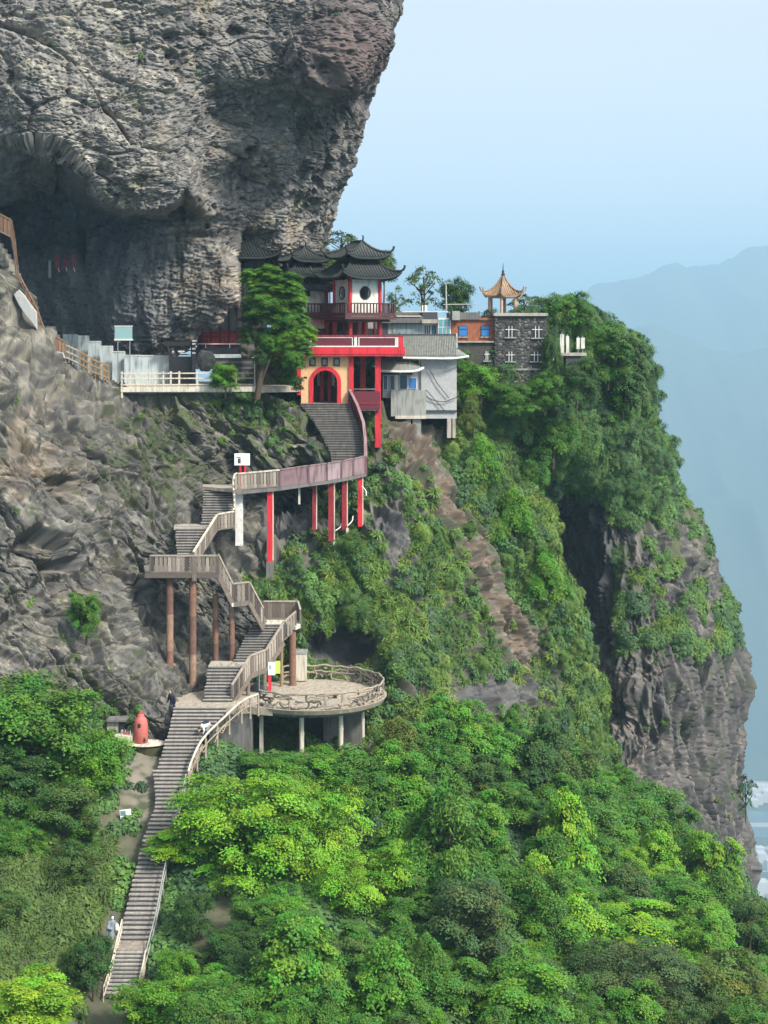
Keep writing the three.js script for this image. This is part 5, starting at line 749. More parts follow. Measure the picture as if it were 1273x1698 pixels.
// --- the long lower stairs
{
  const L = curve(1181, 287, 1221, 276, 1274, 260, 1276, 253, 1331, 258, 1386, 239, 1417, 231, 1466, 218, 1530, 203, 1561, 196, 1576, 189, 1655, 173), R = curve(1181, 374, 1221, 336, 1275, 311, 1331, 301, 1386, 285, 1417, 277, 1466, 267, 1530, 255, 1561, 244, 1576, 239, 1640, 226, 1660, 222);
  const g = thing('long_stairs', 'long grey concrete stairs climbing through the trees to the forecourt', 'stairs', at(205, 1650, 95));
  steps(g, -37.3, 95, -35.87, 98.0, 11, L, R, rnd); part('landing', slab([at(190, 1575, 98.0), at(239, 1575, 98.0), V(X(245, 99.6), Y(1575, 98), -99.6), V(X(196, 99.6), Y(1575, 98), -99.6)], 0.3), mat(0.40, 0.37, 0.33, 0.9, 'concrete'), g);
  steps(g, Y(1575, 98), 99.5, -25.9, 117.6, 56, L, R, rnd);
  const hr = (name, label, pts, h, m) => { const q = pts.map(([a, b, d]) => at(a, b, d)), t = thing(name, label, 'railing', q[0].clone()); for (const k of [h, h * 0.5]) part('hand_rail', tube(q.map((p) => p.clone().add(V(0, k, 0))), 0.045, 40, 6), m, t); const cu = new THREE.CatmullRomCurve3(q); for (let i = 0; i <= 14; i++) { const p = cu.getPoint(i / 14); part('baluster', rod(p.clone().add(V(0, -0.2, 0)), p.clone().add(V(0, h, 0)), 0.035, 0.035, 6), m, t); } };
  hr('stair_railing', 'dark thin railing down the right side of the long stairs', [[308, 1312, 110.6], [303, 1336, 109.4], [288, 1400, 106.8], [280, 1434, 105.3], [270, 1480, 103], [259, 1540, 100.6], [248, 1585, 98.6], [241, 1612, 97.2]], 1.1, M.greyPanel);
  hr('stair_railing', 'pale low railing right of the bottom flight of the long stairs', [[241, 1604, 97.4], [236, 1630, 96.4], [228, 1664, 95.2]], 1.0, M.railLight);
  hr('stair_railing', 'pale railing down the left side of the bottom flight', [[202, 1554, 100.2], [193, 1590, 98.2], [184, 1628, 96.4], [171, 1668, 94.8]], 1.05, M.railLight);
}
// --- incense furnace and offering stand on their ledge
{
  const d = 115.5, y = Y(1231, d), led = thing('stone_ledge', 'pale flat ledge with a mossy underside beside the long stairs', 'ledge', V(X(240, d), y - 0.8, -d)), e = new THREE.CylinderGeometry(1.45, 1.0, 0.16, 36); e.scale(1, 1, 0.75); e.translate(X(242, d), y - 0.08, -d + 0.2); part('top', e, M.paleConcrete, led);
  const e2 = new THREE.CylinderGeometry(1.32, 0.7, 2.2, 28, 6); e2.scale(1, 1, 0.75); e2.translate(X(244, d), y - 1.262, -d + 0.1); part('base', e2, mat(0.11, 0.12, 0.06, 0.95, 'concrete'), led);
  const g = thing('incense_furnace', 'pink bullet-shaped incense furnace with two small dark openings', 'furnace', V(X(233, d), y, -d)), pr = [[0, 0], [0.50, 0], [0.505, 0.9], [0.49, 1.3], [0.42, 1.58], [0.30, 1.75], [0.24, 1.80], [0.25, 1.88], [0.16, 2.02], [0, 2.06]].map(([a, b]) => new THREE.Vector2(a, b)), la = new THREE.LatheGeometry(pr, 32); la.translate(X(233, d), y, -d); part('body', la, M.pink, g);
  part('cap', (() => { const s = new THREE.SphereGeometry(0.19, 16, 10); s.translate(X(233, d), y + 1.98, -d); return s; })(), M.pinkDark, g);
  part('opening', box(X(230.4, d), X(234.6, d), y + 1.12, y + 1.38, -d + 0.42, -d + 0.52), M.black, g); part('opening', box(X(239.5, d), X(242.4, d), y + 0.12, y + 0.38, -d + 0.38, -d + 0.47), M.black, g);
  const t = thing('offering_trough', 'grey trough of red and white candles left of the pink furnace', 'trough', V(X(206, d), Y(1236, d), -d)); part('trough', [box(X(190, d), X(220.5, d), Y(1234, d), Y(1219, d), -d - 0.5, -d + 0.2)], M.paleConcrete, t);
  const rc = rngOf(6); for (let i = 0; i < 22; i++) { const x = lerp(X(199, d), X(219, d), rc()), z = -d - 0.4 + rc() * 0.5, h = 0.14 + rc() * 0.3; part('candle', rod(V(x, Y(1219, d), z), V(x, Y(1219, d) + h, z), 0.022, 0.018, 6), rc() < 0.65 ? M.pink : M.cloth, t); }
  const k = thing('stone_shrine', 'squat grey stone shrine with a flat roof behind the candles', 'shrine', V(X(188, d + 0.8), Y(1222, d), -d - 0.8)); part('body', box(X(177, d + 0.8), X(197, d + 0.8), Y(1224, d), Y(1200, d), -d - 1.6, -d - 0.8), M.concrete, k); part('opening', box(X(197, d + 0.6), X(203, d + 0.6), Y(1216, d), Y(1201, d), -d - 1.4, -d - 0.7), M.black, k); part('roof', box(X(174, d), X(207, d), Y(1200, d), Y(1197, d), -d - 1.8, -d - 0.5), M.darkConcrete, k);
  const ds = 108.6, s = thing('info_sign', 'tilted white sign on two red legs left of the long stairs', 'sign', at(209, 1388, ds)), tilt = (g2) => { g2.rotateZ(0.13); const c = at(208.5, 1353, ds); g2.translate(c.x, c.y, c.z); return g2; };
  part('board', tilt(box(-0.36, 0.36, -0.42, 0.42, -0.03, 0.03)), M.board, s); part('print', [tilt(box(-0.33, 0.02, 0.05, 0.36, 0.03, 0.036)), tilt(box(-0.30, 0.12, -0.30, -0.02, 0.03, 0.038))], mat(0.12, 0.24, 0.25, 0.6), s); for (const px of [206, 211]) part('leg', box(X(px - 1.2, ds), X(px + 1.2, ds), Y(1392, ds), Y(1362, ds), -ds - 0.1, -ds - 0.04), M.red, s);
}
// ---------------------------------------------------------------- houses behind the temple
{
  const d = 148, z = -d, g = thing('white_house', 'white walled house with a grey ribbed roof right of the red balcony', 'house', V(X(715, d), Y(695, d), z)), xa = X(640, d), xb = X(757, d);
  part('wall', box(X(698, d), xb, Y(694, d), Y(593, d), z - 8, z), M.houseWall, g); part('side_wall', box(X(634, d), X(698, d), Y(660, d), Y(612, d), z - 8, z - 0.25), M.houseWall, g);
  // ribbed roof, steep towards the viewer
  const e = (px, row, q) => at(px, row, q), r0 = e(640, 592, d - 0.9), r1 = e(758, 592, d - 0.9), r2 = e(756, 557, d + 2.6), r3 = e(640, 557, d + 2.6);
  const roof = part('roof', [strip(r0, r1, 0.12, 0.12, 0.1), fromPoints([r0.clone().add(V(0, 0.12, 0)), r1.clone().add(V(0, 0.12, 0)), r2, r0.clone().add(V(0, 0.12, 0)), r2, r3]), fromPoints([r1.clone().add(V(0, 0.12, 0)), e(777, 590, d - 0.4), e(757, 577, d + 1.6), e(757, 577, d + 1.6), r2, r1.clone().add(V(0, 0.12, 0))])], M.corrugated, g);
  const ribs = []; for (let i = 0; i < 42; i++) { const t = (i + 0.5) / 42; ribs.push(bar(r0.clone().lerp(r1, t).add(V(0, 0.16, 0.02)), r3.clone().lerp(r2, t).add(V(0, 0.04, 0.02)), 0.075, 0.08)); } part('roof_ribs', ribs, mat(0.34, 0.37, 0.36, 0.6, 'concrete'), roof).userData.kind = 'stuff';
  part('roof_ridge', bar(r3.clone().add(V(0, 0.08, 0)), r2.clone().add(V(0, 0.08, 0)), 0.3, 0.2), M.slate, roof); part('verge', bar(r2.clone().add(V(0.05, 0.2, 0)), e(757.5, 578, d + 0.6), 0.14, 0.16), M.greyPanel, roof);
  part('eave_board', tube([e(668, 593.5, d - 1), e(715, 594.5, d - 1), e(750, 594.5, d - 1), e(777, 591, d - 0.6)], 0.11, 30, 6), M.white, g);
  const l0 = e(632, 615, d - 1.6), l1 = e(690, 615, d - 1.6), l2 = e(668, 590, d + 0.4), l3 = e(622, 590, d + 0.4); part('lean_roof', [fromPoints([l0, l1, l2, l0, l2, l3]), fromPoints([l1, e(702, 611, d - 0.8), l2])], M.corrugated, g); part('lean_eave', tube([l0, e(665, 616.5, d - 1.6), e(690, 615, d - 1.5), e(702, 610, d - 1)], 0.12, 20, 6), M.white, g);
  const win = (a, b, r0_, r1_, m) => { const w = part('window', box(X(a, d), X(b, d), Y(r1_, d), Y(r0_, d), z - 0.25, z - 0.16), M.white, g); part('pane', box(X(a + 1.2, d), X(b - 1.2, d), Y(r1_ - 1, d), Y(r0_ + 1, d), z - 0.16, z - 0.13), m, w); };
  win(635, 643, 622, 647, M.glass); win(646, 654.5, 622, 647, M.glass); win(662, 676, 621, 646, M.glass); win(677, 691.5, 626, 645, M.blueGlass);
  part('frame_post', box(X(655, d), X(660, d), Y(648, d), Y(617, d), z - 0.24, z - 0.1), M.white, g);
  for (const [a, b] of [[632, 661], [666, 684]]) part('shade', box(X(a, d), X(b, d), Y(621, d), Y(618, d), z - 0.2, z + 0.35), M.black, g);
  part('base', [box(X(648, d), X(698, d), Y(690, d), Y(647, d), z - 6, z + 0.4), box(X(698, d), X(706, d), Y(694, d), Y(647, d), z - 6, z + 0.36)], M.greyPanel, g);
  part('base_ledge', box(X(655, d), X(706, d), Y(694, d), Y(689, d), z - 5, z + 0.5), M.paleConcrete, g);
  for (const [a, b] of [[673, 681], [684, 698], [741, 748], [750, 755]]) part('pier', box(X(a, d), X(b, d), Y(726, d), Y(694, d), z - 3, z + 0.2), a < 700 ? M.greyPanel : M.concrete, g);
  part('beam', box(X(706, d), X(757, d), Y(683, d), Y(680, d), z, z + 0.18), M.slate, g);
  const wire = (pts, label) => solo('cable', label, 'cable', tube(pts.map(([a, b]) => at(a, b, d - 0.2)), 0.035, 30, 5), M.black);
  wire([[707, 658], [720, 664], [738, 666], [746, 663], [757, 659]], 'black cable sagging across the white house wall'); wire([[706, 646], [722, 664], [737, 681]], 'dark cable slanting down over the base of the white house'); wire([[712, 612], [724, 634], [744, 660]], 'thin cable running down the blank white wall');
}
{
  const d = 157, z = -d, g = thing('flat_roofed_block', 'low grey flat roofed block behind the ribbed roof', 'building', V(X(680, d), Y(560, d), z));
  part('wall', box(X(640, d), X(700, d), Y(575, d), Y(530, d), z - 8, z), M.greyPanel, g); part('shutter', box(X(651, d), X(698, d), Y(562, d), Y(537, d), z, z + 0.06), mat(0.22, 0.32, 0.36, 0.7, 'stained'), g); part('door', box(X(633, d), X(643, d), Y(562, d), Y(536, d), z, z + 0.05), M.slate, g);
  part('roof_slab', [box(X(634, d), X(701, d), Y(535.5, d), Y(525, d), z - 8.4, z + 0.5), box(X(655, d), X(722, d), Y(524, d), Y(517, d), z - 8, z - 0.5)], M.darkConcrete, g); part('roof_edge', [box(X(657, d), X(698, d), Y(525, d), Y(523.6, d), z - 0.1, z + 0.6), box(X(667, d), X(743, d), Y(517.6, d), Y(516.4, d), z - 0.2, z + 0.3)], M.white, g);
  part('pale_bay', box(X(700, d), X(726, d), Y(575, d), Y(529, d), z - 6, z - 0.1), M.whiteWall, g); part('bay_hood', box(X(699, d), X(727, d), Y(536, d), Y(529.5, d), z - 0.1, z + 0.7), M.concrete, g); part('dark_band', box(X(700, d), X(725, d), Y(529, d), Y(517.7, d), z - 5, z + 0.4), M.slate, g);
  for (const [a, b] of [[704, 706], [708, 709.5], [711, 713], [716, 723]]) part('window', box(X(a, d), X(b, d), Y(556, d), Y(540, d), z - 0.1, z - 0.02), M.glass, g);
  const bw = part('bay_window', box(X(726, d), X(747, d), Y(557, d), Y(527, d), z - 2, z + 0.3), M.white, g); for (const [a, b, r, s] of [[728, 734, 530, 541], [735.5, 740, 530, 541], [741.5, 746, 530, 541], [727.5, 733, 543, 556], [734.5, 739, 543, 556], [740.5, 745.5, 543, 556]]) part('pane', box(X(a, d), X(b, d), Y(s, d), Y(r, d), z + 0.3, z + 0.34), mat(0.10, 0.28, 0.34, 0.2), bw);
  const o = thing('orange_house', 'brick orange house with two blue windows under the roof terrace', 'house', V(X(785, d), Y(566, d), z));
  part('wall', box(X(746, d), X(821, d), Y(567, d), Y(527, d), z - 6, z + 0.1), M.brick, o); part('roof_edge', [box(X(744, d), X(794, d), Y(530, d), Y(518, d), z - 6, z + 0.35), box(X(794, d), X(821, d), Y(531, d), Y(529, d), z - 6, z + 0.3)], M.darkConcrete, o); part('water_box', box(X(749, d), X(762, d), Y(531, d), Y(516, d), z + 0.35, z + 0.9), M.greyPanel, o); part('gutter', box(X(746, d), X(821, d), Y(568.5, d), Y(565.5, d), z - 2, z + 0.3), M.tan, o);
  for (const [a, b] of [[760, 775], [797, 812]]) { const w = part('window', box(X(a, d), X(b, d), Y(558, d), Y(540, d), z + 0.1, z + 0.16), M.slate, o); part('pane', box(X(a + 1, d), X(b - 1, d), Y(557, d), Y(547, d), z + 0.16, z + 0.19), M.blueGlass, w); part('pane', box(X(a + 1, d), X(b - 1, d), Y(545.6, d), Y(541, d), z + 0.16, z + 0.19), M.blueGlass, w); part('sill', box(X(a - 1, d), X(b + 1, d), Y(560, d), Y(558, d), z + 0.1, z + 0.28), M.greyPanel, w); }
  const rl = thing('roof_rail', 'dark wooden rail on the roof between the orange house and the golden pavilion', 'railing', V(X(806, d), Y(529, d), z)); for (const r of [518.5, 523.5, 528]) part('rail', box(X(792, d), X(817, d), Y(r + 1.2, d), Y(r, d), z, z + 0.08), M.timber, rl); for (const px of [794, 803, 814]) part('rail_post', box(X(px - 1, d), X(px + 1, d), Y(529, d), Y(516, d), z - 0.1, z - 0.002), M.timber, rl);
}
{
  const d = 156.2, z = -d, g = thing('stone_building', 'dark rubble stone building with white barred windows below the golden pavilion', 'building', V(X(862, d), Y(640, d), z));
  part('wall', box(X(820, d), X(906, d), Y(660, d), Y(524, d), z - 8, z), M.stone, g); part('roof_slab', box(X(818, d), X(908, d), Y(524, d), Y(519, d), z - 8, z + 0.3), M.concrete, g); part('string_course', box(X(836, d), X(906, d), Y(614, d), Y(611, d), z, z + 0.14), M.greyPanel, g);
  const rs = rngOf(19), st = [mat(0.075, 0.08, 0.095, 0.95, 'concrete'), mat(0.13, 0.14, 0.15, 0.95, 'concrete'), mat(0.05, 0.055, 0.07, 0.95, 'concrete'), mat(0.24, 0.25, 0.25, 0.95, 'concrete'), mat(0.09, 0.09, 0.09, 0.95, 'concrete')], geos = [0, 1, 2, 3].map((k) => { const q = new THREE.IcosahedronGeometry(1, 1), p = q.attributes.position; for (let i = 0; i < p.count; i++) { const s = 1 + 0.35 * (hash(Math.round(p.getX(i) * 9), Math.round(p.getY(i) * 9), Math.round(p.getZ(i) * 9), k) - 0.5); p.setXYZ(i, p.getX(i) * s, p.getY(i) * s, p.getZ(i) * s * 0.45); } q.computeVertexNormals(); return q; });
  const wins = [[838, 854, 541, 559], [882, 899, 541, 560], [839, 853, 583, 599], [880, 897, 583, 599], [839, 856, 616, 632], [803, 812, 582, 598]];
  for (let row = 528; row < 640; row += 4.6) for (let px = 822; px < 905; px += 5.2) { const a = px + rs() * 4, b = row + rs() * 3; if (wins.some((w) => a > w[0] - 3 && a < w[1] + 3 && b > w[2] - 3 && b < w[3] + 4)) continue; const m = px > 855 && px < 885 && rs() < 0.22 ? st[3] : st[Math.floor(rs() * 5) % 5 === 3 ? 0 : Math.floor(rs() * 5) % 5]; piece('rubble_stone', pick(geos, rs), m, g, V(X(a, d), Y(b, d), z), rs() * 0.6 - 0.3, [0.12 + rs() * 0.10, 0.10 + rs() * 0.08, 0.14]); }
  const wing = thing('stone_wing', 'lower dark stone wing overgrown with plants left of the stone building', 'building', V(X(800, d + 0.6), Y(640, d), z - 0.6)); part('wall', box(X(752, d), X(820, d), Y(650, d), Y(568, d), z - 7, z - 0.35), M.stone, wing); part('roof_slab', box(X(750, d), X(819.6, d), Y(568, d), Y(565.6, d), z - 7, z - 0.1), M.concrete, wing);
  for (const w of wins) { const own = w[0] < 820 ? wing : g, zz = w[0] < 820 ? z - 0.34 : z + 0.02, q = part('window', box(X(w[0], d), X(w[1], d), Y(w[3], d), Y(w[2], d), zz - 0.3, zz + 0.03), M.black, own), n = 3; for (let i = 1; i < n; i++) part('bar', box(X(lerp(w[0], w[1], i / n), d) - 0.03, X(lerp(w[0], w[1], i / n), d) + 0.03, Y(w[3], d), Y(w[2], d), zz + 0.03, zz + 0.09), M.white, q); part('bar', box(X(w[0], d), X(w[1], d), Y(w[2] + 6, d), Y(w[2] + 4.8, d), zz + 0.032, zz + 0.08), M.white, q); part('sill', box(X(w[0] - 2, d), X(w[1] + 2, d), Y(w[3] + 2, d), Y(w[3], d), zz, zz + 0.22), M.greyPanel, q); }
}
{ // golden pavilion
  const d = 161, c = V(X(834, d), Y(491, d), -d), g = thing('golden_pavilion', 'small golden six-sided pavilion with a spire on the stone building roof', 'pavilion', V(c.x, Y(520, d), c.z)), hex = (r) => Array.from({ length: 6 }, (_, i) => [Math.cos(i / 6 * 2 * Math.PI + 0.35) * r, -Math.sin(i / 6 * 2 * Math.PI + 0.35) * r]);
  addRoof(g, { corners: hex(1.88), tops: hex(0.14), h: Y(459, d) - c.y, lift: 0.36, steep: 0.62, pitch: 0.2, rib: 0.07, ridge: 0.07, flare: 0.3 }, 0, c, [M.gold, M.goldRib, M.gold]);
  for (const [x, zz] of hex(1.42)) part('column', rod(V(c.x + x, Y(521, d), c.z + zz), V(c.x + x, c.y + 0.1, c.z + zz), 0.15, 0.14, 12), M.tan, g);
  const h2 = hex(1.42); for (let i = 0; i < 6; i++) { const a = h2[i], b = h2[(i + 1) % 6]; part('lintel', bar(V(c.x + a[0], c.y - 0.06, c.z + a[1]), V(c.x + b[0], c.y - 0.06, c.z + b[1]), 0.12, 0.26), M.tan, g); }
  const sp = new THREE.LatheGeometry([[0, 0], [0.16, 0], [0.2, 0.12], [0.1, 0.24], [0.14, 0.38], [0.05, 0.55], [0.02, 1.2], [0, 1.25]].map(([a, b]) => new THREE.Vector2(a, b)), 14); sp.translate(c.x, Y(457, d), c.z); part('spire', sp, M.ridge, g);
  part('floor', (() => { const f = new THREE.CylinderGeometry(1.8, 1.8, 0.2, 6); f.translate(c.x, Y(521, d) - 0.1, c.z); return f; })(), M.concrete, g);
}
{ // aerial panels, cable, poles
  const d = 157.5, z = -d; for (const [a, b, r, s, n] of [[928.5, 935, 554, 586, 'tallest white aerial panel, leftmost of the four on the wooded cliff top'], [938.6, 943.5, 557, 586, 'slim white aerial panel, second from the left on the wooded cliff top'], [956, 961.5, 560, 579, 'short cream aerial panel, third from the left on the wooded cliff top'], [963.5, 969.5, 560, 578, 'weathered cream aerial panel, rightmost on the wooded cliff top']]) { const t = thing('antenna', n, 'antenna', V(X((a + b) / 2, d), Y(s + 6, d), z)); part('panel', box(X(a, d), X(b, d), Y(s, d), Y(r, d), z - 0.16, z), M.whiteWall, t); part('mast', rod(V(X((a + b) / 2, d), Y(s + 12, d), z - 0.22), V(X((a + b) / 2, d), Y(r - 3, d), z - 0.22), 0.05, 0.05, 8), M.steel, t); }
  const pl = thing('utility_hut', 'dark hut with a concrete slab roof under the white aerial panels', 'hut', V(X(942, d), Y(610, d), z - 1)); part('slab', box(X(917, d), X(972, d), Y(590, d), Y(585, d), z - 2, z + 0.2), M.concrete, pl); part('hut', box(X(938, d), X(962, d), Y(618, d), Y(590.2, d), z - 2, z), M.slate, pl); for (const r of [562, 568, 574, 580]) part('rail', box(X(916, d), X(928, d), Y(r + 1.4, d), Y(r, d), z - 0.1, z), M.slat[1], pl);
  solo('cable', 'white cable hanging in a long curve below the aerial panels', 'cable', tube([at(918, 583, d - 0.6), at(917, 596, d - 0.7), at(911, 609, d - 0.8), at(900, 619, d - 0.9), at(887, 624, d - 1)], 0.08, 30, 6), M.white);
  const l = thing('roof_lamp', 'white lamp pole with a short arm standing before the dark round tree', 'lamp', at(740, 517, 158)); part('pole', rod(at(740, 517, 158), at(739, 470, 158), 0.08, 0.06, 8), M.houseWall, l); part('arm', bar(at(736, 470, 158), at(746, 469, 158), 0.12, 0.08), M.houseWall, l);
  for (const [a, n] of [[700.5, 'narrow white vent post, left of two on the flat roof'], [706, 'wider white vent post, right of two on the flat roof']]) solo('vent_post', n, 'post', [box(X(a - (a > 703 ? 2 : 1.2), 157.4), X(a + (a > 703 ? 2 : 1.2), 157.4), Y(517, 157.4), Y(506, 157.4), -157.6, -157.3)], M.white);
  solo('roof_pipe', 'white pipe rail running along the roof before the dark round tree', 'pipe', rod(at(735, 505, 157.6), at(782, 504.5, 157.6), 0.045, 0.045, 8), M.houseWall);
}
// ---------------------------------------------------------------- people and a statue
function figure(name, label, category, base, turnY, sets, group) {
  const g = thing(name, label, category, base, group); const rot = new THREE.Matrix4().makeRotationY(turnY).setPosition(base);
  for (const [n, list, m, k] of sets) { const q = limbs(list, 34, k ?? 0.04); q.applyMatrix4(rot); part(n, q, m, g); } return g;
}
const skin = mat(0.45, 0.28, 0.20, 0.7), navy = mat(0.015, 0.018, 0.035, 0.85), hairM = mat(0.02, 0.016, 0.014, 0.7), jeans = mat(0.03, 0.04, 0.07, 0.9), shirt = mat(0.62, 0.60, 0.58, 0.9), robe = mat(0.20, 0.26, 0.33, 0.7, 'stained'), stoneP = mat(0.28, 0.25, 0.21, 0.95, 'stained');
{ // walker in dark clothes at the head of the long stairs, leaning forward, right arm hanging
  const b = at(286.5, 1183, 117.5), hand = (x, y, z) => [0, 1, 2, 3].map((i) => [[x - 0.03 + i * 0.02, y - 0.04, z], [x - 0.032 + i * 0.022, y - 0.115 + Math.abs(i - 1.3) * 0.012, z + 0.015], 0.010, 0.008]).concat([[[x, y, z], [x, y - 0.05, z], 0.036, 0.034], [[x + 0.03, y - 0.01, z], [x + 0.055, y - 0.06, z + 0.02], 0.011, 0.009]]);
  figure('person', 'person in dark clothes stepping up at the head of the long stairs', 'person', b, -0.5, [
    ['body', [[[0, 1.36, 0.24], [0, 1.46, 0.30], 0.055, 0.05], [[0, 1.52, 0.33], [0, 1.60, 0.34], 0.085, 0.095], [[0, 1.53, 0.42], [0, 1.51, 0.44], 0.02, 0.018], [[-0.09, 1.55, 0.33], [-0.1, 1.57, 0.33], 0.02, 0.018], [[0.09, 1.55, 0.33], [0.1, 1.57, 0.33], 0.02, 0.018], ...hand(-0.27, 0.74, 0.26), ...hand(0.28, 0.72, 0.12)], skin, 0.015],
    ['hair', [[[0, 1.62, 0.30], [0, 1.55, 0.25], 0.105, 0.085]], hairM],
    ['jacket', [[[0, 0.92, 0.02], [0, 1.30, 0.18], 0.19, 0.20], [[-0.17, 1.32, 0.19], [-0.25, 1.05, 0.18], 0.085, 0.07], [[-0.25, 1.05, 0.18], [-0.27, 0.80, 0.25], 0.066, 0.05], [[0.17, 1.32, 0.19], [0.26, 1.04, 0.12], 0.085, 0.07], [[0.26, 1.04, 0.12], [0.28, 0.78, 0.12], 0.066, 0.05], [[0, 1.34, 0.2], [0, 1.4, 0.25], 0.1, 0.06]], navy],
    ['trousers', [[[-0.09, 0.92, 0.0], [-0.1, 0.5, 0.14], 0.12, 0.085], [[-0.1, 0.5, 0.14], [-0.1, 0.10, 0.02], 0.08, 0.055], [[0.09, 0.92, 0.0], [0.1, 0.48, -0.02], 0.12, 0.085], [[0.1, 0.48, -0.02], [0.1, 0.08, -0.10], 0.08, 0.055]], jeans],
    ['shoes', [[[-0.1, 0.04, 0.0], [-0.1, 0.035, 0.17], 0.05, 0.04], [[0.1, 0.04, -0.12], [0.1, 0.035, 0.05], 0.05, 0.04]], M.black]]);
}
{ // person bent low beside the railing, pale top, dark pack
  const b = at(346, 1219, 114.9);
  figure('person', 'person in a pale top bending over on the steps beside the railing', 'person', b, -1.1, [
    ['body', [[[0, 0.60, 0.52], [0, 0.52, 0.60], 0.055, 0.05], [[0, 0.47, 0.66], [0, 0.42, 0.72], 0.085, 0.095], [[0, 0.38, 0.79], [0, 0.37, 0.8], 0.02, 0.018], [[-0.24, 0.26, 0.62], [-0.24, 0.18, 0.64], 0.036, 0.03], [[0.26, 0.26, 0.50], [0.26, 0.18, 0.52], 0.036, 0.03], ...[0, 1, 2, 3].map((i) => [[-0.27 + i * 0.02, 0.17, 0.64], [-0.27 + i * 0.021, 0.10, 0.66], 0.011, 0.009]), ...[0, 1, 2, 3].map((i) => [[0.23 + i * 0.02, 0.17, 0.52], [0.23 + i * 0.021, 0.10, 0.54], 0.011, 0.009])], skin, 0.015],
    ['hair', [[[0, 0.52, 0.70], [0, 0.56, 0.62], 0.10, 0.08]], hairM],
    ['shirt', [[[0, 0.72, 0.05], [0, 0.66, 0.45], 0.18, 0.19], [[-0.17, 0.62, 0.46], [-0.25, 0.42, 0.52], 0.08, 0.065], [[-0.25, 0.42, 0.52], [-0.24, 0.26, 0.62], 0.06, 0.045], [[0.17, 0.62, 0.46], [0.27, 0.44, 0.44], 0.08, 0.065], [[0.27, 0.44, 0.44], [0.26, 0.26, 0.50], 0.06, 0.045]], shirt],
    ['backpack', [[[0, 0.92, 0.12], [0, 0.86, 0.36], 0.14, 0.13]], navy],
    ['trousers', [[[-0.1, 0.68, 0.0], [-0.12, 0.40, 0.22], 0.13, 0.09], [[-0.12, 0.40, 0.22], [-0.12, 0.06, 0.06], 0.08, 0.055], [[0.1, 0.68, 0.0], [0.12, 0.38, 0.20], 0.13, 0.09], [[0.12, 0.38, 0.20], [0.12, 0.06, 0.0], 0.08, 0.055]], M.greyPanel],
    ['shoes', [[[-0.12, 0.04, 0.03], [-0.12, 0.035, 0.20], 0.05, 0.04], [[0.12, 0.04, -0.02], [0.12, 0.035, 0.15], 0.05, 0.04]], M.black]]);
}
{
  const b = at(184, 1578, 99.2), g = thing('statue', 'pale blue and white robed statue on a stone block left of the long stairs', 'statue', b), rot = new THREE.Matrix4().makeRotationY(0.7).scale(V(0.86, 0.86, 0.86)).setPosition(b.clone().add(V(0, 0.85, 0))), add = (n, l, m, k) => { const q = limbs(l, 40, k); q.applyMatrix4(rot); part(n, q, m, g); };
  add('robe', [[[0, 0.02, 0], [0, 0.62, 0], 0.27, 0.19], [[0, 0.62, 0], [0.02, 1.05, 0.05], 0.19, 0.20], [[-0.18, 1.08, 0.04], [-0.32, 0.74, 0.10], 0.09, 0.10], [[-0.32, 0.74, 0.10], [-0.12, 0.66, 0.30], 0.09, 0.07], [[0.2, 1.08, 0.05], [0.34, 0.82, 0.18], 0.09, 0.09], [[-0.28, 0.7, 0], [-0.34, 0.2, 0.02], 0.07, 0.04]], robe, 0.08);
  add('face', [[[0.02, 1.16, 0.06], [0.03, 1.26, 0.09], 0.06, 0.055], [[0.03, 1.33, 0.11], [0.03, 1.42, 0.11], 0.09, 0.10], [[0.03, 1.35, 0.20], [0.03, 1.34, 0.215], 0.018, 0.016]], M.cloth, 0.03); add('hair', [[[0.03, 1.48, 0.07], [0.03, 1.40, 0.02], 0.11, 0.09], [[0.03, 1.58, 0.06], [0.03, 1.60, 0.06], 0.055, 0.05]], M.slate, 0.03);
  add('sleeve', [[[0.34, 0.82, 0.18], [0.30, 0.60, 0.30], 0.12, 0.15], [[0.30, 0.60, 0.30], [0.24, 0.72, 0.36], 0.12, 0.06]], M.cloth, 0.05); add('staff', [[[-0.42, 1.1, 0.1], [-0.46, -0.25, 0.05], 0.025, 0.025]], stoneP, 0.02);
  const bl = new THREE.CylinderGeometry(0.36, 0.48, 1.1, 9, 3); const p = bl.attributes.position; for (let i = 0; i < p.count; i++) { const k = 1 + 0.16 * n3(p.getX(i) * 3, p.getY(i) * 3, p.getZ(i) * 3); p.setX(i, p.getX(i) * k); p.setZ(i, p.getZ(i) * k); } bl.computeVertexNormals(); bl.translate(b.x, b.y + 0.32, b.z); part('stone_block', bl, stoneP, g);
}
// ---------------------------------------------------------------- trees and plants
const leafOf = (r, g, b) => new THREE.MeshPhysicalMaterial({ color: new THREE.Color().setRGB(r, g, b), vertexColors: true, roughness: 0.62, transmission: 0.22, thickness: 0, specularIntensity: 0.6 });
const LEAF = { lime: leafOf(0.155, 0.33, 0.012), bright: leafOf(0.122, 0.30, 0.010), fresh: leafOf(0.074, 0.225, 0.011), mid: leafOf(0.052, 0.165, 0.012), deep: leafOf(0.027, 0.090, 0.012), grey: leafOf(0.052, 0.105, 0.026), olive: leafOf(0.085, 0.140, 0.020), sage: leafOf(0.050, 0.112, 0.018) };
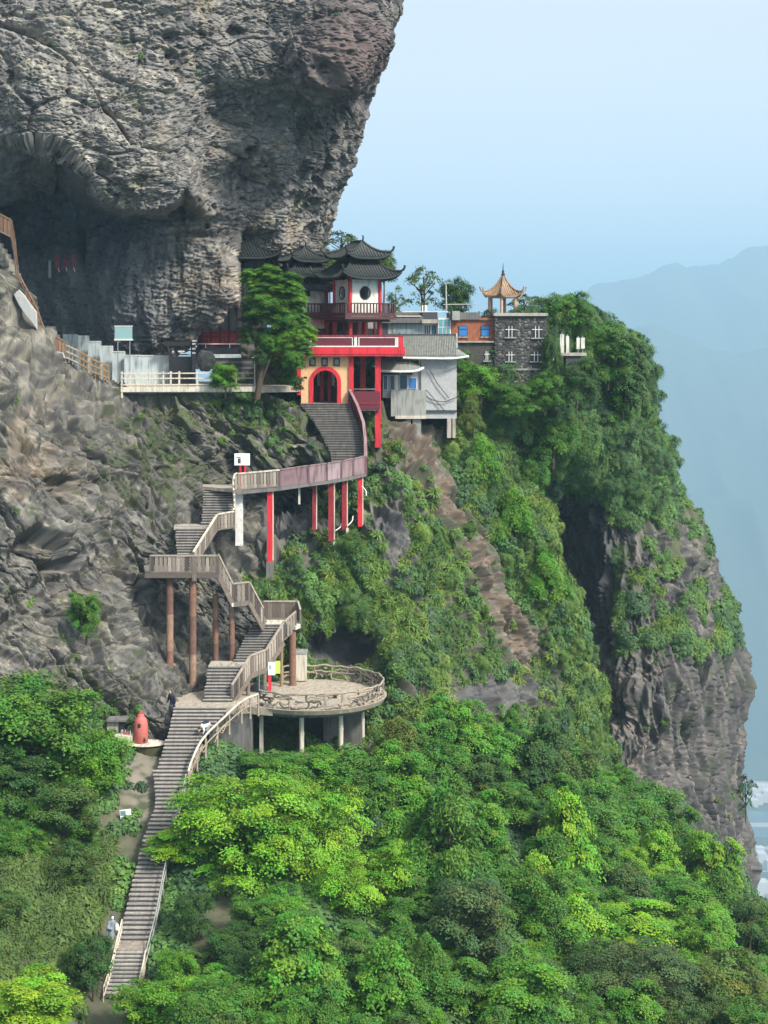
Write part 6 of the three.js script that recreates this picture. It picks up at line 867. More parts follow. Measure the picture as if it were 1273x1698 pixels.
// many small folded leaves; positions and normals by the caller
class Leaves {
  constructor() { this.p = []; this.c = []; }
  add(x, y, z, nx, ny, nz, size, roll, k, warm = 0, long = 1.5) {
    const n = Math.hypot(nx, ny, nz) || 1; nx /= n; ny /= n; nz /= n; let tx, ty, tz; if (Math.abs(ny) < 0.9) { tx = -nz; ty = 0; tz = nx; } else { tx = 0; ty = nz; tz = -ny; } const q = Math.hypot(tx, ty, tz); tx /= q; ty /= q; tz /= q;
    let bx = ny * tz - nz * ty, by = nz * tx - nx * tz, bz = nx * ty - ny * tx; const c = Math.cos(roll), s = Math.sin(roll), ux = tx * c + bx * s, uy = ty * c + by * s, uz = tz * c + bz * s; bx = bx * c - tx * s; by = by * c - ty * s; bz = bz * c - tz * s;
    const L = size * long * 0.5, W = size * 0.5, d = size * 0.16, P = this.p;
    P.push(x - ux * L, y - uy * L, z - uz * L, x + bx * W - nx * d, y + by * W - ny * d, z + bz * W - nz * d, x + ux * L, y + uy * L, z + uz * L, x - ux * L, y - uy * L, z - uz * L, x + ux * L, y + uy * L, z + uz * L, x - bx * W - nx * d, y - by * W - ny * d, z - bz * W - nz * d);
    const r = k * (1 + warm), g = k, b = k * (1 - warm * 0.5); for (let i = 0; i < 6; i++) this.c.push(r, g, b);
  }
  build() { const g = new THREE.BufferGeometry(); g.setAttribute('position', new THREE.BufferAttribute(new Float32Array(this.p), 3)); g.setAttribute('color', new THREE.BufferAttribute(new Float32Array(this.c), 3)); return g; }
}
// a crown of unit half-width and half-height made of leaf sprays on an uneven set of boughs
function crownShape(seed, o) {
  const { boughs = 9, sprays = 8, leaves = 105, flat = 0.35, leaf = 0.062, spread = 0.26, tall = 0, droop = 0, inner = 700, long = 1.5 } = o, R = rngOf(seed), L = new Leaves(), lobes = [];
  const gauss = () => R() + R() + R() - 1.5;
  for (let i = 0; i < boughs; i++) { const t = (i + 0.5) / boughs, a = i * 2.399 + R() * 0.8, y = lerp(-0.55, 0.62, t) + (R() - 0.5) * 0.2, rad = tall ? lerp(0.58, 0.10, t) : 0.62 * Math.sqrt(Math.max(0.05, 1 - y * y)) * (0.55 + 0.55 * R()); lobes.push([Math.cos(a) * rad, y, Math.sin(a) * rad, tall ? lerp(0.50, 0.26, t) : 0.34 + 0.16 * R()]); }
  for (const [lx, ly, lz, lr] of lobes) for (let j = 0; j < sprays; j++) {
    const a = R() * 2 * Math.PI, u = lerp(-0.45, 1, Math.pow(R(), 0.8)), h = Math.sqrt(1 - u * u); let dx = Math.cos(a) * h + lx * 0.7, dy = u, dz = Math.sin(a) * h + lz * 0.7; const q = Math.hypot(dx, dy, dz); dx /= q; dy /= q; dz /= q;
    const k = 0.75 + 0.35 * R(), cx = lx + dx * lr * k, cy = ly + dy * lr * 0.75 * k, cz = lz + dz * lr * k, tone = 0.70 + 0.6 * R(), warm = (R() - 0.4) * 0.75, s = spread * (0.6 + 0.7 * R());
    let nx = dx * 0.55, ny = dy * 0.5 + 0.75, nz = dz * 0.55; const nn = Math.hypot(nx, ny, nz); nx /= nn; ny /= nn; nz /= nn;
    for (let i = 0; i < leaves; i++) { const gx = gauss() * s, gz = gauss() * s, gy = gauss() * s * flat, out = Math.hypot(gx, gz); L.add(cx + gx + nx * gy, cy + gy - out * out * (0.7 + droop * 2.2) - (gx * nx + gz * nz) * 0.75, cz + gz + nz * gy, nx + gauss() * 0.55, ny + gauss() * 0.4 - droop * out, nz + gauss() * 0.55, leaf * (0.65 + 0.7 * R()), R() * 6.28, tone * (0.8 + 0.4 * R()), warm + (R() - 0.5) * 0.36, long); }
  }
  for (let i = 0; i < inner; i++) { const l = lobes[Math.floor(R() * lobes.length)], a = R() * 6.28, u = R() * 2 - 1, h = Math.sqrt(1 - u * u), k = Math.cbrt(R()) * 0.8; L.add(l[0] + Math.cos(a) * h * l[3] * k, l[1] + u * l[3] * k * 0.75, l[2] + Math.sin(a) * h * l[3] * k, R() - 0.5, R() - 0.2, R() - 0.5, leaf * 2.4, R() * 6.28, 0.8, 0, 1.2); }
  const g = L.build(); g.computeBoundingBox(); const b = g.boundingBox, w = (b.max.x - b.min.x + b.max.z - b.min.z) / 4 * 0.94, hh = (b.max.y - b.min.y) / 2 * 0.96; g.translate(-(b.max.x + b.min.x) / 2, -(b.max.y + b.min.y) / 2, -(b.max.z + b.min.z) / 2); g.scale(1 / w, 1 / hh, 1 / w); return g;
}
const KIND = {
  dome: [1, 2, 3].map((s) => crownShape(s, { boughs: 13, sprays: 10, leaves: 125, flat: 0.20, spread: 0.21, leaf: 0.044 })),
  tall: [4, 5].map((s) => crownShape(s, { boughs: 15, sprays: 8, leaves: 120, tall: 1, flat: 0.18, spread: 0.22, leaf: 0.05 })),
  bush: [6, 7, 8].map((s) => crownShape(s, { boughs: 12, sprays: 11, leaves: 115, flat: 0.5, leaf: 0.04, spread: 0.2 })),
  plume: [9, 10].map((s) => crownShape(s, { boughs: 11, sprays: 9, leaves: 125, flat: 0.3, leaf: 0.032, spread: 0.26, droop: 0.5, long: 3.2, tall: 1 })),
  grand: [14, 15].map((s) => crownShape(s, { boughs: 20, sprays: 13, leaves: 135, flat: 0.16, spread: 0.17, leaf: 0.026, inner: 1500 })),
  airy: [12, 13].map((s) => crownShape(s, { boughs: 9, sprays: 5, leaves: 46, flat: 0.3, leaf: 0.055, spread: 0.2, inner: 0 })),
};
const trunkGeo = (() => { const P = [[0, -0.2, 0], [0.05, 0.35, 0.02], [0.02, 0.75, -0.03], [0.06, 1, 0]].map((p) => V(...p)), g = [new THREE.TubeGeometry(new THREE.CatmullRomCurve3(P), 12, 1, 8)]; return P; })();
const shaftGeo = (() => { const g = new THREE.CylinderGeometry(0.55, 1, 1, 9, 8); g.translate(0, 0.5, 0); const p = g.attributes.position; for (let i = 0; i < p.count; i++) { const y = p.getY(i); p.setX(i, p.getX(i) + Math.sin(y * 4) * 0.5); p.setZ(i, p.getZ(i) + Math.cos(y * 3.1) * 0.4); } g.computeVertexNormals(); return g; })();
const limbGeo = (() => { const list = []; for (let i = 0; i < 7; i++) { const a = i * 2.4, y0 = -0.7 + i * 0.10, r = 0.62 + 0.2 * (i % 3) / 2; list.push(new THREE.TubeGeometry(new THREE.CatmullRomCurve3([V(0, y0, 0), V(Math.cos(a) * r * 0.4, y0 + 0.28, Math.sin(a) * r * 0.4), V(Math.cos(a) * r, y0 + 0.55 + 0.1 * (i % 2), Math.sin(a) * r)]), 8, 0.026, 5)); } list.push(new THREE.TubeGeometry(new THREE.CatmullRomCurve3([V(0, -1, 0), V(0.04, -0.3, 0.02), V(0, 0.5, 0)]), 8, 0.045, 6)); return joined(list); })();
const rt = rngOf(300);
// a tree whose crown fills rx by ry picture units round (px, py); foot is the picture row of its base
function tree(name, label, category, px, py, rx, ry, foot, d, kind, leaf, group, bark = M.bark) {
  const c = at(px, py, d), w = rx / F * d, h = ry / F * d, base = V(c.x + (rt() - 0.5) * w * 0.2, Y(foot, d) - 0.3, c.z), g = thing(name, label, category, base, group), H = Math.max(0.4, c.y - base.y + h * 0.1), list = KIND[kind];
  const tr = new THREE.Mesh(shaftGeo, bark); tr.name = 'trunk'; tr.scale.set(clamp(w * 0.055, 0.06, 0.24), H, clamp(w * 0.055, 0.06, 0.24)); tr.castShadow = tr.receiveShadow = true; g.add(tr);
  const cr = new THREE.Mesh(list[Math.floor(rt() * list.length)], LEAF[leaf]); cr.name = 'crown'; cr.position.copy(c).sub(base); cr.rotation.y = rt() * 6.28; cr.scale.set(w, h, w * (0.85 + 0.25 * rt())); cr.castShadow = cr.receiveShadow = true; g.add(cr);
  const lm = new THREE.Mesh(limbGeo, bark); lm.name = 'limbs'; lm.position.copy(cr.position); lm.scale.copy(cr.scale).multiplyScalar(kind === 'airy' ? 1 : 0.72); lm.rotation.y = rt() * 6; g.add(lm);
  return g;
}
const hd = (px, foot) => hillDepth(px, Math.min(foot, 1850));
const T2 = (label, px, py, rx, ry, kind, leaf, foot, name = 'broadleaf_tree', category = 'tree', d) => tree(name, label, category, px, py, rx, ry, foot ?? py + ry * 0.95, d ?? hd(px, foot ?? py + ry * 0.95), kind, leaf);
// trees that can be told apart
T2('large bright yellow-green tree beside the long stairs, its slim trunk bare below', 405, 1375, 128, 96, 'grand', 'bright', 1572, undefined, undefined, 105.5);
T2('bright rounded tree crown right behind the large yellow-green tree', 508, 1405, 110, 112, 'grand', 'bright', 1530, undefined, undefined, 107.5);
T2('lime topped tree at the crest of the bright group by the stairs', 470, 1325, 70, 55, 'dome', 'fresh', 1440, undefined, undefined, 109.5);
T2('green tree sloping down at the right end of the bright group', 602, 1492, 84, 80, 'grand', 'bright', 1580, undefined, undefined, 103.5);
T2('low leafy bough spreading over the long stairs', 300, 1396, 66, 22, 'dome', 'bright', 1420, 'leafy_bough', 'bough', 105.2);
T2('dark bush added to deepen the shade left of the slim trunk', 318, 1515, 40, 40, 'bush', 'deep', 1555);  // this bush and the next: dark leaves added to imitate tree shade
T2('dark low bush added to deepen the shade at the foot of the slim trunk', 392, 1565, 56, 30, 'bush', 'deep', 1596);
T2('layered mid-green tree below the dark gap by the slim trunk', 500, 1600, 88, 82, 'tall', 'fresh', 1690);
T2('small dark bush in the shadow right of the slim trunk', 420, 1520, 46, 36, 'bush', 'mid', 1560);
T2('layered green tree with drooping boughs at the bottom centre', 640, 1640, 78, 86, 'tall', 'fresh', 1720);
T2('bamboo-like plume tree leaning right beside the bottom centre tree', 708, 1612, 52, 66, 'plume', 'mid', 1680);
T2('tall feathery mid-green tree in the middle of the wooded slope', 742, 1392, 84, 104, 'plume', 'mid', 1500);
T2('grey-green tree hanging in dark shade below the tall feathery tree', 782, 1530, 78, 74, 'bush', 'grey', 1620);
T2('bright pointed tree standing up right of the feathery tree', 940, 1400, 60, 90, 'tall', 'bright', 1500);
T2('yellow-green layered tree before the bright pointed tree', 892, 1475, 46, 62, 'tall', 'lime', 1545);
T2('vivid dense green tree at the top edge of the slope below the scree', 762, 1215, 66, 64, 'dome', 'fresh', 1285);
T2('second vivid green tree below the one at the slope top', 815, 1255, 62, 48, 'dome', 'fresh', 1310);
T2('small conical tree against the dark rock at the slope top', 852, 1210, 26, 44, 'tall', 'mid', 1255);
T2('rounded vivid tree right of the small conical tree', 880, 1282, 48, 36, 'dome', 'fresh', 1320);
T2('mid-green tree at the foot of the far cliff', 955, 1292, 66, 56, 'plume', 'mid', 1345);
T2('broad green tree against the base of the far rock wall', 1062, 1340, 76, 52, 'bush', 'mid', 1390);
T2('bright upright tree below the far rock wall', 1094, 1420, 48, 56, 'tall', 'bright', 1475);
T2('yellow leaning sapling in a dark gap right of the slope centre', 1100, 1462, 34, 26, 'tall', 'lime', 1500);
T2('bright rounded tree near the lower right end of the far cliff', 1186, 1440, 56, 62, 'dome', 'bright', 1505);
T2('grey leafless-looking bush between the bright trees at right', 1040, 1470, 52, 44, 'airy', 'grey', 1510);
T2('flat-topped bright tree spreading across the right slope', 1035, 1535, 88, 36, 'dome', 'bright', 1590);
T2('bright green tree left of the flat-topped tree', 925, 1545, 62, 40, 'dome', 'fresh', 1590);
T2('fresh green tree under the rounded tree at right', 1165, 1530, 68, 50, 'dome', 'fresh', 1585);
T2('dull green tree at the right picture edge above the corner', 1238, 1530, 50, 46, 'bush', 'sage', 1590);
T2('large grey-green tree filling the lower right of the slope', 1050, 1630, 112, 66, 'grand', 'grey', 1700);
T2('bright tree at the bottom between the centre and the grey tree', 862, 1652, 92, 62, 'dome', 'fresh', 1720);
T2('olive tinted tree in the lower right corner', 1205, 1640, 82, 56, 'bush', 'olive', 1700);
T2('bright lime tree in the bottom left corner', 52, 1662, 96, 56, 'dome', 'lime', 1730);
T2('fresh green bush overhanging the foot of the long stairs', 262, 1668, 82, 48, 'bush', 'fresh', 1712, 'shrub', 'shrub');
T2('leafy green tree at the bottom beside the stair foot bush', 366, 1668, 66, 46, 'bush', 'mid', 1725);
T2('small pale green shrub right of the bottom stair flight', 294, 1608, 40, 36, 'bush', 'fresh', 1645, 'shrub', 'shrub');
T2('dense green tree below the rock face at the left edge', 60, 1205, 118, 84, 'bush', 'mid', 1290);
T2('green tree leaning toward the pink furnace', 158, 1262, 66, 58, 'bush', 'fresh', 1320);
T2('dark green tree at the left edge below the dense tree', 18, 1290, 66, 52, 'dome', 'deep', 1340);
T2('grey-green bush in the middle of the left slope', 104, 1345, 72, 48, 'bush', 'sage', 1395);
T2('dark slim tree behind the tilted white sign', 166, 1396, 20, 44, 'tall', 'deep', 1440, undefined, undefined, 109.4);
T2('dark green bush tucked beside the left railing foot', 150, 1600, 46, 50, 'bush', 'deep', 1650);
T2('leafy tree before the posts of the viewing platform', 455, 1276, 62, 30, 'bush', 'mid', 1300);
T2('low green bush at the foot of the middle platform post', 548, 1272, 66, 30, 'bush', 'fresh', 1296);
T2('pale grassy shrub right of the viewing platform', 660, 1232, 56, 44, 'plume', 'olive', 1285, 'shrub', 'shrub');
T2('round green shrub on the rock face left of the log columns', 140, 1022, 36, 42, 'bush', 'mid', 1062, 'shrub', 'shrub', slopeDepth(140, 1050) - 1.4);
T2('small green shrub growing through the terrace fence', 372, 628, 30, 26, 'bush', 'fresh', 655, 'shrub', 'shrub', 138.2);
// the tall leaning tree before the temple hall
{ const d = 138.6; const base = at(428, 655, d), g = thing('leaning_tree', 'tall leaning tree with hanging foliage left of the red gate', 'tree', base);
  part('trunk', [tube([at(426, 662, d), at(432, 625, d), at(440, 590, d), at(452, 555, d), at(458, 520, d)], 0.26, 20, 8), tube([at(431, 640, d), at(445, 600, d - 0.3), at(462, 565, d - 0.3), at(478, 540, d)], 0.11, 16, 7)], M.bark, g);
  part('limb', [tube([at(440, 590, d), at(430, 570, d), at(418, 552, d)], 0.09, 10, 6), tube([at(452, 555, d), at(480, 530, d), at(498, 520, d)], 0.09, 10, 6)], M.bark, g);
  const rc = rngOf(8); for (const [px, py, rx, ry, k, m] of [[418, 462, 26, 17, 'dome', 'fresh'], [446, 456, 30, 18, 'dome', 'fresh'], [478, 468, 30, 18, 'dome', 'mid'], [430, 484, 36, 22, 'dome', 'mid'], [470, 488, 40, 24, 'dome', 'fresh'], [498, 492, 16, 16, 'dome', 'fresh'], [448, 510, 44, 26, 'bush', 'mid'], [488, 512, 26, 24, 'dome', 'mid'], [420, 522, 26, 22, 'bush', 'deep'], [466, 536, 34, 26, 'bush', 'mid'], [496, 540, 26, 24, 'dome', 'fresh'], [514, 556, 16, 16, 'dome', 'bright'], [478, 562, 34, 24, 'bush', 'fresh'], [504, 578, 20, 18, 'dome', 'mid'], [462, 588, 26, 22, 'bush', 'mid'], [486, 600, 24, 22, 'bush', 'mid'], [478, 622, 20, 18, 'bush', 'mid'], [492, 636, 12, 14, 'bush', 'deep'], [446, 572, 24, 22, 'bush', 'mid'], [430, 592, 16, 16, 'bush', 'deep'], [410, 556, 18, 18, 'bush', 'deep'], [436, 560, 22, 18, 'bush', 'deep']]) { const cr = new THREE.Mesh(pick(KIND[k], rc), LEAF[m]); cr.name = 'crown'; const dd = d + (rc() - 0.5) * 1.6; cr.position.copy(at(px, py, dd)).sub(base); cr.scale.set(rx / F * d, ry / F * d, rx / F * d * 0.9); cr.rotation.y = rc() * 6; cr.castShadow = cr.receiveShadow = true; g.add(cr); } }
// trees round the foot of the stone building and on the far cliff top
for (const [n, px, py, rx, ry, k, m, d] of [['leafy tree covering the foot of the low stone wing', 796, 636, 44, 36, 'bush', 'fresh', 153.5], ['dark green tree under the barred windows of the stone building', 850, 664, 42, 30, 'bush', 'mid', 153.5], ['green tree at the lower right corner of the stone building', 902, 648, 34, 36, 'bush', 'mid', 154], ['creeping green bush on the right wall of the stone building', 914, 590, 18, 40, 'bush', 'deep', 155.4], ['shady tree below the white aerial panels', 958, 632, 40, 40, 'bush', 'deep', 156], ['pale grassy shrub below the white house piers', 784, 690, 22, 40, 'plume', 'olive', 150.5], ['green bush hanging below the stone wing', 760, 610, 24, 30, 'bush', 'mid', 154.5], ['dense tree on the shoulder right of the aerial panels', 1008, 600, 40, 42, 'dome', 'mid', 164], ['light green tree leaning out under the far cliff rim', 1012, 680, 46, 36, 'bush', 'fresh', 168], ['large dark tree in the middle of the far cliff slope', 912, 730, 48, 42, 'bush', 'mid', 159], ['broad tree left of the dark rock recess', 880, 800, 34, 44, 'bush', 'mid', 158], ['bright bamboo-like bush on the edge of the spur', 850, 860, 44, 50, 'plume', 'fresh', 148], ['drooping pale bush on the spur above the scree', 800, 770, 40, 52, 'plume', 'fresh', 148.5], ['drooping pale bush lower on the spur edge', 905, 960, 44, 52, 'plume', 'fresh', 147.5]]) T2(n, px, py, rx, ry, k, m, py + ry, undefined, undefined, d);
T2('green bush behind the balcony columns', 606, 622, 30, 36, 'bush', 'mid', 660, 'shrub', 'shrub', 151);
// skyline trees
T2('airy tree with thin branches behind the flat roofed block', 702, 478, 34, 38, 'airy', 'sage', 522, undefined, undefined, 166);
T2('small airy tree behind the pavilion right eave', 656, 500, 20, 26, 'airy', 'sage', 530, undefined, undefined, 164);
T2('dark round tree behind the white lamp pole', 756, 492, 34, 34, 'bush', 'deep', 522, undefined, undefined, 165);
T2('thin low tree behind the golden pavilion', 868, 506, 36, 20, 'airy', 'sage', 528, undefined, undefined, 167);
T2('bushy tree on the cliff top right of the stone building', 940, 520, 46, 38, 'bush', 'mid', 560, undefined, undefined, 161.5);
T2('dark green tree hanging over the right rim of the far cliff', 1034, 620, 46, 62, 'dome', 'deep', 690, undefined, undefined, 166.5);
T2('light green bush right of the aerial panels', 992, 560, 46, 34, 'bush', 'mid', 600, undefined, undefined, 163);
T2('pale tree behind the topmost pavilion roof', 566, 408, 34, 26, 'airy', 'sage', 450, undefined, undefined, 166);
T2('green tree behind the right eave of the corner pavilion', 636, 448, 26, 34, 'bush', 'sage', 500, undefined, undefined, 162);
T2('green tree between the two pavilions', 545, 450, 24, 40, 'bush', 'sage', 520, undefined, undefined, 160);
T2('slim wind-bent tree clinging to the far cliff edge above the valley', 1236, 1318, 18, 34, 'airy', 'deep', 1360, undefined, undefined, 170.5);
const WORD = { fresh: 'fresh green', mid: 'mid green', bright: 'bright green', sage: 'dull sage green', deep: 'dark green', grey: 'grey green', olive: 'olive green' }, FORM = { dome: 'spreading tree', bush: 'dense rounded tree', tall: 'tall layered tree', plume: 'drooping feathery tree' };
// the rest of the wood: trees nothing tells apart
{ const R = rngOf(52), kinds = ['dome', 'dome', 'bush', 'tall', 'plume', 'bush'], leaves = ['fresh', 'fresh', 'mid', 'mid', 'mid', 'bright', 'sage', 'deep', 'fresh', 'mid'], blocked = [[405, 1375, 90, 70], [470, 1325, 60, 50], [362, 1530, 84, 74], [530, 1425, 118, 96], [612, 1495, 70, 60]];
  for (let row = 1240; row < 1800; row += 46) for (let px = 262; px < 1330; px += 74) { const a = px + (R() - 0.5) * 58 + (row % 92 ? 37 : 0), b = row + (R() - 0.5) * 38, rx = 38 + R() * 32, ry = rx * (0.65 + 0.4 * R()); if ((a > 880 ? b - ry * 0.35 : b + ry + 8) < hillTop(a) || (a > 370 && a < 625 && b - ry < 1243) || a < curve(1240, 420, 1300, 360, 1420, 335, 1560, 305, 1660, 290, 1800, 150)(b) || blocked.some(([x, y, p, q]) => ((a - x) / p) ** 2 + ((b - y) / q) ** 2 < 1)) { R(); R(); continue; }
    const kd = pick(kinds, R), lf = pick(leaves, R); tree('forest_tree', WORD[lf] + ' ' + FORM[kd] + ' in the ' + (b < 1400 ? 'upper' : b < 1550 ? 'middle' : 'lowest') + ' wood, ' + (a < 560 ? 'near the long stairs' : a < 840 ? 'below the spur' : a < 1080 ? 'below the far cliff' : 'towards the right'), 'tree', a, b, rx, ry, b + ry, hd(a, b + ry) + 0.6, kd, lf, 'trees of the wood on the front slope'); }
  for (let row = 1200; row < 1760; row += 46) for (let px = -60; px < 190; px += 62) { const a = px + (R() - 0.5) * 40, b = row + (R() - 0.5) * 30, rx = 36 + R() * 18, ry = rx * 0.7; if (a + rx > curve(1200, 130, 1300, 180, 1340, 172, 1420, 180, 1500, 160, 1560, 158, 1700, 130)(b) || b > 1660 || (b > 1392 && a > -10 && R() < 0.8)) { R(); R(); continue; } const lf = pick(b > 1400 ? ['olive', 'olive', 'sage', 'mid'] : ['mid', 'mid', 'fresh', 'deep'], R); tree('slope_bush', WORD[lf] + ' leafy bush in the ' + (b < 1400 ? 'upper' : 'lower') + ' thicket on the left slope', 'bush', a, b, rx, ry, b + ry, hd(a, b + ry) + 0.8, pick(['bush', 'bush', 'dome'], R), lf, 'bushes of the thicket on the left slope'); } }

// alike trees are told apart by their order from the left
{ const by = new Map(); for (const o of scene.children) if (/^(forest_tree|slope_bush)/.test(o.name)) { const l = o.userData.label; by.set(l, (by.get(l) ?? []).concat(o)); }
  const NTH = ['first', 'second', 'third', 'fourth', 'fifth', 'sixth', 'seventh', 'eighth', 'ninth', 'tenth', 'eleventh', 'twelfth', 'thirteenth', 'fourteenth'];
  for (const list of by.values()) if (list.length > 1) list.sort((a, b) => PX(a.position) - PX(b.position)).forEach((o, i) => { o.userData.label += ', ' + (list.length === 2 ? ['left of two', 'right of two'][i] : list.length === 3 ? ['leftmost of three', 'middle of three', 'rightmost of three'][i] : NTH[i] + ' from left'); }); }
// ground cover: what nobody could count
const tuftGeo = (() => { const P = [], C = [], R = rngOf(21); for (let i = 0; i < 60; i++) { const a = R() * 6.28, len = 0.7 + R() * 0.7, w = 0.035 + R() * 0.03, x = (R() - 0.5) * 0.5, z = (R() - 0.5) * 0.5, o = 0.3 + R() * 0.7, pts = [0, 0.5, 1].map((t) => V(x + Math.cos(a) * o * t, len * (0.9 * t - 0.75 * t * t * o * 1.3), z + Math.sin(a) * o * t)), s = V(-Math.sin(a) * w, 0, Math.cos(a) * w), k = 0.7 + 0.6 * R(); for (let j = 0; j < 2; j++) { const u = pts[j], v = pts[j + 1], f = j ? 0.1 : 0.8; P.push(u.clone().add(s), u.clone().sub(s), v.clone().addScaledVector(s, f), u.clone().sub(s), v.clone().addScaledVector(s, -f), v.clone().addScaledVector(s, f)); for (let q = 0; q < 6; q++) C.push(k * (1 + 0.1 * j), k, k * 0.85); } } const g = fromPoints(P); g.deleteAttribute('normal'); g.setAttribute('color', new THREE.BufferAttribute(new Float32Array(C), 3)); return g; })();
const clumpGeos = [0, 1].map((s) => { const L = new Leaves(), R = rngOf(60 + s); for (let i = 0; i < 150; i++) { const a = R() * 6.28, u = Math.pow(R(), 0.7), h = Math.sqrt(1 - u * u), k = 0.55 + 0.5 * R(), tone = 0.7 + 0.6 * R(); L.add(Math.cos(a) * h * k, u * k * 0.85, Math.sin(a) * h * k, Math.cos(a) * h + (R() - 0.5), u + 0.4 + (R() - 0.5) * 0.6, Math.sin(a) * h + (R() - 0.5), (s ? 0.20 : 0.26) * (0.7 + 0.6 * R()), R() * 6.28, tone, (R() - 0.4) * 0.3, s ? 2.4 : 1.5); } return L.build(); });
const coverMat = leafOf(1, 1, 1);
function cover(name, label, sh, count, seed, accept, size, tone, geo) {
  const R = rngOf(seed), put = [], col = [], m = new THREE.Matrix4(), q = new THREE.Quaternion(), up = V(0, 1, 0), n = V(), c = new THREE.Color(), cols = sh.W + 1;
  for (let tries = 0; put.length < count && tries < count * 14; tries++) {
    const i = Math.floor(R() * cols), j = Math.floor(R() * (sh.nv + 1)), k = j * cols + i, px = sh.pix[k * 2], py = sh.pix[k * 2 + 1], a = accept(px, py); if (R() > a) continue;
    const x = sh.out[k * 3], y = sh.out[k * 3 + 1], z = sh.out[k * 3 + 2]; n.set(sh.nor[k * 3], sh.nor[k * 3 + 1], sh.nor[k * 3 + 2]).lerp(up, 0.45).normalize(); q.setFromUnitVectors(up, n).multiply(new THREE.Quaternion().setFromAxisAngle(up, R() * 6.28));
    const s = size[0] + (size[1] - size[0]) * R() * R(); put.push(m.clone().compose(V(x, y, z).addScaledVector(n, -0.12 * s), q, V(s, s * (0.8 + 0.5 * R()), s))); const t = tone(px, py, V(x, y, z), R); col.push(c.setRGB(...t).clone());
  }
  const o = new THREE.InstancedMesh(geo, coverMat, put.length); put.forEach((a, i) => { o.setMatrixAt(i, a); o.setColorAt(i, col[i]); }); o.name = name; o.userData = { kind: 'stuff', label, category: 'plants' }; o.castShadow = o.receiveShadow = true; scene.add(o);
}
const mixTone = (pal, p, R, sc = 4) => { const k = clamp(0.5 + 0.6 * fbm(p.x / sc, p.y / sc, p.z / sc, 2) + (R() - 0.5) * 0.35) * (pal.length - 1.001), i = Math.floor(k), f = k - i; return [0, 1, 2].map((c) => lerp(pal[i][c], pal[i + 1][c], f)); };
const GRASS = [[0.035, 0.10, 0.03], [0.065, 0.155, 0.032], [0.125, 0.235, 0.04], [0.19, 0.27, 0.06]], SHRUB = [[0.025, 0.07, 0.03], [0.045, 0.11, 0.035], [0.07, 0.16, 0.035], [0.10, 0.21, 0.04]];
const spurOK = (px, py) => py > 1320 || py < 628 || (py < 716 && px > 628 && px < 762) || (py < 765 && px > 610 && px < 643) ? 0 : Math.max(0.008, 1 - 1.4 * Math.max(scree(px, py), 0.55 * scree(px + 20, py), 0.55 * scree(px - 20, py), scree(px, py + 14), darkRockAndShade(px, py))) * (px < 470 && py < 960 ? 0.12 : 1);
const zone = (x, y, s, k) => n3(x / s, y / (s * 1.4), k);
const shade = (t, k) => t.map((v) => v * k);
cover('hanging_grass', 'tufts of hanging grass all over the green spur', spur, 15000, 1, (x, y) => spurOK(x, y) * smooth(-0.7, 0.0, zone(x, y, 70, 3)), [0.35, 1.0], (x, y, p, R) => mixTone(GRASS, p, R, 5), tuftGeo);
cover('shrub_cover', 'small leafy shrubs covering the green spur', spur, 3200, 2, (x, y) => spurOK(x, y) * smooth(0.3, -0.2, zone(x, y, 70, 3)), [0.3, 0.9], (x, y, p, R) => mixTone(SHRUB, p, R), clumpGeos[0]);
cover('bush_cover', 'larger bushes standing out of the green spur', spur, 60, 12, (x, y) => spurOK(x, y) * smooth(-0.1, 0.3, zone(x, y, 45, 8)), [0.8, 2.0], (x, y, p, R) => mixTone(SHRUB.slice(1), p, R, 7), KIND.bush[0]);
cover('bamboo_cover', 'drooping bamboo-like bushes on the spur', spur, 220, 13, (x, y) => spurOK(x, y) * smooth(640, 760, x) * smooth(0.0, 0.3, zone(x, y, 50, 18)), [0.6, 1.5], (x, y, p, R) => mixTone(GRASS, p, R, 7), KIND.plume[0]);
const farOK = (px, py) => Math.max(0.003, 1 - farBare(px, py) * 1.25);
cover('cliff_shrubs', 'leafy shrubs covering the upper part of the far cliff', far, 8000, 3, (x, y) => farOK(x, y) * smooth(-0.5, 0.1, zone(x, y, 60, 5)), [0.4, 1.2], (x, y, p, R) => mixTone(SHRUB, p, R, 6), clumpGeos[1]);
cover('cliff_bushes', 'larger bushes and small trees on the far cliff', far, 620, 14, (x, y) => farOK(x, y) * smooth(900, 600, y - (x - 900) * 0.3) * (y > 700 ? smooth(1120, 1050, x) : 1), [1.0, 2.6], (x, y, p, R) => mixTone(SHRUB, p, R, 8), KIND.bush[1]);
cover('cliff_grass', 'grass tufts on the rounded right shoulder of the far cliff', far, 4200, 4, (x, y) => farOK(x, y) * smooth(880, 1080, x + (y - 800) * 0.1) * smooth(-0.4, 0.2, zone(x, y, 50, 6)), [0.5, 1.2], (x, y, p, R) => mixTone(GRASS, p, R, 6), tuftGeo);
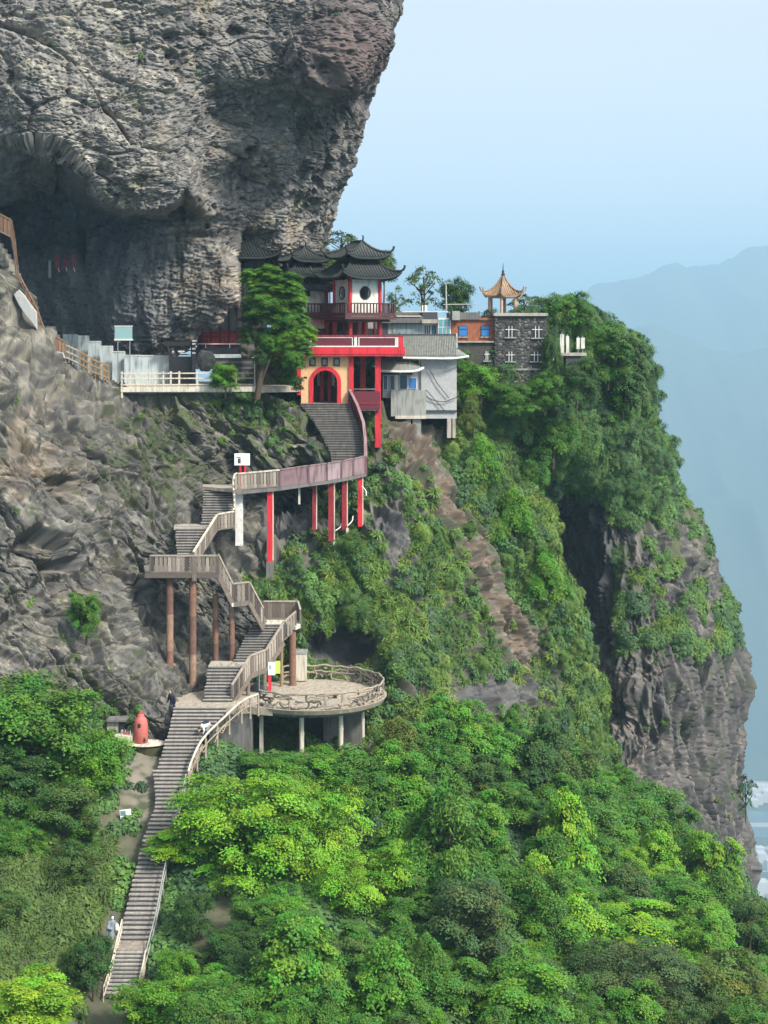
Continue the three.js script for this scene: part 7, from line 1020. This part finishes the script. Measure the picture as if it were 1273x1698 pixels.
cover('undergrowth', 'mixed undergrowth between the trees of the front slope', hill, 9000, 5, (x, y) => ((x > 400 && x < 630 && y < 1252) || (x < 190 && y > 1395) ? 0 : Math.abs(x - curve(1180, 330, 1275, 285, 1417, 255, 1561, 218, 1660, 200)(y)) < curve(1180, 62, 1275, 40, 1417, 36, 1660, 42)(y) ? 0 : bump(x, y, 230, 1310, 40, 80) > 0.45 || bump(x, y, 365, 1535, 74, 62) > 0.37 || bump(x, y, 182, 1545, 24, 44) > 0.4 || (x > 155 && x < 232 && y > 1338 && y < 1430) ? 0.04 : y > 1720 ? 0.3 : 1), [0.5, 1.2], (x, y, p, R) => x < 200 && y > 1390 ? mixTone(GRASS, p, R) : mixTone(SHRUB, p, R), clumpGeos[0]);
cover('fern_cover', 'olive ferns and coarse grass covering the lower left slope', hill, 1300, 31, (x, y) => (x < curve(1380, 190, 1500, 176, 1560, 150, 1700, 130)(y) && y > 1385 && y < 1680 ? 1 : 0), [0.5, 1.15], (x, y, p, R) => mixTone([[0.035, 0.075, 0.018], [0.058, 0.112, 0.02], [0.085, 0.14, 0.026], [0.115, 0.155, 0.036]], p, R, 3), tuftGeo);
cover('bank_shrubs', 'low olive green shrubs among the ferns on the lower left slope', hill, 1300, 32, (x, y) => (x < curve(1380, 186, 1500, 170, 1560, 146, 1700, 126)(y) && y > 1385 && y < 1680 ? 1 : 0), [0.4, 1.0], (x, y, p, R) => mixTone([[0.035, 0.075, 0.018], [0.06, 0.115, 0.02], [0.09, 0.145, 0.026]], p, R, 3), clumpGeos[1]);
cover('rock_grass', 'grass and moss tufts on the rock face under the terrace', slope, 1500, 6, (x, y) => clamp(bump(x, y, 430, 680, 55, 40) * 1.2 + bump(x, y, 390, 660, 50, 24) + bump(x, y, 270, 720, 80, 70) * 0.10 + 0.004 + smooth(1120, 1200, y) * smooth(260, 150, x) * 0.6 + bump(x, y, 130, 1090, 60, 50) * 0.06), [0.2, 0.6], (x, y, p, R) => mixTone(GRASS, p, R), tuftGeo);
cover('rock_shrubs', 'low shrubs on the rock hump beside the gate stairs', slope, 420, 7, (x, y) => clamp(bump(x, y, 405, 660, 40, 26) + bump(x, y, 440, 700, 40, 40) * 0.5 + smooth(1150, 1230, y) * smooth(260, 150, x) * 0.6), [0.3, 0.75], (x, y, p, R) => mixTone(SHRUB, p, R), clumpGeos[0]);
cover('overhang_plants', 'few small plants rooted in cracks of the great cliff', upper, 60, 8, (x, y) => (y > 0 && y < 330 ? 0.02 : 0), [0.2, 0.45], (x, y, p, R) => mixTone(SHRUB, p, R), clumpGeos[0]);
renderer.render(scene, camera);
